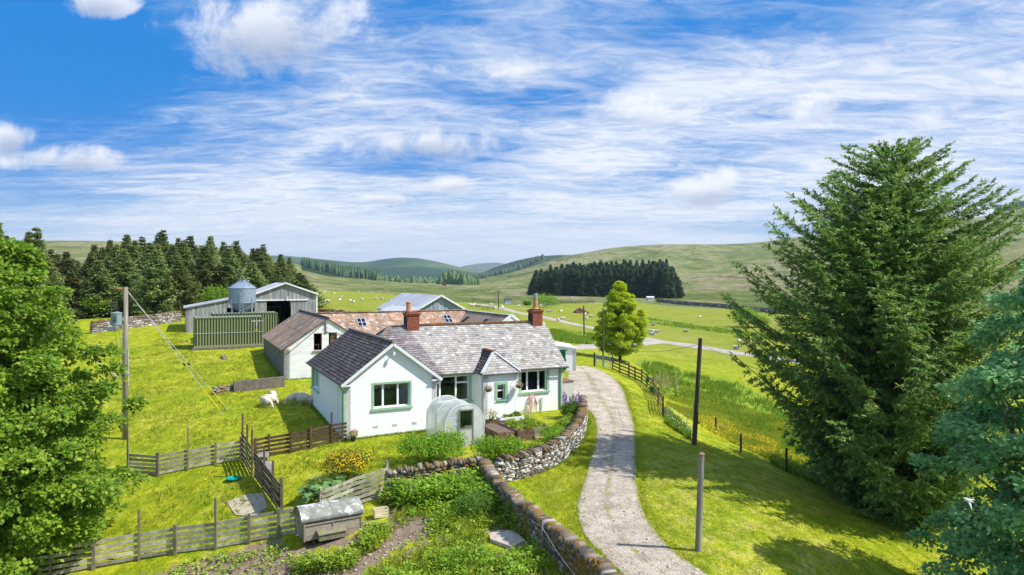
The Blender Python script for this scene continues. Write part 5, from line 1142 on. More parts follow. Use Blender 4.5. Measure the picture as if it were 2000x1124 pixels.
def drywall(pts, h, th, lb, m_face='stone', m_cope='stone_cope', ss=1.0, seed=1, group=None, cope=.2, hvar=.05, sides=(-1, 1), curve=True, name='stone_wall'):
    P_ = [Vector((p[0], p[1], 0)) for p in pts]
    if curve and len(P_) > 2: P_ = catmull(P_)
    mid = P_[len(P_) // 2]; t = thing(name, (mid.x, mid.y, T(mid.x, mid.y)), lb, 'stone wall', group)
    core = MB(); R_ = resample(P_, .4)
    D_ = [(R_[min(i + 1, len(R_) - 1)] - R_[max(i - 1, 0)]) for i in range(len(R_))]
    for d in D_: d.z = 0; d.normalize()
    hh = [h * (1 + rng.uniform(-hvar, hvar)) for _ in R_]
    for i in range(len(R_) - 1):
        q = []
        for k in (i, i + 1):
            n = Vector((-D_[k].y, D_[k].x, 0)); g = T(R_[k].x, R_[k].y)
            q += [(R_[k] + n * th * .36, g - .4), (R_[k] - n * th * .36, g - .4), (R_[k] - n * th * .26, g + hh[k] - .04), (R_[k] + n * th * .26, g + hh[k] - .04)]
        vs = [(p.x, p.y, z) for p, z in q]; fs = [(0, 4, 7, 3), (3, 7, 6, 2), (2, 6, 5, 1)] + ([(0, 3, 2, 1)] if i == 0 else []) + ([(4, 5, 6, 7)] if i == len(R_) - 2 else [])
        core.add(vs, fs)
    st = Stones(seed); rs = st.rs
    Lt = sum((b - a_).length for a_, b in zip(P_, P_[1:])); fine = resample(P_, .05)
    def at(d):
        i = min(len(fine) - 2, max(0, int(d / Lt * (len(fine) - 1)))); a_, b = fine[i], fine[i + 1]; dd = (b - a_); dd.z = 0; dd.normalize(); return a_, dd
    for sd_ in sides:
        z = -.08
        while z < h - .02:
            ch_ = rs.uniform(.09, .15) * ss * (1.15 - .35 * z / h); d = rs.uniform(0, .1)
            while d < Lt:
                w_ = rs.uniform(.12, .34) * ss; p, dd = at(d + w_ / 2); n = Vector((-dd.y, dd.x, 0)) * sd_; g = T(p.x, p.y)
                off = th * (.5 - .12 * z / h) - .09 + rs.uniform(-.03, .03)
                st.add(p + n * off + Z3 * (g + z + ch_ / 2), (dd + Z3 * rs.uniform(-.12, .12)), n, Z3, w_ * 1.02, .24, ch_ * rs.uniform(.95, 1.2)); d += w_
            z += ch_ * .96
    for sd_, d in ((-1, 0), (1, Lt)):          # end faces
        z = 0
        while z < h - .02:
            p, dd = at(min(max(d, .01), Lt - .01)); n = Vector((-dd.y, dd.x, 0)); st.add(p + dd * sd_ * .0 + n * rs.uniform(-.08, .08) + Z3 * (T(p.x, p.y) + z + .06), n, dd, Z3, th * .8, .24, .13); z += .12
    st.build('stonework', m_face, t)
    if cope:
        st = Stones(seed + 50); rs = st.rs; d = 0
        while d < Lt:
            w_ = rs.uniform(.06, .2) * ss; p, dd = at(d + w_ / 2); n = Vector((-dd.y, dd.x, 0)); g = T(p.x, p.y); tl = .3 + rs.uniform(-.45, .35)
            ex = (dd + Z3 * tl * .5).normalized(); ez = (Z3 - dd * tl).normalized()
            ht = cope * rs.uniform(.55, 1.5); st.add(p + n * rs.uniform(-.04, .04) + Z3 * (g + h + ht * .38), ex, n, ez, w_ * 1.1, th * rs.uniform(.85, 1.08), ht); d += w_ * .96
        st.build('coping', m_cope, t)
    core.build('core', 'stone_core', t); return t
def gp2(px, py): return G(px, py)
drywall([G(758, 967), G(800, 961), G(850, 953), G(900, 945), G(942, 939)], .80, .42, 'mossy dry stone wall between the wooden hurdle and the wall junction, behind the weedy plot', seed=3, m_face='stone_mossy')
drywall([gp(-1.15, 27.3), gp(-.75, 25.6), gp(0, 23.3), gp(.75, 21.4), gp(1.4, 19.8), gp(2.05, 18), gp(2.6, 16.4), gp(3.2, 14.4), gp(4.1, 11)], .80, .42, 'long mossy dry stone wall running from the wall junction down to the bottom edge beside the drive', seed=4, m_face='stone_mossy')
drywall([gp(-.55, 27.2), gp(.4, 27.8), gp(1.35, 28.8), gp(2.2, 30.4), gp(2.95, 32.6), gp(3.55, 35.2), gp(3.95, 38), gp(4.15, 40.2)], .80, .42, 'curved dry stone garden wall with pale lower stones along the grass verge of the drive', m_face='stone_pale', seed=5, ss=.8)
drywall([G(418, 771), G(437, 767), G(458, 764)], .38, .35, 'low tumbled stretch of dry stone wall left of the dark concrete wall', m_face='stone_mossy', seed=6, cope=.1)
drywall([PT(618, 600, 92), PT(680, 600, 92), PT(742, 600, 94)], 1.25, .5, 'dark dry stone field wall behind the rusty range, in front of the bright green field', ss=1.7, seed=7, m_face='stone_mossy', hvar=.02)
drywall([G(x, y) for x, y in ((180, 652), (215, 646), (265, 640), (310, 634), (350, 628))], 1.1, .5, 'dry stone wall along the foot of the spruce wood on the left', ss=1.7, seed=8)
drywall([G(x, y) for x, y in ((1283, 590), (1330, 595), (1390, 600), (1450, 606), (1510, 612), (1560, 617))], 1.2, .6, 'long thin dry stone wall at the foot of the hill right of the dark plantation', ss=4, seed=9, cope=.3, name='field_wall')

# ------------------------------------------------------------------ fences
def fence(pts, ph, rails, lb, m_='fence_grey', pw=.10, group=None, rt=.115, side=1, name='fence', posts=None, top=None, m_post=None, extra=0, rail_ext=0):
    P_ = [Vector(p) for p in pts]; c = P_[len(P_) // 2]; t = thing(name, tuple(c), lb, 'fence', group)
    for i, p in enumerate(P_):
        h_ = posts[i] if posts else ph; d = (P_[min(i + 1, len(P_) - 1)] - P_[max(i - 1, 0)]); d.z = 0; d.normalize(); n = Vector((-d.y, d.x, 0)) * side
        if h_ <= 0: continue
        mb = MB(); k = 1.0 if h_ < ph * 1.3 else .72; mb.beam(p - Z3 * .3 + n * (pw / 2 + .012), p + Z3 * h_ + n * (pw / 2 + .012), pw * k, pw * k, up=d); mb.build('post', m_post or m_, t)
    for k in range(rails):
        z = .12 + (ph - .22) * k / (rails - 1); mb = MB()
        for i in range(len(P_) - 1):
            a_, b = P_[i], P_[i + 1]; d = (b - a_).normalized()
            mb.beam(a_ + Z3 * (z + rng.uniform(-.015, .015)) - d * .01 * (i % 2), b + Z3 * (z + rng.uniform(-.015, .015)) + d * .01 * (i % 2), .028, rt)
        mb.build('rail', m_, t)
    return t
fence([G(x, y) for x, y in ((-60, 1150), (20, 1142), (99, 1128), (183, 1112), (272, 1095), (343, 1083), (422, 1073), (487, 1061), (545, 1050), (585, 1043))], .98, 5, 'long weathered grey rail fence running from the bottom left corner to the hen house', m_post='fence_old', posts=[1, 1, 1.75, 1, 1.75, 1.05, 1.8, 1.05, 1.05, 1.0], side=-1)
fence([G(628, 1018), G(690, 992), G(757, 969)], 1.15, 6, 'pale grey hurdle of slanting rails between the hen house and the stone wall end', posts=[1.2, 0, 1.35])
fence([G(252, 926), G(309, 930), G(367, 918), G(421, 908), G(470, 899)], .95, 5, 'short weathered grey rail fence across the lawn behind the left tree', m_post='fence_old', posts=[2.0, 1.05, 1.95, 1.05, 1.1], side=-1)
fence([G(471, 897), G(480, 912), G(489, 932)], 1.35, 6, 'short rail fence piece with tall bare stakes joining the grey and the brown fence', m_='fence_dark', posts=[2.1, 1.9, 2.05])
fence([G(497, 934), G(513, 956), G(530, 980), G(546, 1004)], 1.15, 7, 'close boarded dark rail fence descending beside the paved hen run', m_='fence_dark', posts=[1.5, 1.7, 1.6, 1.35], m_post='fence_dark')
fence([G(497, 898), G(525, 892), G(567, 885), G(606, 877), G(647, 867), G(677, 862)], .98, 5, 'dark brown stained rail fence ending against the cottage corner', m_='fence_brown', posts=[1.0, 1.05, 1.05, 1.05, 1.55, 0], side=-1)
fence([G(x, y) for x, y in ((1195, 722), (1209, 729), (1227, 736), (1239, 742), (1252, 748), (1262, 757), (1274, 769), (1284, 789), (1293, 814))], 1.1, 4, 'curving dark brown rail fence on the outside of the drive bend', m_='fence_brown', posts=[1.25, 1.1, 1.2, 1.1, 1.15, 1.1, 1.25, 1.1, 1.25], side=1)
mb = MB(); a_ = G(1294, 812); b = G(1311, 826); mb.beam(a_ + Z3 * .6, b - Z3 * .1, .09, .09); tag(mb.build('brace_post', 'fence_dark'), 'slanting brace leaning on the end post of the drive fence', 'brace')
# metal gate
a_, b = G(1163, 715.5), G(1192, 721.5); t = thing('field_gate', tuple(a_), 'grey tubular metal field gate at the far end of the drive fence', 'gate')
mb = MB(); d = (b - a_); d.z = 0; d.normalize()
for k in range(6): mb.tube([a_ + Z3 * (.15 + k * .19), b + Z3 * (.15 + k * .19)], .022, 5)
for u in (0, .5, 1): mb.tube([a_.lerp(b, u) + Z3 * .1, a_.lerp(b, u) + Z3 * 1.12], .03, 5)
mb.build('bars', 'galvanised', t); mb = MB(); mb.beam(a_ - Z3 * .3 - d * .12, a_ + Z3 * 1.25 - d * .12, .14, .14); mb.build('post', 'fence_dark', t)
# lone field posts along the lower edge of the lawn
for px, py, top, lb in ((1398, 842, 815, 'short wooden post right behind the wired telegraph pole'), (1447, 883, 848, 'dark wooden fence post at the lawn edge, middle of the three'), (1536, 923, 876, 'dark wooden fence post at the lawn edge nearest the big spruce'), (1425, 812, 803, 'tiny wooden post standing in the buttercup meadow')):
    p = G(px, py); h_ = (py - top) * p.y / FL; mb = MB(); w_ = .11 if h_ > .5 else .09
    mb.tube([p - Z3 * .3, p + Z3 * h_], [w_ * .62, w_ * .55], 7); tag(mb.build('fence_post', 'fence_dark'), lb, 'post', 'posts along the lower lawn edge')
p = G(1410, 842); mb = MB(); mb.lathe(p, [(.13, 0), (.17, .08), (.16, .22), (.12, .25)], 9); tag(mb.build('tree_stump', 'bark'), 'small dark stump beside the short post below the telegraph pole', 'stump')
p = G(1581, 934); mb = MB(); mb.lathe(p, [(.30, -.1), (.26, .1), (.22, .32), (.05, .34)], 9); tag(mb.build('tree_stump', 'bark'), 'dark stump at the left foot of the big spruce', 'stump')
# thin garden stakes with netting wire
stk = [(800, 995, 945), (1058, 1090, 1022), (994, 1012, 967), (929, 944, 910), (975, 950, 918)]
tops = []
for (px, py, ty), lb in zip(stk, ('thin wooden stake in front of the mossy wall, left end of the plot', 'wooden garden stake nearest the viewer beside the long wall', 'thin garden stake halfway along the long mossy wall', 'short pale stake where the two mossy walls meet', 'pale stake leaning against the long mossy wall')):
    p = G(px, py); h_ = (py - ty) * p.y / FL; mb = MB(); mb.tube([p - Z3 * .2, p + Z3 * h_ + Vector((.02, 0, 0))], .03, 6); tag(mb.build('garden_stake', 'pole_wood'), lb, 'stake', 'stakes in the weedy plot'); tops.append(p + Z3 * h_ * .9)
mb = MB()
for a_, b in ((tops[2], tops[1]), (tops[1], tops[1] + Vector((1.0, -3.5, -.3)))):
    mb.tube([a_.lerp(b, u / 6) - Z3 * .12 * math.sin(u / 6 * math.pi) for u in range(7)], .006, 4)
tag(mb.build('fence_wire', 'steel_wire'), 'thin wire strung between the garden stakes along the long wall', 'wire')

# ------------------------------------------------------------------ poles and wires
pA = G(245, 858); hA = (858 - 562) * pA.y / FL
t = thing('utility_pole', tuple(pA), 'tall grey wooden electricity pole with a transformer on the left lawn', 'utility pole')
mb = MB(); tA = PT(246, 561, pA.y); mb.tube([pA - Z3 * .3, pA.lerp(tA, .5), tA], [.135, .12, .10], 12); mb.build('pole', 'pole_wood', t, smooth=True)
mb = MB(); c0 = PT(228, 636, pA.y - .1); mb.lathe(c0, [(.24, 0), (.27, .03), (.27, .60), (.29, .62), (.29, .66), (.12, .70), (.1, .72)], 18)
tr = mb.build('transformer', 'transformer', t)
mb = MB()
for k in range(4): mb.lathe(c0 + Z3 * (.72 + k * .055), [(.05, 0), (.10, .015), (.05, .04)], 10)
mb.build('insulator', 'near_black', tr)
mb = MB(); mb.tube([c0 + Vector((.1, -.26, .2)), c0 + Vector((.16, -.30, .4)), c0 + Vector((.1, -.26, .55))], .02, 5); mb.tube([c0 + Vector((-.02, -.27, .2)), c0 + Vector((.03, -.31, .38)), c0 + Vector((-.02, -.27, .52))], .02, 5); mb.build('cooling_tube', 'dark_metal', tr)
mb = MB(); mb.beam(c0 + Z3 * .12, c0 + Vector((.45, .1, .12)), .06, .08); mb.beam(c0 + Z3 * .5, c0 + Vector((.45, .1, .5)), .06, .08); mb.build('bracket', 'dark_metal', t)
mb = MB(); q = PT(237, 564, pA.y)
for k in range(3): mb.tube([q + Vector((-.02 - k * .07, 0, 0)), q + Vector((.02 - k * .07, 0, 0))], .05, 8)
mb.tube([q + Vector((.2, 0, 0)), q - Vector((.25, 0, 0))], .018, 5); mb.build('insulator', 'terracotta', t)
mb = MB(); q = PT(244, 732, pA.y); mb.beam(q - Vector((.36, .2, .03)), q + Vector((.42, -.2, .03)), .05, .035); mb.beam(q + Vector((-.3, -.2, -.02)), q + Vector((.38, -.15, .02)), .03, .02); mb.build('climbing_guard', 'galvanised', t)
mb = MB(); q = PT(246, 741, pA.y - .165); mb.fbox((q, Vector((1, 0, 0)), Vector((0, -1, 0))), -.09, .09, 0, .012, -.13, .10); mb.build('warning_sign', 'yellow', t)
mb = MB(); mb.tube([pA + Vector((-.17, -.05, .1)), pA.lerp(tA, .35) + Vector((-.16, -.05, 0)), pA.lerp(tA, .7) + Vector((-.14, -.05, 0))], .022, 5); mb.tube([pA.lerp(tA, .35) + Vector((.15, -.05, 0)), pA.lerp(tA, .45) + Vector((.19, -.05, 0)), pA.lerp(tA, .6) + Vector((.14, -.05, 0))], .015, 5); mb.build('conduit', 'lead', t)
mb = MB(); q2 = c0 + Z3 * .92
mb.tube([q - Vector((.18, 0, 0)), q2 + Vector((-.35, 0, .35)), q2 + Vector((-.2, 0, .08)), q2], .012, 5); mb.tube([q + Vector((-.1, 0, 0)), q2 + Vector((-.02, 0, .5)), q2 + Vector((.02, 0, 0))], .012, 5)
mb.build('jumper_cable', 'wire', t)
mb = MB(); e_ = PT(40, 588, 34); st_ = q - Vector((.25, 0, 0)); mb.tube([st_.lerp(e_, u / 8) - Z3 * .12 * math.sin(math.pi * u / 8) for u in range(9)], .016, 5); tag(mb.build('power_line', 'lead'), 'single power line leaving the tall pole towards the left tree', 'cable')
for k, (ex, ey, lb) in enumerate(((437, 812, 'steel stay wire with a yellow guard, left of the pair anchoring the tall pole'), (446, 802, 'steel stay wire with a yellow guard, right of the pair anchoring the tall pole'))):
    e_ = G(ex, ey); t = thing('stay_wire', tuple(e_), lb, 'stay wire', 'stay wires of the tall pole'); s_ = tA - Z3 * (.1 + .15 * k)
    if k == 1: s_ = s_ + Vector((.1, .1, -.1))
    mb = MB(); mb.tube([s_, s_.lerp(e_, .5), e_], .014, 5); mb.build('wire', 'steel_wire', t); mb = MB(); mb.tube([s_.lerp(e_, .78), s_.lerp(e_, .95)], .028, 6); mb.build('guard_sleeve', 'yellow', t)
    mb = MB(); c_ = s_.lerp(e_, .57); d = (e_ - s_).normalized(); mb.tube([c_ - d * .12, c_ - d * .05, c_ + d * .05, c_ + d * .12], [.02, .06, .06, .02], 7); mb.build('stay_insulator', 'dark_metal', t)
pB = G(1355, 869); tB = PT(1368, 661, pB.y); t = thing('telegraph_pole', tuple(pB), 'dark slightly leaning telegraph pole with hanging wires above the buttercup meadow', 'telegraph pole')
mb = MB(); mb.tube([pB - Z3 * .3, tB], [.13, .10], 10); mb.build('pole', 'pole_dark', t)
mb = MB(); k_ = tB - Z3 * .5 + Vector((-.14, -.05, 0)); mb.tube([tB - Z3 * .35 + Vector((-.1, 0, 0)), k_ - Z3 * .6, k_ - Z3 * 1.6 + Vector((-.06, 0, 0)), k_ - Z3 * 2.6 + Vector((-.1, 0, 0)), k_ - Z3 * 3.4 + Vector((-.35, 0, 0)), k_ - Z3 * 3.75 + Vector((-.62, 0, 0))], .013, 5); mb.tube([k_ - Z3 * 2.4, k_ - Z3 * 3.0 + Vector((-.12, 0, 0)), k_ - Z3 * 3.9 + Vector((-.05, 0, 0))], .01, 4); mb.build('hanging_wire', 'wire', t)
mb = MB(); mb.beam(pB + Z3 * 1.35 + Vector((.1, 0, 0)), pB + Z3 * 1.05 + Vector((.3, .1, 0)), .05, .05); mb.build('bracket', 'dark_metal', t)
mb = MB(); e_ = PT(1660, 770, 34); s_ = tB - Z3 * .3; mb.tube([s_.lerp(e_, u / 10) - Z3 * .35 * math.sin(math.pi * u / 10) for u in range(11)], .012, 4); e2 = PT(1180, 660, 62); mb.tube([s_.lerp(e2, u / 10) - Z3 * .8 * math.sin(math.pi * u / 10) for u in range(11)], .012, 4); tag(mb.build('telephone_line', 'wire'), 'black telephone line from the leaning pole to the spruce and to the young tree', 'cable')
pC = G(1363, 1076); tC = PT(1370, 887, pC.y); t = thing('telegraph_pole', tuple(pC), 'cut short weathered pole stub standing at the near edge of the drive', 'pole')
mb = MB(); mb.tube([pC - Z3 * .3, tC], [.095, .085], 10); mb.build('pole', 'pole_wood', t); mb = MB(); mb.lathe(tC - Z3 * .05, [(.09, 0), (.1, .05), (.05, .09)], 9); mb.build('cap', 'ridge_stone', t)
for (px, py, ty, w_, lb) in ((1141, 655, 597, .10, 'slim telegraph pole beside the tarmac road left of the young tree'), (1178, 715, 602, .065, 'thin dark pole hidden by the young tree at the gate'), (974, 604, 569, .12, 'distant telegraph pole beside the lane behind the brown roof')):
    p = G(px, py); q = PT(px - (1 if ty < 598 else 0), ty, p.y); t = thing('telegraph_pole', tuple(p), lb, 'telegraph pole'); mb = MB(); mb.tube([p - Z3 * .3, q], [w_ * 1.2, w_], 8); mb.build('pole', 'pole_dark', t)
    if ty == 569: mb = MB(); mb.beam(q + Vector((-.9, 0, -.1)), q + Vector((.9, 0, -.1)), .1, .1); mb.build('crossarm', 'pole_dark', t)

# ------------------------------------------------------------------ plants
def blades(rs, P_, h, w_, lean, m_, name, parent=None, per=4):
    """tufts of grass blades: P_ (n,3) tuft roots"""
    n = len(P_) * per; B_ = np.repeat(P_, per, 0); h = np.repeat(np.broadcast_to(h, len(P_)), per) * rs.uniform(.6, 1.2, n); an = rs.rand(n) * 6.283
    B_ = B_ + np.stack([rs.normal(size=n) * .04, rs.normal(size=n) * .04, np.full(n, -.02)], 1)
    dr = np.stack([np.cos(an), np.sin(an), np.zeros(n)], 1); sd_ = np.stack([-np.sin(an), np.cos(an), np.zeros(n)], 1); l = rs.uniform(.2, 1, n)[:, None] * lean
    hh = h[:, None] * np.array([0, 0, 1.]); wv_ = (w_ * rs.uniform(.6, 1.3, n))[:, None]
    v = np.stack([B_ - sd_ * wv_, B_ + sd_ * wv_, B_ + hh * .6 + dr * h[:, None] * l * .35 + sd_ * wv_ * .6, B_ + hh + dr * h[:, None] * l], 1).reshape(-1, 3)
    return npmesh(name, v, np.arange(n * 4).reshape(-1, 4), m_, parent, rnd=rs.rand(n))
def scatter(rs, poly, n, ymin=None, avoid=None):
    """random ground points whose photo position lies in the polygon, even per square metre"""
    c = [G(*p) for p in poly]; X = [p.x for p in c]; Y = [p.y for p in c]; q = [(p.x, p.y) for p in c]; out = []
    x0, x1, y0, y1 = min(X), max(X), min(Y), max(Y); tot = 0
    while tot < n:
        x = rs.uniform(x0, x1, n * 2); y = rs.uniform(y0, y1, n * 2); k = inpoly(x, y, q)
        if avoid is not None:
            for a_ in avoid: k &= ~inpoly(x, y, a_)
        out.append(np.stack([x[k], y[k]], 1)); tot += k.sum()
    XY = np.concatenate(out)[:n]; return np.column_stack([XY, T(XY[:, 0], XY[:, 1])])
rs = np.random.RandomState(11)
drvp = [(p.x, p.y) for p in [G(*a_) for a_, b in DRV]] + [(p.x, p.y) for p in [G(*b) for a_, b in DRV]][::-1]
_dc = np.array(drvp); _c = _dc.mean(0)
housep = [tuple(H.p(a_, b, 0))[:2] for a_, b in ((-.1, -.05), (4.9, -.05), (4.9, 1.2), (7.4, 1.2), (7.4, -.05), (9.6, -.05), (9.6, 1.2), (13.3, 1.2), (13.3, 6.7), (4.8, 6.7), (4.8, 9.6), (-.1, 9.6))]
barnp = [tuple(B.p(a_, b, 0))[:2] for a_, b in ((0, 0), (6.4, 0), (6.4, 13), (0, 13))]
tunp = [tuple(PL.p(a_, b, 0))[:2] for a_, b in ((-.1, -.1), (2.1, -.1), (2.1, 2.8), (-.1, 2.8))]
av = [housep, barnp, tunp]
LAWN_L = [(200, 1060), (215, 700), (360, 645), (380, 690), (510, 695), (560, 745), (600, 780), (670, 862), (757, 840), (800, 870), (760, 930), (740, 965), (620, 1010), (540, 1050), (300, 1100)]
LAWN_R = [(1243, 840), (1215, 750), (1290, 800), (1360, 860), (1540, 925), (1800, 1010), (1950, 1160), (1380, 1160), (1330, 1088), (1259, 1000), (1245, 930)]
VERGE = [(1135, 790), (1160, 830), (1158, 870), (1148, 900), (1130, 950), (1120, 1000), (1135, 1050), (1100, 1030), (1030, 950), (1005, 930), (1060, 918), (1110, 885), (1133, 840)]
def clumpy(P_, s, thr, seed): 
    return P_[vn(P_[:, 0], P_[:, 1], s, seed) + rs.normal(size=len(P_)) * .15 > thr]
P_ = np.concatenate([clumpy(scatter(rs, LAWN_L, 70000, avoid=av), 2.3, -.1, 41), clumpy(scatter(rs, LAWN_R, 34000), 2.3, -.1, 42), scatter(rs, VERGE, 6000, avoid=[])])
tag(blades(rs, P_, .06, .009, .9, 'grass_blade', 'lawn_grass', per=3), kind='stuff')
P_ = np.concatenate([clumpy(scatter(rs, LAWN_L, 9000, avoid=av), 1.2, .08, 4), clumpy(scatter(rs, [(1300, 790), (1380, 840), (1540, 915), (1640, 960), (1640, 850), (1500, 810), (1360, 760), (1320, 760)], 26000), .8, -.25, 5)])
tag(blades(rs, P_, .20, .012, .8, 'grass_blade', 'long_grass', per=4), kind='stuff')
# grass line at wall feet and drive edges
def edgepts(pts, n, spread, rs):
    Q = resample([Vector(p) for p in pts], .1); i = rs.randint(0, len(Q), n); X = np.array([(Q[k].x, Q[k].y) for k in i]) + rs.normal(size=(n, 2)) * spread; return np.column_stack([X, T(X[:, 0], X[:, 1])])
E_ = np.concatenate([edgepts([H.p(-.12, b, 0) for b in (0, 9.4)], 900, .05, rs), edgepts([H.p(a_, -.10, 0) for a_ in (0, 4.8)], 500, .05, rs), edgepts([B.p(-.1, b, 0) for b in (0, 12)], 700, .1, rs), edgepts([B.p(a_, -.15, 0) for a_ in (0, 6.2)], 400, .08, rs),
                     edgepts([gp(.2, 27.5), gp(1.35, 28.4), gp(2.5, 30.2), gp(3.3, 32.6), gp(3.9, 35.2), gp(4.3, 38)], 500, .08, rs)])
E2_ = np.concatenate([edgepts([G(*a_) for a_, b in DRV[4:13]], 2600, .16, rs), edgepts([G(*b) for a_, b in DRV[2:14]], 3600, .16, rs)])
tag(blades(rs, E2_, .08, .009, .9, 'grass_blade', 'edge_grass', per=3), kind='stuff')
tag(blades(rs, E_, .13, .010, .8, 'rush_blade', 'edge_grass', per=3), kind='stuff')
# rushes
RP = [scatter(rs, [(1250, 712), (1290, 712), (1350, 733), (1440, 752), (1540, 808), (1560, 845), (1500, 848), (1400, 822), (1340, 782), (1268, 742)], 3600), scatter(rs, [(1075, 646), (1165, 655), (1175, 674), (1080, 671)], 3000), scatter(rs, [(1300, 800), (1345, 845), (1350, 862), (1300, 828)], 700),
      scatter(rs, [(1540, 840), (1600, 900), (1620, 960), (1500, 905)], 1600), scatter(rs, [(1262, 622), (1400, 641), (1530, 661), (1530, 668), (1400, 650), (1262, 631)], 1500)]
RP = np.concatenate([clumpy(RP[0], .9, -.02, 8), clumpy(RP[1], .5, -.1, 9), RP[2], clumpy(RP[3], .9, -.1, 3), clumpy(RP[4], .5, -.2, 3)])
hs_ = np.where(RP[:, 1] > 60, .5, .36)
tag(blades(rs, RP, hs_, .022, .55, 'rush_blade', 'rushes', per=5), kind='stuff')
FLW = clumpy(scatter(rs, [(1360, 815), (1400, 818), (1470, 848), (1560, 890), (1640, 955), (1560, 925), (1470, 885), (1380, 852)], 5000), 1.0, -.05, 12)
FLW[:, 2] += rs.uniform(.1, .3, len(FLW)); tag(kites('buttercups', FLW, rs.normal(size=FLW.shape) * np.array([1, 1, .2]), np.tile([0, 0, 1.], (len(FLW), 1)), .06, .055, 'petal_yellow'), kind='stuff')
FLW = scatter(rs, [(1300, 800), (1350, 830), (1365, 860), (1330, 850), (1305, 830)], 260); FLW[:, 2] += rs.uniform(.2, .45, len(FLW)); tag(kites('daisies', FLW, rs.normal(size=FLW.shape) * np.array([1, 1, .2]), np.tile([0, 0, 1.], (len(FLW), 1)), .05, .05, 'plastic_white'), kind='stuff')

def leafy(P_, nl, size, spread, hgt, m_, name, rs, parent=None, aspect=.5, up=.7):
    """herbs: P_ roots (n,3), nl leaves each round a short stem"""
    n = len(P_); sc_ = rs.uniform(.6, 1.3, n); Q = np.repeat(P_, nl, 0); s_ = np.repeat(sc_, nl); m = n * nl; t_ = rs.rand(m)
    an = rs.rand(m) * 6.283; O_ = np.stack([np.cos(an) * spread * s_ * (1 - t_ * .6) * .35, np.sin(an) * spread * s_ * (1 - t_ * .6) * .35, t_ * hgt * s_], 1)
    A_ = np.stack([np.cos(an), np.sin(an), rs.uniform(-.1, up * 1.6, m)], 1)
    return kites(name, Q + O_, A_, np.tile([0, 0, 1.], (m, 1)) + rs.normal(size=(m, 3)) * .3, size * rs.uniform(.5, 1.25, m) * s_, size * aspect * rs.uniform(.7, 1.2, m), m_, parent, rs)
slabp = [tuple(G(x, y))[:2] for x, y in ((940, 1085), (1035, 1085), (1040, 1035), (945, 1035))]; cratep = [tuple(G(x, y))[:2] for x, y in ((715, 1035), (775, 1035), (770, 998), (715, 998))]
WEED = [(575, 1110), (640, 1100), (710, 1080), (740, 1030), (790, 985), (757, 972), (850, 962), (935, 946), (965, 955), (1000, 985), (1060, 1045), (1110, 1124), (1120, 1180), (690, 1200), (720, 1120), (770, 1090), (850, 1030), (820, 1010), (760, 1050), (700, 1090), (600, 1100)]
w0 = scatter(rs, WEED, 2300, avoid=[slabp, cratep]); w1 = clumpy(w0, 1.4, .0, 21)
tag(leafy(w1, 14, .11, .45, .2, 'leaf_weed', 'weeds', rs), kind='stuff')
w2 = clumpy(scatter(rs, WEED, 800, avoid=[slabp, cratep]), 1.1, .15, 22); tag(leafy(w2, 24, .13, .5, .38, 'leaf_shrub', 'weeds', rs), kind='stuff')
w3 = np.concatenate([scatter(rs, [(760, 975), (850, 962), (940, 948), (985, 985), (940, 1000), (860, 990), (790, 1000)], 430), scatter(rs, [(960, 960), (1000, 990), (1060, 1050), (1030, 1050), (950, 990)], 200)]); tag(leafy(w3, 36, .17, .7, .62, 'leaf_shrub', 'nettles', rs), kind='stuff')
w4 = np.concatenate([scatter(rs, [(575, 1104), (640, 1100), (690, 1086), (705, 1085), (680, 1116), (600, 1124), (575, 1118)], 100), scatter(rs, [(708, 1050), (725, 1040), (750, 1045), (730, 1078), (712, 1084)], 70), scatter(rs, [(735, 980), (790, 980), (775, 994)], 40)]); tag(leafy(w4, 30, .13, .5, .34, 'leaf_weed', 'weeds', rs), kind='stuff')
w5 = scatter(rs, [(420, 1085), (560, 1060), (600, 1124), (300, 1170), (330, 1110)], 130); tag(leafy(w5, 12, .13, .5, .12, 'leaf_weed', 'weeds', rs), kind='stuff')
w6 = clumpy(scatter(rs, WEED, 1800, avoid=[slabp, cratep]), 1.7, -.02, 31); tag(blades(rs, w6, .32, .012, .7, 'grass_blade', 'long_grass', per=6), kind='stuff')
# pebbles and clods on the drive and on the plot
st = Stones(77)
for k in range(800):
    j = rs.randint(2, len(DRV) - 1); u = rs.rand(); a_ = G(*DRV[j][0]).lerp(G(*DRV[j + 1 if j + 1 < len(DRV) else j][0]), u); b = G(*DRV[j][1]).lerp(G(*DRV[j + 1 if j + 1 < len(DRV) else j][1]), u); p = a_.lerp(b, rs.uniform(.04, .96)); s_ = rs.uniform(.02, .06) if rs.rand() > .03 else .10
    st.add((p.x, p.y, T(p.x, p.y) + .03), Vector((math.cos(k), math.sin(k), 0)), Vector((-math.sin(k), math.cos(k), 0)), Z3, s_ * 1.3, s_, s_ * .6)
for k, p in enumerate(scatter(rs, [(330, 1124), (540, 1070), (700, 1100), (790, 1020), (850, 1010), (800, 1060), (720, 1124)], 90)):
    s_ = rs.uniform(.02, .07); st.add((p[0], p[1], p[2] + .02), Vector((math.cos(k), math.sin(k), 0)), Vector((-math.sin(k), math.cos(k), 0)), Z3, s_ * 1.3, s_, s_ * .7)
tag(st.build('pebbles', 'flag'), kind='stuff')

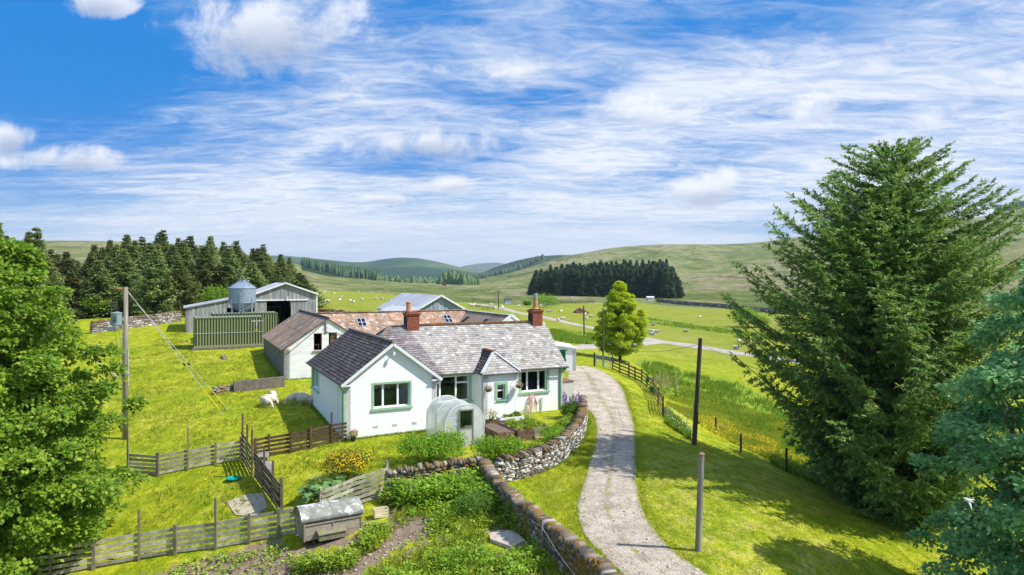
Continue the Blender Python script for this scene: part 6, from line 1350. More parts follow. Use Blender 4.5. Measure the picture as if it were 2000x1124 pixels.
# shrubs
def shrub(px, py, w_, h_, d_, m_, lb, n=5000, size=.1, name='shrub', cat='shrub', lobes=9, seed=1, flowers=None, stem=True, base=.0, loc=None):
    rs = np.random.RandomState(seed); p = loc or G(px, py); t = thing(name, tuple(p), lb, cat)
    c = np.array([[rs.uniform(-.36, .36) * w_, rs.uniform(-.36, .36) * d_, base + h_ * rs.uniform(.35, .66)] for _ in range(lobes)]); rr = rs.uniform(.30, .44, lobes) * min(w_, h_ * 1.5)
    i = rs.randint(0, lobes, n); d = rs.normal(size=(n, 3)); d /= np.linalg.norm(d, axis=1)[:, None]; d[:, 2] = np.where(rs.rand(n) < .75, np.abs(d[:, 2]), d[:, 2])
    R_ = rr[i][:, None] * (rs.uniform(.35, 1, (n, 1)) ** .5) * (1 + .25 * np.sin(d[:, :1] * 9 + d[:, 1:2] * 7 + i[:, None])); Q = c[i] + d * R_ * np.array([1, 1, .85]); Q[:, 2] = np.clip(Q[:, 2], .03, None)
    kites('foliage', Q, d + rs.normal(size=(n, 3)) * .7, d + rs.normal(size=(n, 3)) * .3, size * rs.uniform(.6, 1.3, n), size * .6, m_, t, rs, off=(0, 0, 0))
    if flowers:
        fm, fn, fs = flowers; i = rs.randint(0, lobes, fn); d = rs.normal(size=(fn, 3)); d /= np.linalg.norm(d, axis=1)[:, None]; d[:, 2] = np.abs(d[:, 2]); Q = c[i] + d * rr[i][:, None] * np.array([1, 1, .85]) * 1.02
        kites('flowers', Q, np.cross(d, rs.normal(size=(fn, 3))), d, fs, fs, fm, t, rs, off=(0, 0, 0))['kind'] = 'stuff'
    if stem:
        mb = MB()
        for k in range(5): q = c[k % lobes]; mb.tube([(0, 0, -.1), (q[0] * .4, q[1] * .4, q[2] * .5), tuple(q)], [.035, .025, .012], 5)
        mb.build('stem', 'bark', t, world=False)
    return t
shrub(675, 935, 1.8, 1.1, 1.5, 'leaf_gorse', 'rounded shrub full of yellow flowers on the front lawn', 7500, .06, flowers=('petal_yellow', 1900, .05), seed=3, lobes=14)
shrub(838, 905, 2.7, 1.15, 1.6, 'leaf_shrub', 'bright green bush in front of the polytunnel behind the mossy wall', 9000, .10, seed=4, lobes=14, loc=gp(-3.6, 30.0))
shrub(985, 900, 2.1, .95, 1.2, 'leaf_shrub', 'green bush with twiggy stems between the raised beds and the curved wall', 7000, .09, seed=5, lobes=12, loc=gp(-.55, 30.2))
shrub(1040, 890, 1.4, .7, 1.1, 'leaf_weed', 'low grassy green bush behind the curved stone wall at its bend', 3600, .09, seed=6, lobes=9, loc=gp(.9, 30.0))
shrub(1090, 860, 1.3, .7, 2.0, 'leaf_shrub', 'loose green bush with yellowish tips inside the curved garden wall', 5000, .08, seed=7, lobes=11, loc=gp(2.1, 33.2))
shrub(1100, 845, 1.1, .55, 1.8, 'leaf_weed', 'small green border shrub just below the lupins', 3000, .08, seed=8, lobes=9, loc=gp(2.75, 35.8))
shrub(930, 985, 1.1, .75, 1.0, 'leaf_darkweed', 'dense dark green bushy herb in the weedy plot near the wall junction', 6000, .05, seed=9, lobes=9, loc=gp(-1.3, 24.0))
# rhubarb-like plant
rs = np.random.RandomState(5); t = thing('rhubarb_plant', tuple(G(660, 975)), 'patch of large pale green rhubarb leaves behind the hurdle', 'plant')
p0 = G(655, 968); q = np.array([tuple(p0)]).repeat(170, 0) + np.stack([rs.uniform(-1.15, 1.15, 170), rs.uniform(-1.0, 1.0, 170), rs.uniform(.08, .5, 170)], 1); an = rs.rand(170) * 6.28
kites('leaves', q, np.stack([np.cos(an), np.sin(an), rs.uniform(-.2, .5, 170)], 1), np.tile([0, 0, 1.], (170, 1)) + rs.normal(size=(170, 3)) * .25, rs.uniform(.25, .5, 170), .36, 'leaf_rhubarb', t, rs, fold=.2)
# lupins
c0 = gp(3.35, 38.3); t = thing('lupin', tuple(c0), 'clump of purple lupins at the far end of the curved garden wall', 'flowers'); rs = np.random.RandomState(3); n = 2600
d = rs.normal(size=(n, 3)); d /= np.linalg.norm(d, axis=1)[:, None]; kites('foliage', np.array(c0) + d * np.array([.62, .62, .5]) * rs.uniform(.5, 1, (n, 1)) + np.array([0, 0, .45]), d + rs.normal(size=(n, 3)) * .5, d, .11, .05, 'leaf_darkweed', t, rs)
Q = []; 
for k in range(15):
    b = np.array(c0) + np.array([rs.uniform(-.5, .6), rs.uniform(-.4, .4), .85]); hgt_ = rs.uniform(.35, .65)
    for j in range(70): a_ = rs.rand() * 6.28; u = rs.rand(); Q.append((b[0] + math.cos(a_) * .05 * (1 - u * .7), b[1] + math.sin(a_) * .05 * (1 - u * .7), b[2] + u * hgt_))
Q = np.array(Q); kites('flower_spikes', Q, rs.normal(size=Q.shape), np.tile([0, 0, 1.], (len(Q), 1)), .06, .05, 'petal_purple', t, rs)
# tall pale seed heads behind the drive fence
for px, py, w_, lb in ((1288, 772, 1.3, 'tall pale seeding plants behind the bend of the drive fence'), (1322, 778, .3, 'single pale seeding stalk right of the tall seeding clump')):
    c0 = G(px, py); t = thing('seeding_dock', tuple(c0), lb, 'plant'); rs = np.random.RandomState(px); Q = []; m_ = int(16 * w_ + 2); mb = MB()
    for k in range(m_):
        b = np.array(c0) + np.array([rs.uniform(-.5, .5) * w_, rs.uniform(-.7, .7) * w_, 0]); hg = rs.uniform(1.1, 2.0); mb.tube([tuple(b), (b[0], b[1], b[2] + hg)], .012, 4)
        for j in range(90): u = rs.rand(); a_ = rs.rand() * 6.28; rr_ = .10 * (1 - u); Q.append((b[0] + math.cos(a_) * rr_, b[1] + math.sin(a_) * rr_, b[2] + hg * (.45 + .58 * u)))
    Q = np.array(Q); mb.build('stems', 'leaf_weed', t); kites('seed_heads', Q, rs.normal(size=Q.shape), rs.normal(size=Q.shape), .07, .05, 'seed_head', t, rs)
    n = int(500 * w_); q = np.array(c0) + np.stack([rs.normal(size=n) * .4 * w_, rs.normal(size=n) * .5 * w_, rs.uniform(0, .6, n)], 1); kites('leaves', q, rs.normal(size=(n, 3)), rs.normal(size=(n, 3)) + np.array([0, 0, 1]), .14, .1, 'leaf_weed', t, rs)
# pots
def pot(p, lb, fm, r_=.14, m_='terracotta', fol='leaf_weed'):
    t = thing('flower_pot', tuple(p), lb, 'flower pot'); mb = MB(); mb.lathe(p, [(r_ * .7, 0), (r_, r_ * 1.5), (r_ * 1.08, r_ * 1.5), (r_ * 1.08, r_ * 1.7), (r_ * .9, r_ * 1.7)], 12); mb.build('pot', m_, t)
    c = Vector(p) + Z3 * r_ * 2.3; leafball(c, r_ * 1.5, 260, fol, t, 'foliage', .07); 
    if fm: leafball(c + Z3 * .04, r_ * 1.6, 150, fm, t, 'flowers', .06)
pot(H.p(.35, -.35, 0), 'pot of pink and red flowers at the foot of the cottage corner', 'petal_pink', .15, 'near_black')
pot(H.p(9.0, -1.0, .42) , 'yellow green shrub growing at the right of the white planter', None, .12, 'near_black', 'leaf_gorse')
shrub(1005, 815, .8, .85, .7, 'seed_head', 'bare twiggy pale shrub against the wall right of the white planter', 700, .05, seed=12, lobes=8, loc=H.p(9.75, -.55, .1))
shrub(955, 800, .6, .8, .6, 'seed_head', 'small pale twiggy shrub in the dark planter beside the porch', 420, .06, seed=13, lobes=7, loc=H.p(7.6, -.9, .35))
# hanging pots on the drive fence
for px, py, lb, fl_ in ((1265, 743, 'green bucket planter hung on the top rail of the drive fence, farther of two', None), (1273, 761, 'green bucket planter with yellow flowers hung on the drive fence, nearer of two', 'petal_yellow')):
    g = G(px + 2, 760 if px == 1265 else 778); c0 = PT(px, py, g.y - .15); t = thing('hanging_pot', tuple(c0), lb, 'planter', 'green planters on the drive fence'); mb = MB(); mb.lathe(c0 - Z3 * .16, [(.13, 0), (.2, .30), (.22, .31), (.22, .35), (.18, .35)], 12); mb.build('pot', 'green_plastic', t)
    mb = MB(); mb.beam(c0 + Vector((0, .1, .15)), c0 + Vector((0, .25, .2)), .03, .03); mb.build('hook', 'dark_metal', t)
    if fl_: leafball(c0 + Z3 * .22, .2, 140, 'leaf_weed', t, 'foliage', .08); leafball(c0 + Z3 * .26, .2, 70, fl_, t, 'flowers', .06)

# ------------------------------------------------------------------ hen house, crate and small things
CH0 = G(592, 1076); L_ = LF(PT(592, 1066, CH0.y).x, CH0.y + .05, T(CH0.x, CH0.y), R(30))
t = thing('hen_house', tuple(L_.p(.8, .5, 0)), 'old wooden hen house with a curved felted roof among the weeds by the fence', 'hen house'); cw, cd, chh = 2.0, 1.25, .72; zb_ = .28
F_ = L_.front(0, 0); mb = MB()
for k in range(3): mb.fbox((F_[0], F_[1], F_[2]), 0, cw, -.04, (k % 2) * .006, zb_ + k * .16, zb_ + k * .16 + .156)
mb.fbox(F_, 0, cw, -.04, .035, zb_ + .50, zb_ + .55, .9); mb.fbox(F_, 0, cw, -.03, .02, zb_ + .60, zb_ + .66, .9)
for k in range(4): mb.fbox(L_.back(cw, cd), 0, cw, -.04, 0, zb_ + k * .17, zb_ + k * .17 + .166)
mb.build('side_wall', 'coop_wood', t); mb = MB(); mb.fbox(F_, .02, cw - .02, -.2, -.1, zb_ + .45, zb_ + .8); mb.build('dark_interior', 'dark_inside', t)
pr_ = [(0, .72), (.08, .86), (.25, 1.0), (.5, 1.10), (.75, 1.09), (1.0, 1.0), (1.17, .86), (1.25, .72)]
for a0, lb in ((-.0, None), (cw - .04, None)):
    mb = MB(); n_ = 8
    for k in range(n_):
        b0, b1 = cd * k / n_, cd * (k + 1) / n_ - .006; zt_ = lambda b: zb_ - .12 + float(np.interp(b, [p[0] for p in pr_], [p[1] for p in pr_])) - .01
        mb.prism([L_.p(a0 - .01, b0, zb_ - .02), L_.p(a0 - .01, b1, zb_ - .02), L_.p(a0 - .01, b1, zt_(b1)), L_.p(a0 - .01, b0, zt_(b0))], tuple(L_.u * .05))
    mb.build('end_wall', 'coop_wood', t)
mb = MB()
for (b0, z0), (b1, z1) in zip(pr_, pr_[1:]):
    for a0, a1 in ((-.07, cw / 2), (cw / 2 + .006, cw + .07)):
        q0 = .13; mb.add([L_.p(a0, b0 * 1.04 - .03, zb_ + z0 - q0), L_.p(a1, b0 * 1.04 - .03, zb_ + z0 - q0), L_.p(a1, b1 * 1.04 - .03, zb_ + z1 - q0), L_.p(a0, b1 * 1.04 - .03, zb_ + z1 - q0), L_.p(a0, b0 * 1.06 - .04, zb_ + z0 - q0 + .03), L_.p(a1, b0 * 1.06 - .04, zb_ + z0 - q0 + .03), L_.p(a1, b1 * 1.06 - .04, zb_ + z1 - q0 + .03), L_.p(a0, b1 * 1.06 - .04, zb_ + z1 - q0 + .03)], MB.BF, .5)
mb.fbox((L_.p(0, -.05, 0), F_[1], F_[2]), -.07, cw + .07, 0, .025, zb_ + .50 + .16, zb_ + .74); mb.build('roof', 'coop_roof', t)
mb = MB()
for a_ in (.0, cw / 2 - .03, cw - .05): mb.fbox(F_, a_, a_ + .05, .001, .03, zb_ - .02, zb_ + .75)
mb.beam(L_.p(-.03, .1, zb_ + .6), L_.p(-.03, 1.1, zb_ + .3), .03, .03); mb.build('batten', 'coop_wood', t)
mb = MB(); mb.fbox(F_, .45, 1.35, .02, .30, zb_ + .02, zb_ + .22); mb.prism([L_.p(.42, -.34, zb_ + .22), L_.p(1.38, -.34, zb_ + .22), L_.p(1.38, -.02, zb_ + .30), L_.p(.42, -.02, zb_ + .30)], (0, 0, .03)); mb.build('nest_box', 'fence_old', t)
mb = MB(); 
mb.tube([L_.p(-.06, .55, zb_ + .1), L_.p(-.06, .75, zb_ + .55)], .012, 5); mb.lathe(L_.p(-.08, .5, zb_ + .05), [(.03, 0), (.05, .03), (.03, .06)], 8); mb.build('latch', 'lead', t)
for a_, b in ((.35, .15), (1.6, .15), (.35, 1.1), (1.6, 1.1)):
    mb = MB(); mb.tube([L_.p(a_ - .05, b, .12), L_.p(a_ + .05, b, .12)], .17, 12); mb.build('wheel', 'dark_metal', t)
# wooden crate
p = G(746, 1013); L2 = LF(p.x - .25, p.y - .1, p.z, R(22)); t = thing('wooden_crate', tuple(p), 'pale new wooden crate lying in the weeds right of the hen house', 'crate'); mb = MB()
for k in range(3):
    z = .03 + k * .10
    mb.fbox(L2.front(), 0, .52, -.02, 0, z, z + .08); mb.fbox(L2.back(.52, .36), 0, .52, -.02, 0, z, z + .08); mb.fbox(L2.left(), .0, .36, -.02, 0, z, z + .08); mb.fbox(L2.right(.52), 0, .36, -.02, 0, z, z + .08)
mb.build('slats', 'new_wood', t); mb = MB(); mb.prism([L2.p(.02, .02, .02), L2.p(.5, .02, .02), L2.p(.5, .34, .02), L2.p(.02, .34, .02)], (0, 0, .02)); mb.build('base', 'new_wood', t)
def slab(pts, h, m_, name, lb, cat, lift=.02):
    P_ = [G(*p) for p in pts]; mb = MB(); mb.prism([(p.x, p.y, p.z + lift - h) for p in P_], (0, 0, h)); return tag(mb.build(name, m_), lb, cat)
slab([(958, 1060), (1000, 1075), (1026, 1062), (1006, 1044), (975, 1042), (955, 1048)], .22, 'flag', 'stone_slab', 'flat pinkish stone slab lying in the weedy plot', 'slab', .11)
slab([(442, 982), (460, 1008), (497, 1010), (523, 992), (513, 965), (480, 968)], .10, 'sandy', 'paving_slab', 'sandy concrete pad in the hen run beside the dark fence', 'paving', .04)
slab([(503, 905), (522, 905), (526, 893), (506, 890)], .25, 'concrete', 'stone_trough', 'grey stone block inside the corner of the brown fence, farther of two', 'block', .28)
slab([(508, 925), (528, 927), (533, 913), (511, 909)], .25, 'concrete', 'stone_trough', 'grey stone block by the dark fence, nearer of two', 'block', .22)
p = G(455, 939); mb = MB(); mb.lathe(p, [(.20, .0), (.28, .10), (.30, .11), (.30, .13), (.27, .13), (.24, .07), (.05, .05)], 18); tag(mb.build('water_bowl', 'teal_plastic'), 'teal plastic water bowl on the grass in the hen run', 'bowl')
p = G(435, 700); t = thing('timber_block', tuple(p), 'short pale log lying on the lawn below the green container', 'log'); mb = MB(); mb.beam(p + Vector((-.15, .5, .12)), p + Vector((.45, -.55, .12)), .35, .22); mb.build('log', 'coop_wood', t); mb = MB(); mb.beam(p + Vector((-.05, .35, .24)), p + Vector((.3, -.3, .24)), .06, .04); mb.build('strap', 'dark_metal', t)
# orange pot shard, bits
p = G(709, 1076); mb = MB(); mb.lathe(p, [(.05, 0), (.08, .12), (.06, .13)], 10); tag(mb.build('flower_pot', 'terracotta'), 'small empty terracotta pot in the weeds below the hen house', 'flower pot')
# metal trough and small frame behind the pole
p = G(214, 648); t = thing('water_trough', tuple(p), 'small metal water trough behind the tall pole at the wood edge', 'trough'); mb = MB(); mb.prism([(p.x - .7, p.y, p.z), (p.x + .5, p.y, p.z), (p.x + .5, p.y + .5, p.z), (p.x - .7, p.y + .5, p.z)], (0, 0, .5)); mb.build('trough_body', 'galvanised', t)
for a_ in (.7, .9): mb = MB(); mb.beam(p + Vector((a_, 0, -.2)), p + Vector((a_, 0, .9)), .08, .08); mb.build('post', 'coop_wood', t)
# ------------------------------------------------------------------ trees
def conifer_mesh(H_, R_, levels, nb, seg, seed, prof, twig=.5, kl=.28, kw=.07, kk=3, droop=.30, z0=.04, azn=.22, up_top=.5, hang=.25, vr=.25, jit=.42, lv=.45, nq=3):
    """needle sprays on whorled limbs; returns points, long axes, normals, lengths, widths and limb polylines"""
    rs = np.random.RandomState(seed); P_ = []; A_ = []; N_ = []; Ls = []; limbs = []
    ph = rs.rand(6) * 6.28
    def limb(o, az, L, h, frac):
        n = max(3, int(seg * L / R_) + 2); t = np.linspace(0, 1, n + 1)[1:]
        s0 = up_top * h - droop * (1 - h) * 1.0; cur = .45 * (1 - h) + .15
        r_ = L * t; z = L * (s0 * t + (-.35 * (1 - h)) * t * (1 - t) * 2 + cur * t ** 3 * .5)
        wob = rs.normal() * .10
        d = np.array([math.cos(az), math.sin(az)]); sd_ = np.array([-d[1], d[0]])
        pts = np.stack([o[0] + d[0] * r_ + sd_[0] * wob * r_ * t, o[1] + d[1] * r_ + sd_[1] * wob * r_ * t, o[2] + z], 1)
        limbs.append((o, pts, L)); 
        for i in range(n):
            ti = t[i]; 
            if ti < .12 and h < .8: continue
            tang = pts[i] - (pts[i - 1] if i else np.array(o)); tang /= np.linalg.norm(tang) + 1e-9
            for sg in (-1, 1, 0):
                tl = twig * (1.15 - .75 * ti) * (.5 + .5 * math.sin(min(1, ti * 2.2) * 1.57)) * rs.uniform(.7, 1.3) * (.55 + .45 * (1 - h)) * min(1, L / (R_ * .4)) if sg else twig * .35 * min(1, L / (R_ * .4))
                dv = tang * (.75 if sg else 1) + np.array([sd_[0], sd_[1], 0]) * sg * rs.uniform(.6, 1.1) + np.array([0, 0, rs.normal() * vr]) + np.array([0, 0, -hang * rs.uniform(.2, 1.4) * (1 - h)]); dv /= np.linalg.norm(dv)
                m_ = max(2, int(kk * tl / twig + .5)) if sg else 2
                for k in range(m_):
                    P_.append(pts[i] + dv * tl * k / m_); A_.append(dv); Ls.append(1 if h < .8 else 1 - (h - .8) * 2.6)
    for lvl in range(levels):
        h = z0 + (1 - z0) * (lvl / levels) ** .92 + rs.normal() * .004; zz = h * H_; n = nb if h < .8 else max(3, nb - 2); a0 = rs.rand() * 6.28
        for k in range(n):
            az = a0 + 6.283 * k / n + rs.normal() * .2; e_ = 1 + azn * (math.sin(az * 2 + ph[0] + h * 3) + math.sin(az * 3 + ph[1] - h * 7) * .7 + rs.normal() * lv)
            limb((0, 0, zz), az, max(.05 * R_ / 2.5, R_ * prof(h) * e_), h, 0)
    P_ = np.repeat(np.array(P_), nq, 0); A_ = np.repeat(np.array(A_), nq, 0); n = len(P_); step = twig / max(kk, 1)
    P_ = P_ + A_ * rs.uniform(-.5, .7, (n, 1)) * step + rs.normal(size=(n, 3)) * .02; A_ = A_ + rs.normal(size=(n, 3)) * jit
    N_ = np.stack([rs.normal(size=n) * .5, rs.normal(size=n) * .5, np.ones(n)], 1); Ls = np.repeat(np.array(Ls), nq) * kl * rs.uniform(.7, 1.25, n)
    return rs, P_, A_, N_, Ls, limbs
def conifer(name, H_, R_, levels, nb, seg, seed, prof, mleaf, lb, cat='conifer', group=None, limb_r=.03, trunk_r=None, kl=.28, kw=.08, **kw_):
    rs, P_, A_, N_, Ls, limbs = conifer_mesh(H_, R_, levels, nb, seg, seed, prof, kl=kl, kw=kw, **kw_)
    t = thing(name, (0, 0, 0), lb, cat, group)
    mb = MB(); tr = trunk_r or H_ * .014; mb.tube([(0, 0, -.6), (0, 0, H_ * .3), (rs.normal() * .05, 0, H_ * .7), (0, 0, H_)], [tr * 1.25, tr, tr * .5, .02], 8)
    if limb_r:
        for o, pts, L in limbs:
            mb.tube([o] + [tuple(p) for p in pts[::max(1, len(pts) // 3)]], [limb_r * L / R_ + .01] + [max(.008, limb_r * .6 * L / R_ * (1 - i / 5)) for i in range(len(pts[::max(1, len(pts) // 3)]))], 4, caps=False)
    mb.build('trunk', 'bark', t, world=False)
    kites('crown', P_, A_, N_, Ls, np.broadcast_to(kw, len(P_)) * rs.uniform(.7, 1.3, len(P_)), mleaf, t, rs, off=(0, 0, 0)); return t
EXTRA_N = 0
# --- the big spruce on the right
hero_prof = lambda h: float(np.interp(h, [0, .06, .14, .24, .36, .48, .60, .72, .83, .92, .97, 1], [.42, .55, .74, .90, 1.0, 1.0, .88, .66, .46, .32, .22, .03]))
t = conifer('spruce_tree', 16.0, 5.35, 54, 8, 17, 6, hero_prof, 'needle_hero', 'very large bushy spruce tree filling the right side of the lawn edge', limb_r=.06, trunk_r=.34, twig=1.35, kl=.20, kw=.062, kk=7, droop=.20, azn=.19, up_top=.42, hang=.85, vr=.2, jit=.42, lv=.6, nq=8)
HX, HY_ = 16.7, 30.0
t.location = (HX, HY_, T(HX, HY_) - .1)
# --- spruces of the wood behind the farm
fprof = lambda h: float(np.interp(h, [0, .1, .3, .6, .8, .9, 1], [.9, 1, .84, .50, .20, .07, .01]))
protos = [conifer('spruce_tree', 12, 2.3 + .25 * k, 26, 6, 7, 30 + k, fprof, 'needle_forest', 'dark spruce standing in the wood left of the farm', group='spruces of the wood behind the farm', limb_r=0, twig=.95, kl=.42, kw=.17, kk=3, droop=.28, azn=.20, up_top=.15, vr=.4) for k in range(4)]
far = [conifer('spruce_tree', 20, 3.4, 18, 6, 5, 50 + k, lambda h: float(np.interp(h, [0, .1, .3, .6, .85, 1], [.95, 1, .82, .50, .14, .01])), 'needle_dark', 'dark spruce in the plantation below the right hill', group='spruces of the dark plantation', limb_r=0, twig=1.4, kl=1.1, kw=.40, kk=2, droop=.3, azn=.2, up_top=.1, vr=.4) for k in range(3)]
rr = random.Random(9)
topl = ([-260, -40, 0, 30, 75, 110, 140, 170, 200, 232, 260, 300, 330, 360, 400, 440, 475, 510, 540, 565, 585, 600], [400, 418, 432, 470, 450, 500, 492, 490, 478, 463, 458, 455, 460, 464, 466, 470, 474, 484, 490, 500, 518, 545])
used = [False] * 4; cnt = 0
fpos = []
for row, (Dr, yoff) in enumerate(((92, 30), (98, 14), (105, 6), (113, 0), (124, 3), (138, 10))):
    px = -240 + rr.uniform(0, 20)
    while px < 592:
        D = Dr + rr.uniform(-2.5, 2.5) + (px > 450) * (px - 450) * .16 + (px < 200) * (200 - px) * -.06
        if px < 560 or D > 104:
            zt = CH + (HY - (np.interp(px, *topl) + yoff + rr.uniform(-12, 16))) * D / FL; x = (px - 1000) / FL * D; z = T(x, D); h_ = max(5.5, zt - z)
            wob = 0
            if rr.random() < .05: h_ *= .8
            fpos.append((px, x, D, z, h_))
        px += (3.3 + rr.uniform(-.6, 1.5)) * FL / D
fpos = [f for f in fpos if not (f[0] > 350 and f[2] < 93)]
for i, (px, x, D, z, h_) in enumerate(fpos):
    k = rr.randrange(4); wd = h_ / 12 * rr.uniform(.85, 1.2) ; wd = max(wd, .95) * 1.18
    lb = 'dark spruce in the wood behind the farm, one of a dense stand'
    if not used[k]:
        o = protos[k]; used[k] = True; o.location = (x, D, z - .1); o.rotation_euler = (0, 0, rr.random() * 6); o.scale = (wd, wd, h_ / 12); o['label'] = lb
    else: dup(protos[k], (x, D, z - .1), rr.random() * 6, (wd, wd, h_ / 12), lb)
print('forest', len(fpos))
# spruce spires near the left edge, behind the sycamore
for px, D, ty, lb in ((-5, 62, 428, 'tall spruce at the far left edge rising above the sycamore'), (72, 66, 440, 'pointed spruce standing alone just behind the left sycamore'), (35, 70, 470, 'spruce between the left edge spruce and the pointed one')):
    x = (px - 1000) / FL * D; z = T(x, D); h_ = CH + (HY - ty) * D / FL - z; dup(protos[0 if px < 0 else 2], (x, D, z - .1), px, (h_ / 13, h_ / 13, h_ / 12), lb, 'spruces behind the left sycamore')
# plantation on the right
used = [False] * 3; n_ = 0; fp = []
tl = ([1037, 1045, 1060, 1080, 1110, 1150, 1200, 1250, 1285, 1305, 1318, 1328], [548, 532, 522, 516, 512, 508, 506, 503, 502, 506, 518, 540])
for row in range(6):
    D = 398 + row * 18; px = 1041 + rr.uniform(0, 4) + row * .7
    while px < 1326 - row * 1.0:
        fp.append((px, D + rr.uniform(-4, 4) - (px - 1040) * .12, row)); px += rr.uniform(8.6, 12.5)
for px, D, row in fp:
    x = (px - 1000) / FL * D; z = T(x, D); zt = CH + (HY - np.interp(px, *tl) - rr.uniform(-5, 9)) * D / FL; h_ = max(11, min(24, (zt - z) * (.78 + .04 * row))) ; k = rr.randrange(3); w_ = rr.uniform(.85, 1.15)
    lb = 'dark spruce in the isolated plantation below the right hill, one of a dense block'
    if not used[k]:
        o = far[k]; used[k] = True; o.location = (x, D, z - .2); o.scale = (w_, w_, h_ / 20); o['label'] = lb
    else: dup(far[k], (x, D, z - .2), rr.random() * 6, (w_, w_, h_ / 20), lb)
print('plantation', len(fp))
# far woods that read as one mass
def wood(name, pts, hgt, m_, seed, rad=.2):
    """pts: list of (x, y, z, h)"""
    rs = np.random.RandomState(seed); V = []; Fq = []; n = 0; r_ = []
    for x, y, z, h_ in pts:
        k = 7; w_ = h_ * rad * rs.uniform(.8, 1.2); an = np.arange(k) / k * 6.283 + rs.rand()
        ring = lambda q, zz: np.stack([x + np.cos(an) * w_ * q * rs.uniform(.75, 1.2, k), y + np.sin(an) * w_ * q * rs.uniform(.75, 1.2, k), np.full(k, z + h_ * zz) + rs.uniform(-.04, .04, k) * h_], 1)
        V.append(np.concatenate([ring(1, 0), ring(1.0, .2), ring(.7, .5), ring(.35, .78), ring(.03, 1)])); i = np.arange(k)
        for q in range(4): Fq.append(np.stack([i, (i + 1) % k, (i + 1) % k + k, i + k], 1) + n + q * k)
        n += 5 * k; r_ += list(rs.rand(4 * k))
    return tag(npmesh(name, np.concatenate(V), np.concatenate(Fq), m_, rnd=r_), kind='stuff')
rs = np.random.RandomState(2)
pts = []
for k in range(900):
    u = rs.rand(); px = 588 + 155 * u; yb = np.interp(px, [588, 600, 640, 700, 745], [524, 531, 541, 546, 547]) - rs.rand() ** .8 * 21 * min(1, .35 + u * 3) ; yb = max(yb, np.interp(px, [588, 745], [514, 524])); D = np.interp(yb, [515, 530, 547], [1250, 1020, 860]); x = (px - 1000) / FL * D; pts.append((x, D, T(x, D) - 1, rs.uniform(10, 17)))
wood('distant_forest', pts, 16, 'needle_dark', 3, .16)
pts = []
for px, yb, D, h_, c in ((870, 548, 900, 14, 14), (885, 549, 880, 16, 14), (900, 551, 850, 14, 12), (915, 553, 820, 12, 10), (922, 554, 810, 9, 6)):
    for k in range(c * 3): a_ = px + rs.normal() * 5; d = D + rs.normal() * 20; x = (a_ - 1000) / FL * d; pts.append((x, d, T(x, d) - .5, h_ * rs.uniform(.7, 1.2)))
wood('distant_forest', pts, 16, 'leaf_far', 4, .32)
pts = []
for k in range(260): px = rs.uniform(720, 880); D = rs.uniform(980, 1300); x = (px - 1000) / FL * D; pts.append((x, D, T(x, D) - .5, rs.uniform(3, 8) * (1 if rs.rand() > .3 else 1.5)))
wood('distant_trees', pts, 6, 'leaf_far', 5, .45)
pts = []
for k in range(420): px = rs.uniform(925, 1062); yb = np.interp(px, [925, 1000, 1062], [545, 530, 505]) - rs.rand() * 4; D = 2080 + rs.uniform(-30, 80); x = (px - 1000) / FL * D; pts.append((x, D, CH - (yb - HY) * D / FL - 4, rs.uniform(9, 16)))
wood('distant_forest', pts, 14, 'needle_dark', 6, .3)
pts = []
for k in range(240): px = rs.uniform(1943, 2060); D = 1590 + rs.uniform(-15, 40); x = (px - 1000) / FL * D; pts.append((x, D, T(x, D) - 1, rs.uniform(17, 25)))
wood('distant_forest', pts, 14, 'needle_dark', 7, .25)

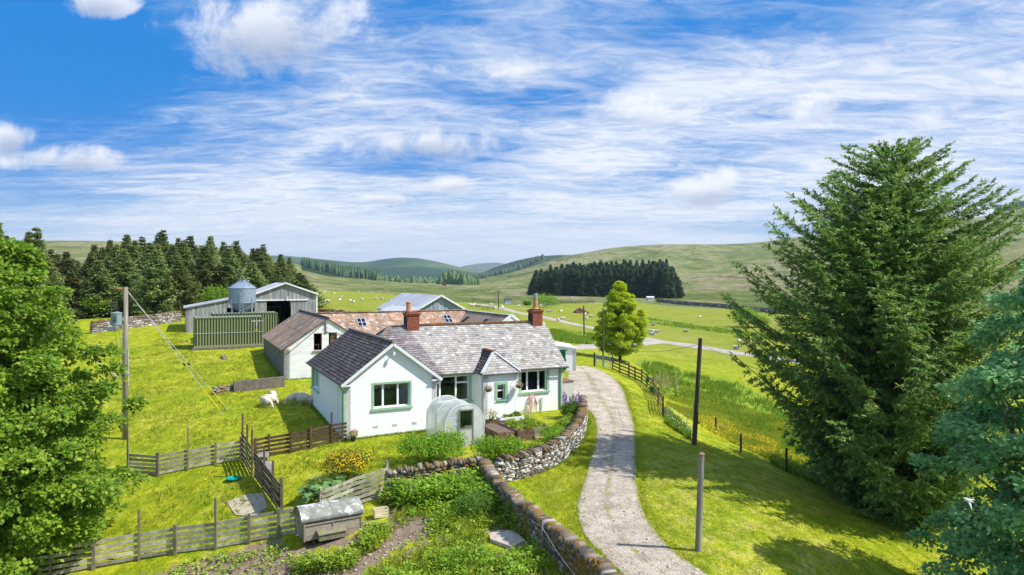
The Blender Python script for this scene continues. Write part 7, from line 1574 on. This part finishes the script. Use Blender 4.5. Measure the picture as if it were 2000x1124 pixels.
# --- broadleaved trees
def broadleaf(name, p, H_, prof, Rm, nclump, nleaf, lsize, mleaf, lb, seed, cr=.75, z0=.12, trunk_r=.2, fork=.18, cat='tree', shell=.5, group=None, lean=(0, 0), squash=(1, 1), inner=.25):
    rs = np.random.RandomState(seed); t = thing(name, tuple(p), lb, cat, group); C_ = []
    ph = rs.rand(5) * 6.28
    while len(C_) < nclump:
        h = z0 + (1 - z0) * rs.rand(); pr = prof((h - z0) / (1 - z0)); 
        if rs.rand() > pr ** .9 + .1: continue
        az = rs.rand() * 6.283; bump_ = 1 + .09 * math.sin(3 * az + ph[0] + h * 6) + .07 * math.sin(5 * az + ph[1] - h * 11); q = rs.uniform(shell, 1) if rs.rand() > inner else rs.uniform(.1, shell)
        r_ = Rm * pr * bump_ * q; C_.append((math.cos(az) * r_ * squash[0] + lean[0] * h, math.sin(az) * r_ * squash[1] + lean[1] * h, h * H_, q))
    C_ = np.array(C_); per = nleaf // nclump; i = np.repeat(np.arange(nclump), per); n = len(i); d = rs.normal(size=(n, 3)); d /= np.linalg.norm(d, axis=1)[:, None]; d[:, 2] = np.where(rs.rand(n) < .7, np.abs(d[:, 2]), d[:, 2])
    rad = cr * rs.uniform(.6, 1.25, nclump); Q = C_[i, :3] + d * (rs.uniform(.15, 1, (n, 1)) ** .45) * rad[i][:, None] * np.array([1, 1, .62])
    out = C_[i, :3] * np.array([1, 1, 0]); out /= np.linalg.norm(out, axis=1)[:, None] + 1e-6
    A_ = out * .6 + d * .5 + rs.normal(size=(n, 3)) * .5 + np.array([0, 0, -.35]); Nn = np.array([0, 0, 1.]) + out * .5 + rs.normal(size=(n, 3)) * .45
    kites('crown', Q, A_, Nn, lsize * rs.uniform(.6, 1.25, n), lsize * .85 * rs.uniform(.7, 1.1, n), mleaf, t, rs, fold=.12, off=(0, 0, 0))
    mb = MB(); fz = H_ * fork; mb.tube([(0, 0, -.5), (0, 0, 0), (lean[0] * fork * .5, 0, fz)], [trunk_r * 1.35, trunk_r * 1.1, trunk_r * .85], 10)
    top = [(0, 0, fz), (lean[0] * .5, lean[1] * .5, H_ * .55), (lean[0] * .9, lean[1] * .9, H_ * .92)]; mb.tube(top, [trunk_r * .8, trunk_r * .45, .03], 7)
    for k in rs.choice(nclump, min(nclump, 70), replace=False):
        c = C_[k]; s_ = fz + (c[2] - fz) * rs.uniform(.15, .5) if c[2] > fz else fz * .8
        mb.tube([(lean[0] * s_ / H_, lean[1] * s_ / H_, s_), (c[0] * .45, c[1] * .45, s_ + (c[2] - s_) * .5), (c[0], c[1], c[2])], [trunk_r * .32, trunk_r * .18, .012], 5, caps=False)
    mb.build('trunk', 'bark', t, world=False); return t
egg = lambda u: float(np.interp(u, [0, .08, .2, .4, .6, .8, .92, 1], [.6, .85, 1, .98, .82, .55, .32, .08]))
x, y = -17.3, 22.6
broadleaf('sycamore_tree', (x, y, T(x, y)), 11.2, egg, 4.35, 480, 110000, .16, 'leaf_sycamore', 'large yellow-green sycamore filling the left edge of the photo', 3, cr=.62, z0=.03, trunk_r=.28)
x, y = 15.5, 19.6
broadleaf('sycamore_tree', (x, y, T(x, y)), 11.3, lambda u: float(np.interp(u, [0, .1, .25, .5, .75, .9, 1], [.85, .98, 1, .92, .66, .4, .1])), 3.1, 300, 60000, .155, 'leaf_blue', 'bluish green sycamore at the right edge in front of the big spruce', 8, cr=.62, z0=.03, trunk_r=.25)
p = G(1211, 707)
broadleaf('maple_tree', tuple(p), 8.6, lambda u: float(np.interp(u, [0, .1, .25, .45, .65, .82, .93, 1], [.5, .85, 1, .94, .70, .42, .22, .05])), 2.85, 360, 56000, .18, 'leaf_young', 'small egg-shaped bright yellow-green tree beside the drive gate', 13, cr=.44, z0=.10, trunk_r=.18, fork=.16)
# bright bushes at the wood edge behind the container
for px, py, w_, h_, lb, sd2 in ((425, 600, 3.2, 4.4, 'light green broadleaved bush at the wood edge behind the container', 3), (448, 590, 2.6, 3, 'smaller light green bush at the wood edge beside the silo', 4), (190, 612, 2.6, 3.0, 'yellow green bush at the wood edge left of the tall pole', 5)):
    D = 88; q = PT(px, py, D); shrub(0, 0, w_, h_, w_, 'leaf_sycamore', lb, 4200, .24, name='bush', cat='bush', seed=sd2, lobes=12, loc=Vector((q.x, q.y, T(q.x, q.y) + (q.z - T(q.x, q.y)) * .2)))
for px, py, w_, h_, lb, mm in ((1063, 601, 7.5, 4.0, 'rounded dark green bush in the valley behind the right chimney', 'leaf_shrub'), (1460, 640, 6.5, 4.4, 'grey-green bush on the stream bank left of the big spruce', 'leaf_shrub'), (1487, 640, 3.6, 2.6, 'small pale bush on the stream bank right beside a bigger one', 'leaf_weed'), (1028, 597, 3.4, 1.4, 'low dark scrub patch left of the valley bush', 'leaf_darkweed'), (604, 0, 0, 0, '', '')):
    if w_: shrub(px, py, w_, h_, w_ * .8, mm, lb, 3000, .30, name='bush', cat='bush', seed=px, lobes=12)

# ------------------------------------------------------------------ sheep
def sheep_mesh(pose, seed, lying=False):
    vs = []; es = []; rad = []
    def v(p, r_, par=None):
        vs.append(p); rad.append(r_); 
        if par is not None: es.append((par, len(vs) - 1))
        return len(vs) - 1
    lz = .0 if not lying else -.28
    a0 = v((-.42, 0, .56 + lz), (.20, .19)); a1 = v((-.15, 0, .60 + lz), (.27, .27), a0); a2 = v((.15, 0, .59 + lz), (.27, .26), a1); a3 = v((.40, 0, .57 + lz), (.20, .22), a2)
    if pose == 'graze': n1 = v((.58, .03, .46), (.12, .13), a3); n2 = v((.70, .05, .28), (.085, .09), n1); hd = v((.76, .06, .13), (.07, .075), n2); v((.80, .07, .03), (.045, .05), hd)
    else: n1 = v((.56, .02, .72 + lz), (.12, .13), a3); hd = v((.66, .02, .86 + lz), (.08, .09), n1); v((.82, .02, .80 + lz), (.05, .05), hd)
    ear = len(vs); e1 = v((vs[hd][0] - .04, vs[hd][1] + .10, vs[hd][2] + .04), (.025, .02), hd); e2 = v((vs[hd][0] - .04, vs[hd][1] - .10, vs[hd][2] + .04), (.025, .02), hd)
    v((-.58, 0, .44 + lz), (.04, .04), a0)
    if not lying:
        for x, par, k in ((-.36, a0, 1), (.36, a3, 0)):
            for s_ in (-.12, .12):
                st_ = .04 if s_ > 0 else -.05
                k1 = v((x + (-.02 if k else .02), s_, .34), (.075, .07), par); k2 = v((x + (.05 if k else .0) + st_, s_, .18), (.04, .038), k1); v((x + st_, s_, .02), (.034, .034), k2)
    else:
        for x, par in ((-.3, a0), (.38, a3)):
            for s_ in (-.16, .16): k1 = v((x, s_, .10), (.06, .06), par); v((x + .2, s_, .05), (.035, .035), k1)
    me = bpy.data.meshes.new('sheep'); me.from_pydata(vs, es, []); o = bpy.data.objects.new('tmp', me); COL.objects.link(o)
    m1 = o.modifiers.new('s', 'SKIN'); m1.use_smooth_shade = True; sv = me.skin_vertices[0].data
    for i, r_ in enumerate(rad): sv[i].radius = r_
    sv[a1].use_root = True
    m2 = o.modifiers.new('u', 'SUBSURF'); m2.levels = 2; m2.render_levels = 2
    dg = bpy.context.evaluated_depsgraph_get(); nm = bpy.data.meshes.new_from_object(o.evaluated_get(dg)); bpy.data.objects.remove(o); nm.name = 'sheep'
    n = len(nm.vertices); co = np.empty(n * 3, np.float32); nm.vertices.foreach_get('co', co); co = co.reshape(-1, 3); no = np.empty(n * 3, np.float32); nm.vertices.foreach_get('normal', no); no = no.reshape(-1, 3)
    body = (co[:, 2] > (.33 if not lying else .02)) & (co[:, 0] < .6); co[body] += no[body] * (np.random.RandomState(seed).rand(body.sum(), 1) * .03); nm.vertices.foreach_set('co', co.ravel())
    nm.materials.clear(); nm.materials.append(MATS['wool']); nm.update(); return nm
SM = {'graze': sheep_mesh('graze', 1), 'stand': sheep_mesh('stand', 2), 'lie': sheep_mesh('stand', 3, True)}
def sheep(px, py, rz, pose, lb, s_=1.0, group=None, loc=None):
    p = loc or G(px, py); o = bpy.data.objects.new('sheep', SM[pose]); o.location = (p.x, p.y, p.z + .0); o.rotation_euler = (0, 0, R(rz)); o.scale = (s_,) * 3; COL.objects.link(o); return tag(o, lb, 'sheep', group)
sheep(519, 796, -35, 'graze', 'white sheep grazing in the sun, front one of the sunny trio on the lawn', .80, 'sheep by the cottage')
sheep(527, 792, -20, 'graze', 'white sheep grazing in the sun, middle one of the sunny trio on the lawn', .80, 'sheep by the cottage')
sheep(533, 784, -60, 'graze', 'white sheep at the back of the sunny trio on the lawn', .78, 'sheep by the cottage')
sheep(577, 790, 200, 'graze', 'sheep grazing in the cottage shadow, left one of the shaded trio', .84, 'sheep by the cottage')
sheep(590, 788, 10, 'graze', 'sheep behind the others in the cottage shadow, middle of the shaded trio', .80, 'sheep by the cottage')
sheep(596, 793, 10, 'graze', 'sheep grazing in the cottage shadow close to the wall, right one of the shaded trio', .86, 'sheep by the cottage')
rs = np.random.RandomState(4)
far_s = [(631, 518 + 72), (632, 594), (640, 590), (664, 589), (684, 591), (690, 592), (706, 587), (735, 586), (741, 581), (746, 586), (754, 587), (763, 587), (769, 586), (666, 583), (652, 575), (634, 574), (700, 572), (712, 570), (725, 573), (742, 573), (760, 572), (790, 570), (810, 571), (822, 570), (718, 556), (730, 558), (722, 561)]
for i, (px, py) in enumerate(far_s):
    sheep(px, py, rs.rand() * 360, ('graze', 'stand', 'lie')[i % 3], 'small white sheep dotted over the green fields behind the rusty range', .85, 'sheep in the fields behind the farm')
for i, px in enumerate((917, 920, 923, 926, 929, 932, 935, 938, 940)):
    sheep(px, 598 + rs.rand() * 2 + i * .25, rs.rand() * 360, ('graze', 'stand')[i % 2], 'white sheep crowded in the flock beside the lane', 1.0, 'flock beside the lane')
fs = [(959, 598, 'graze', 'sheep standing beside the lane just right of the flock'), (980, 600, 'lie', 'sheep resting left of the lane bend beside the distant pole'), (988, 597, 'stand', 'larger sheep facing right above the lane bend'), (1013, 601, 'graze', 'sheep alone on the bank above the lane'), (982, 605, 'graze', 'sheep walking on the lane right of the distant pole'),
      (1071, 610, 'lie', 'left one of two resting sheep below the valley bush'), (1076.5, 610, 'lie', 'right one of two resting sheep below the valley bush'), (1096, 610, 'lie', 'sheep lying in the field between the bush and the manure heap'), (1090, 629, 'graze', 'left one of the grazing pair right of the chimney above the road'), (1099, 626, 'graze', 'right one of the grazing pair right of the chimney above the road'),
      (1143, 618, 'stand', 'upper sheep behind the slim telegraph pole'), (1155, 620, 'lie', 'sheep right of the slim telegraph pole'), (1144, 626, 'graze', 'lower sheep behind the slim telegraph pole'), (1276, 636, 'lie', 'sheep just right of the crown of the young tree'), (1272, 652, 'stand', 'sheep near the road right of the young tree, left of its group'), (1282, 650, 'lie', 'sheep near the road right of the young tree, right of its group'), (1274, 655, 'lie', 'lowest sheep near the road right of the young tree'),
      (1340, 649, 'lie', 'sheep lying alone in the middle of the right field'), (1445, 672, 'stand', 'upper sheep of the trio left of the big spruce'), (1438, 682, 'lie', 'left lower sheep of the trio left of the big spruce'), (1467, 679, 'lie', 'right lower sheep of the trio left of the big spruce'), (1117, 583, 'lie', 'tiny sheep far in the olive field below the plantation'), (1056, 600, 'stand', 'sheep half hidden right behind the right chimney pot'), (1367, 621, 'lie', 'pale sheep far in the upper right field')]
for px, py, po, lb in fs: sheep(px, py, rs.rand() * 360, po, lb, 1.0)

# ------------------------------------------------------------------ small distant things
p = G(1134, 612); st = Stones(5)
for k in range(90): a_ = rs.rand() * 6.28; q = rs.rand() ** .6; st.add((p.x + math.cos(a_) * q * 2.1, p.y + math.sin(a_) * q * 1.6, p.z + (1 - q) * 1.6 * rs.rand() + .1), Vector((1, 0, 0)), Vector((0, 1, 0)), Z3, .6, .6, .4)
st.build('manure_heap', 'ridge_rust'); tag(bpy.data.objects['manure_heap'], 'brown manure heap in the field beside the slim telegraph pole', 'heap')
def tinyhouse(px, py, w_, h_, lb, name='shed', cat='shed', mw='white_wall', mr='dark_metal', d_=4, rr_=.5):
    p = G(px, py); L_ = LF(p.x - w_ / 2, p.y, p.z, R(5)); t = thing(name, tuple(p), lb, cat); mb = MB(); wall(mb, L_.front(), w_, -.5, h_); wall(mb, L_.back(w_, d_), w_, -.5, h_); wall(mb, L_.left(), d_, -.5, h_); wall(mb, L_.right(w_), d_, -.5, h_); mb.prism([L_.p(w_, 0, h_), L_.p(w_, d_, h_), L_.p(w_, d_ / 2, h_ + rr_)], tuple(-L_.u * .2)); mb.prism([L_.p(0, 0, h_), L_.p(0, d_, h_), L_.p(0, d_ / 2, h_ + rr_)], tuple(L_.u * .2)); mb.build('wall', mw, t)
    mb = MB(); mb.add([L_.p(-.2, -.3, h_ - .05), L_.p(w_ + .2, -.3, h_ - .05), L_.p(w_ + .2, d_ / 2, h_ + rr_ + .1), L_.p(-.2, d_ / 2, h_ + rr_ + .1), L_.p(w_ + .2, d_ + .3, h_ - .05), L_.p(-.2, d_ + .3, h_ - .05)], [(0, 1, 2, 3), (3, 2, 4, 5)]); mb.build('roof', mr, t)
    if w_ > 5:
        mb = MB()
        for k in range(3): mb.fbox(L_.front(), w_ * (.15 + .3 * k), w_ * (.15 + .3 * k) + 1.2, -.05, .02, 1, 2.3)
        mb.build('window', 'dark_inside', t)
tinyhouse(992, 594, 2.6, 1.5, 'tiny pale hut with a dark roof in the valley behind the brown range', mw='pale_trim', d_=2, rr_=.3)
tinyhouse(1271, 588, 3.2, 1.6, 'small pale grey sheep shelter at the right foot of the dark plantation', mw='pale_trim', mr='pale_trim', d_=2, rr_=.3)
tinyhouse(801, 551, 14, 4.5, 'far white farmhouse with a dark slate roof up the valley', 'farmhouse', 'farmhouse', d_=8, rr_=4)
tinyhouse(779, 525, 22, 6, 'tiny pale clearing house high on the distant forested hill', 'farmhouse', 'farmhouse', mw='sandy', mr='sandy', d_=10, rr_=3) if 0 else None
p = G(867, 559); t = thing('tractor', tuple(p), 'tiny red tractor working far up the valley', 'tractor'); mb = MB(); mb.box(p.x - 2.2, p.x + 2.2, p.y - 1, p.y + 1, p.z + .8, p.z + 2.2); mb.box(p.x - .3, p.x + 1.8, p.y - .9, p.y + .9, p.z + 2.2, p.z + 3.4); mb.build('body', 'petal_red', t)
for a_ in (-1.6, 1.4): mb = MB(); mb.tube([(p.x + a_, p.y - 1.3, p.z + .9), (p.x + a_, p.y + 1.3, p.z + .9)], 1.0 if a_ > 0 else .7, 12); mb.build('wheel', 'dark_metal', t)
# post and wire fence far in the valley
P_ = [G(x, y) for x, y in ((1085, 592), (1110, 592), (1135, 592.5), (1160, 593))]; t = thing('fence', tuple(P_[0]), 'thin post and wire fence across the valley field behind the bush', 'fence')
for k in range(26): q = P_[0].lerp(P_[-1], k / 25); g = gp(q.x, q.y); mb = MB(); mb.beam(g - Z3 * .2, g + Z3 * 1.3, .16, .16); mb.build('post', 'pole_dark', t)
mb = MB(); a_, b = gp(P_[0].x, P_[0].y), gp(P_[-1].x, P_[-1].y)
for z in (.5, 1.1): mb.tube([a_ + Z3 * z, b + Z3 * z], .03, 4)
mb.build('wire', 'pole_dark', t)
# a dark gate and hurdle by the lane
p = G(953, 606); t = thing('field_gate', tuple(p), 'small dark field hurdle lying in the green field left of the lane', 'gate'); mb = MB()
for k in range(4): mb.beam(p + Vector((-1.5, 0, .2 + k * .25)), p + Vector((1.5, 0, .2 + k * .25)), .06, .08)
for x in (-1.5, 0, 1.5): mb.beam(p + Vector((x, .1, 0)), p + Vector((x, .1, 1.1)), .1, .1)
mb.build('bars', 'pole_dark', t)
# low shed roof left of the grey shed
q = PT(748, 607, 76); t = thing('shed', tuple(q), 'low lean-to with a dark edge at the left foot of the grey roofed shed', 'shed'); mb = MB(); mb.prism([(q.x - .2, q.y, T(q.x, q.y) - .5), (q.x + 3.2, q.y - .8, T(q.x, q.y) - .5), (q.x + 3.8, q.y + 3, T(q.x, q.y) - .5), (q.x + .4, q.y + 3.8, T(q.x, q.y) - .5)], (0, 0, q.z - T(q.x, q.y) + .4)); mb.build('wall', 'dark_inside', t); mb = MB(); mb.prism([(q.x - .5, q.y - .2, q.z - .08), (q.x + 3.4, q.y - 1.1, q.z - .25), (q.x + 4, q.y + 3, q.z + .15), (q.x + .4, q.y + 4, q.z + .3)], (0, 0, .1)); mb.build('roof', 'grey_roof', t)
# bird in flight
c0 = PT(1891, 977, 12.5); t = thing('seagull', tuple(c0), 'pale bird in flight in front of the bluish sycamore', 'bird'); mb = MB()
X = lambda a_, b, z: (c0.x + a_, c0.y + b, c0.z + z)
mb.tube([X(-.09, 0, .03), X(-.07, 0, .03), X(-.02, 0, .01), X(.04, 0, -.02), X(.10, 0, -.05)], [.006, .018, .028, .018, .004], 8)
for s_, tip in ((1, (.15, .04, -.01)), (-1, (.035, -.06, -.17))):
    mb.add([X(-.035, 0, .02), X(.03, 0, -.005), X(tip[0] * .55 + .02, tip[1] * .5, tip[2] * .5 + .0), X(*tip), X(tip[0] * .5 - .03, tip[1] * .5, tip[2] * .5 + .025), X(-.03, 0, .012), X(.028, 0, -.013), X(tip[0] * .55 + .02, tip[1] * .5, tip[2] * .5 - .008), X(tip[0], tip[1], tip[2] - .004), X(tip[0] * .5 - .03, tip[1] * .5, tip[2] * .5 + .017)], [(0, 1, 2, 3, 4), (9, 8, 7, 6, 5), (0, 4, 9, 5), (4, 3, 8, 9), (3, 2, 7, 8), (2, 1, 6, 7)])
mb.build('body', 'feather', t, smooth=True)

# ------------------------------------------------------------------ the air in the valley
hz = bpy.data.materials.new('haze'); hz.use_nodes = True; N = NT(hz.node_tree); N.n.clear()
pv = N.node('ShaderNodeVolumePrincipled'); pv.inputs['Color'].default_value = (.72, .84, 1, 1); pv.inputs['Density'].default_value = .00008; pv.inputs['Anisotropy'].default_value = .2
N.put(N.node('ShaderNodeOutputMaterial').inputs['Volume'], pv.outputs[0]); MATS['haze'] = hz
mb = MB(); mb.box(-9500, 16000, -400, 9800, -60, 200); hzo = tag(mb.build('haze', 'haze'), kind='stuff'); hzo.display_type = 'WIRE'
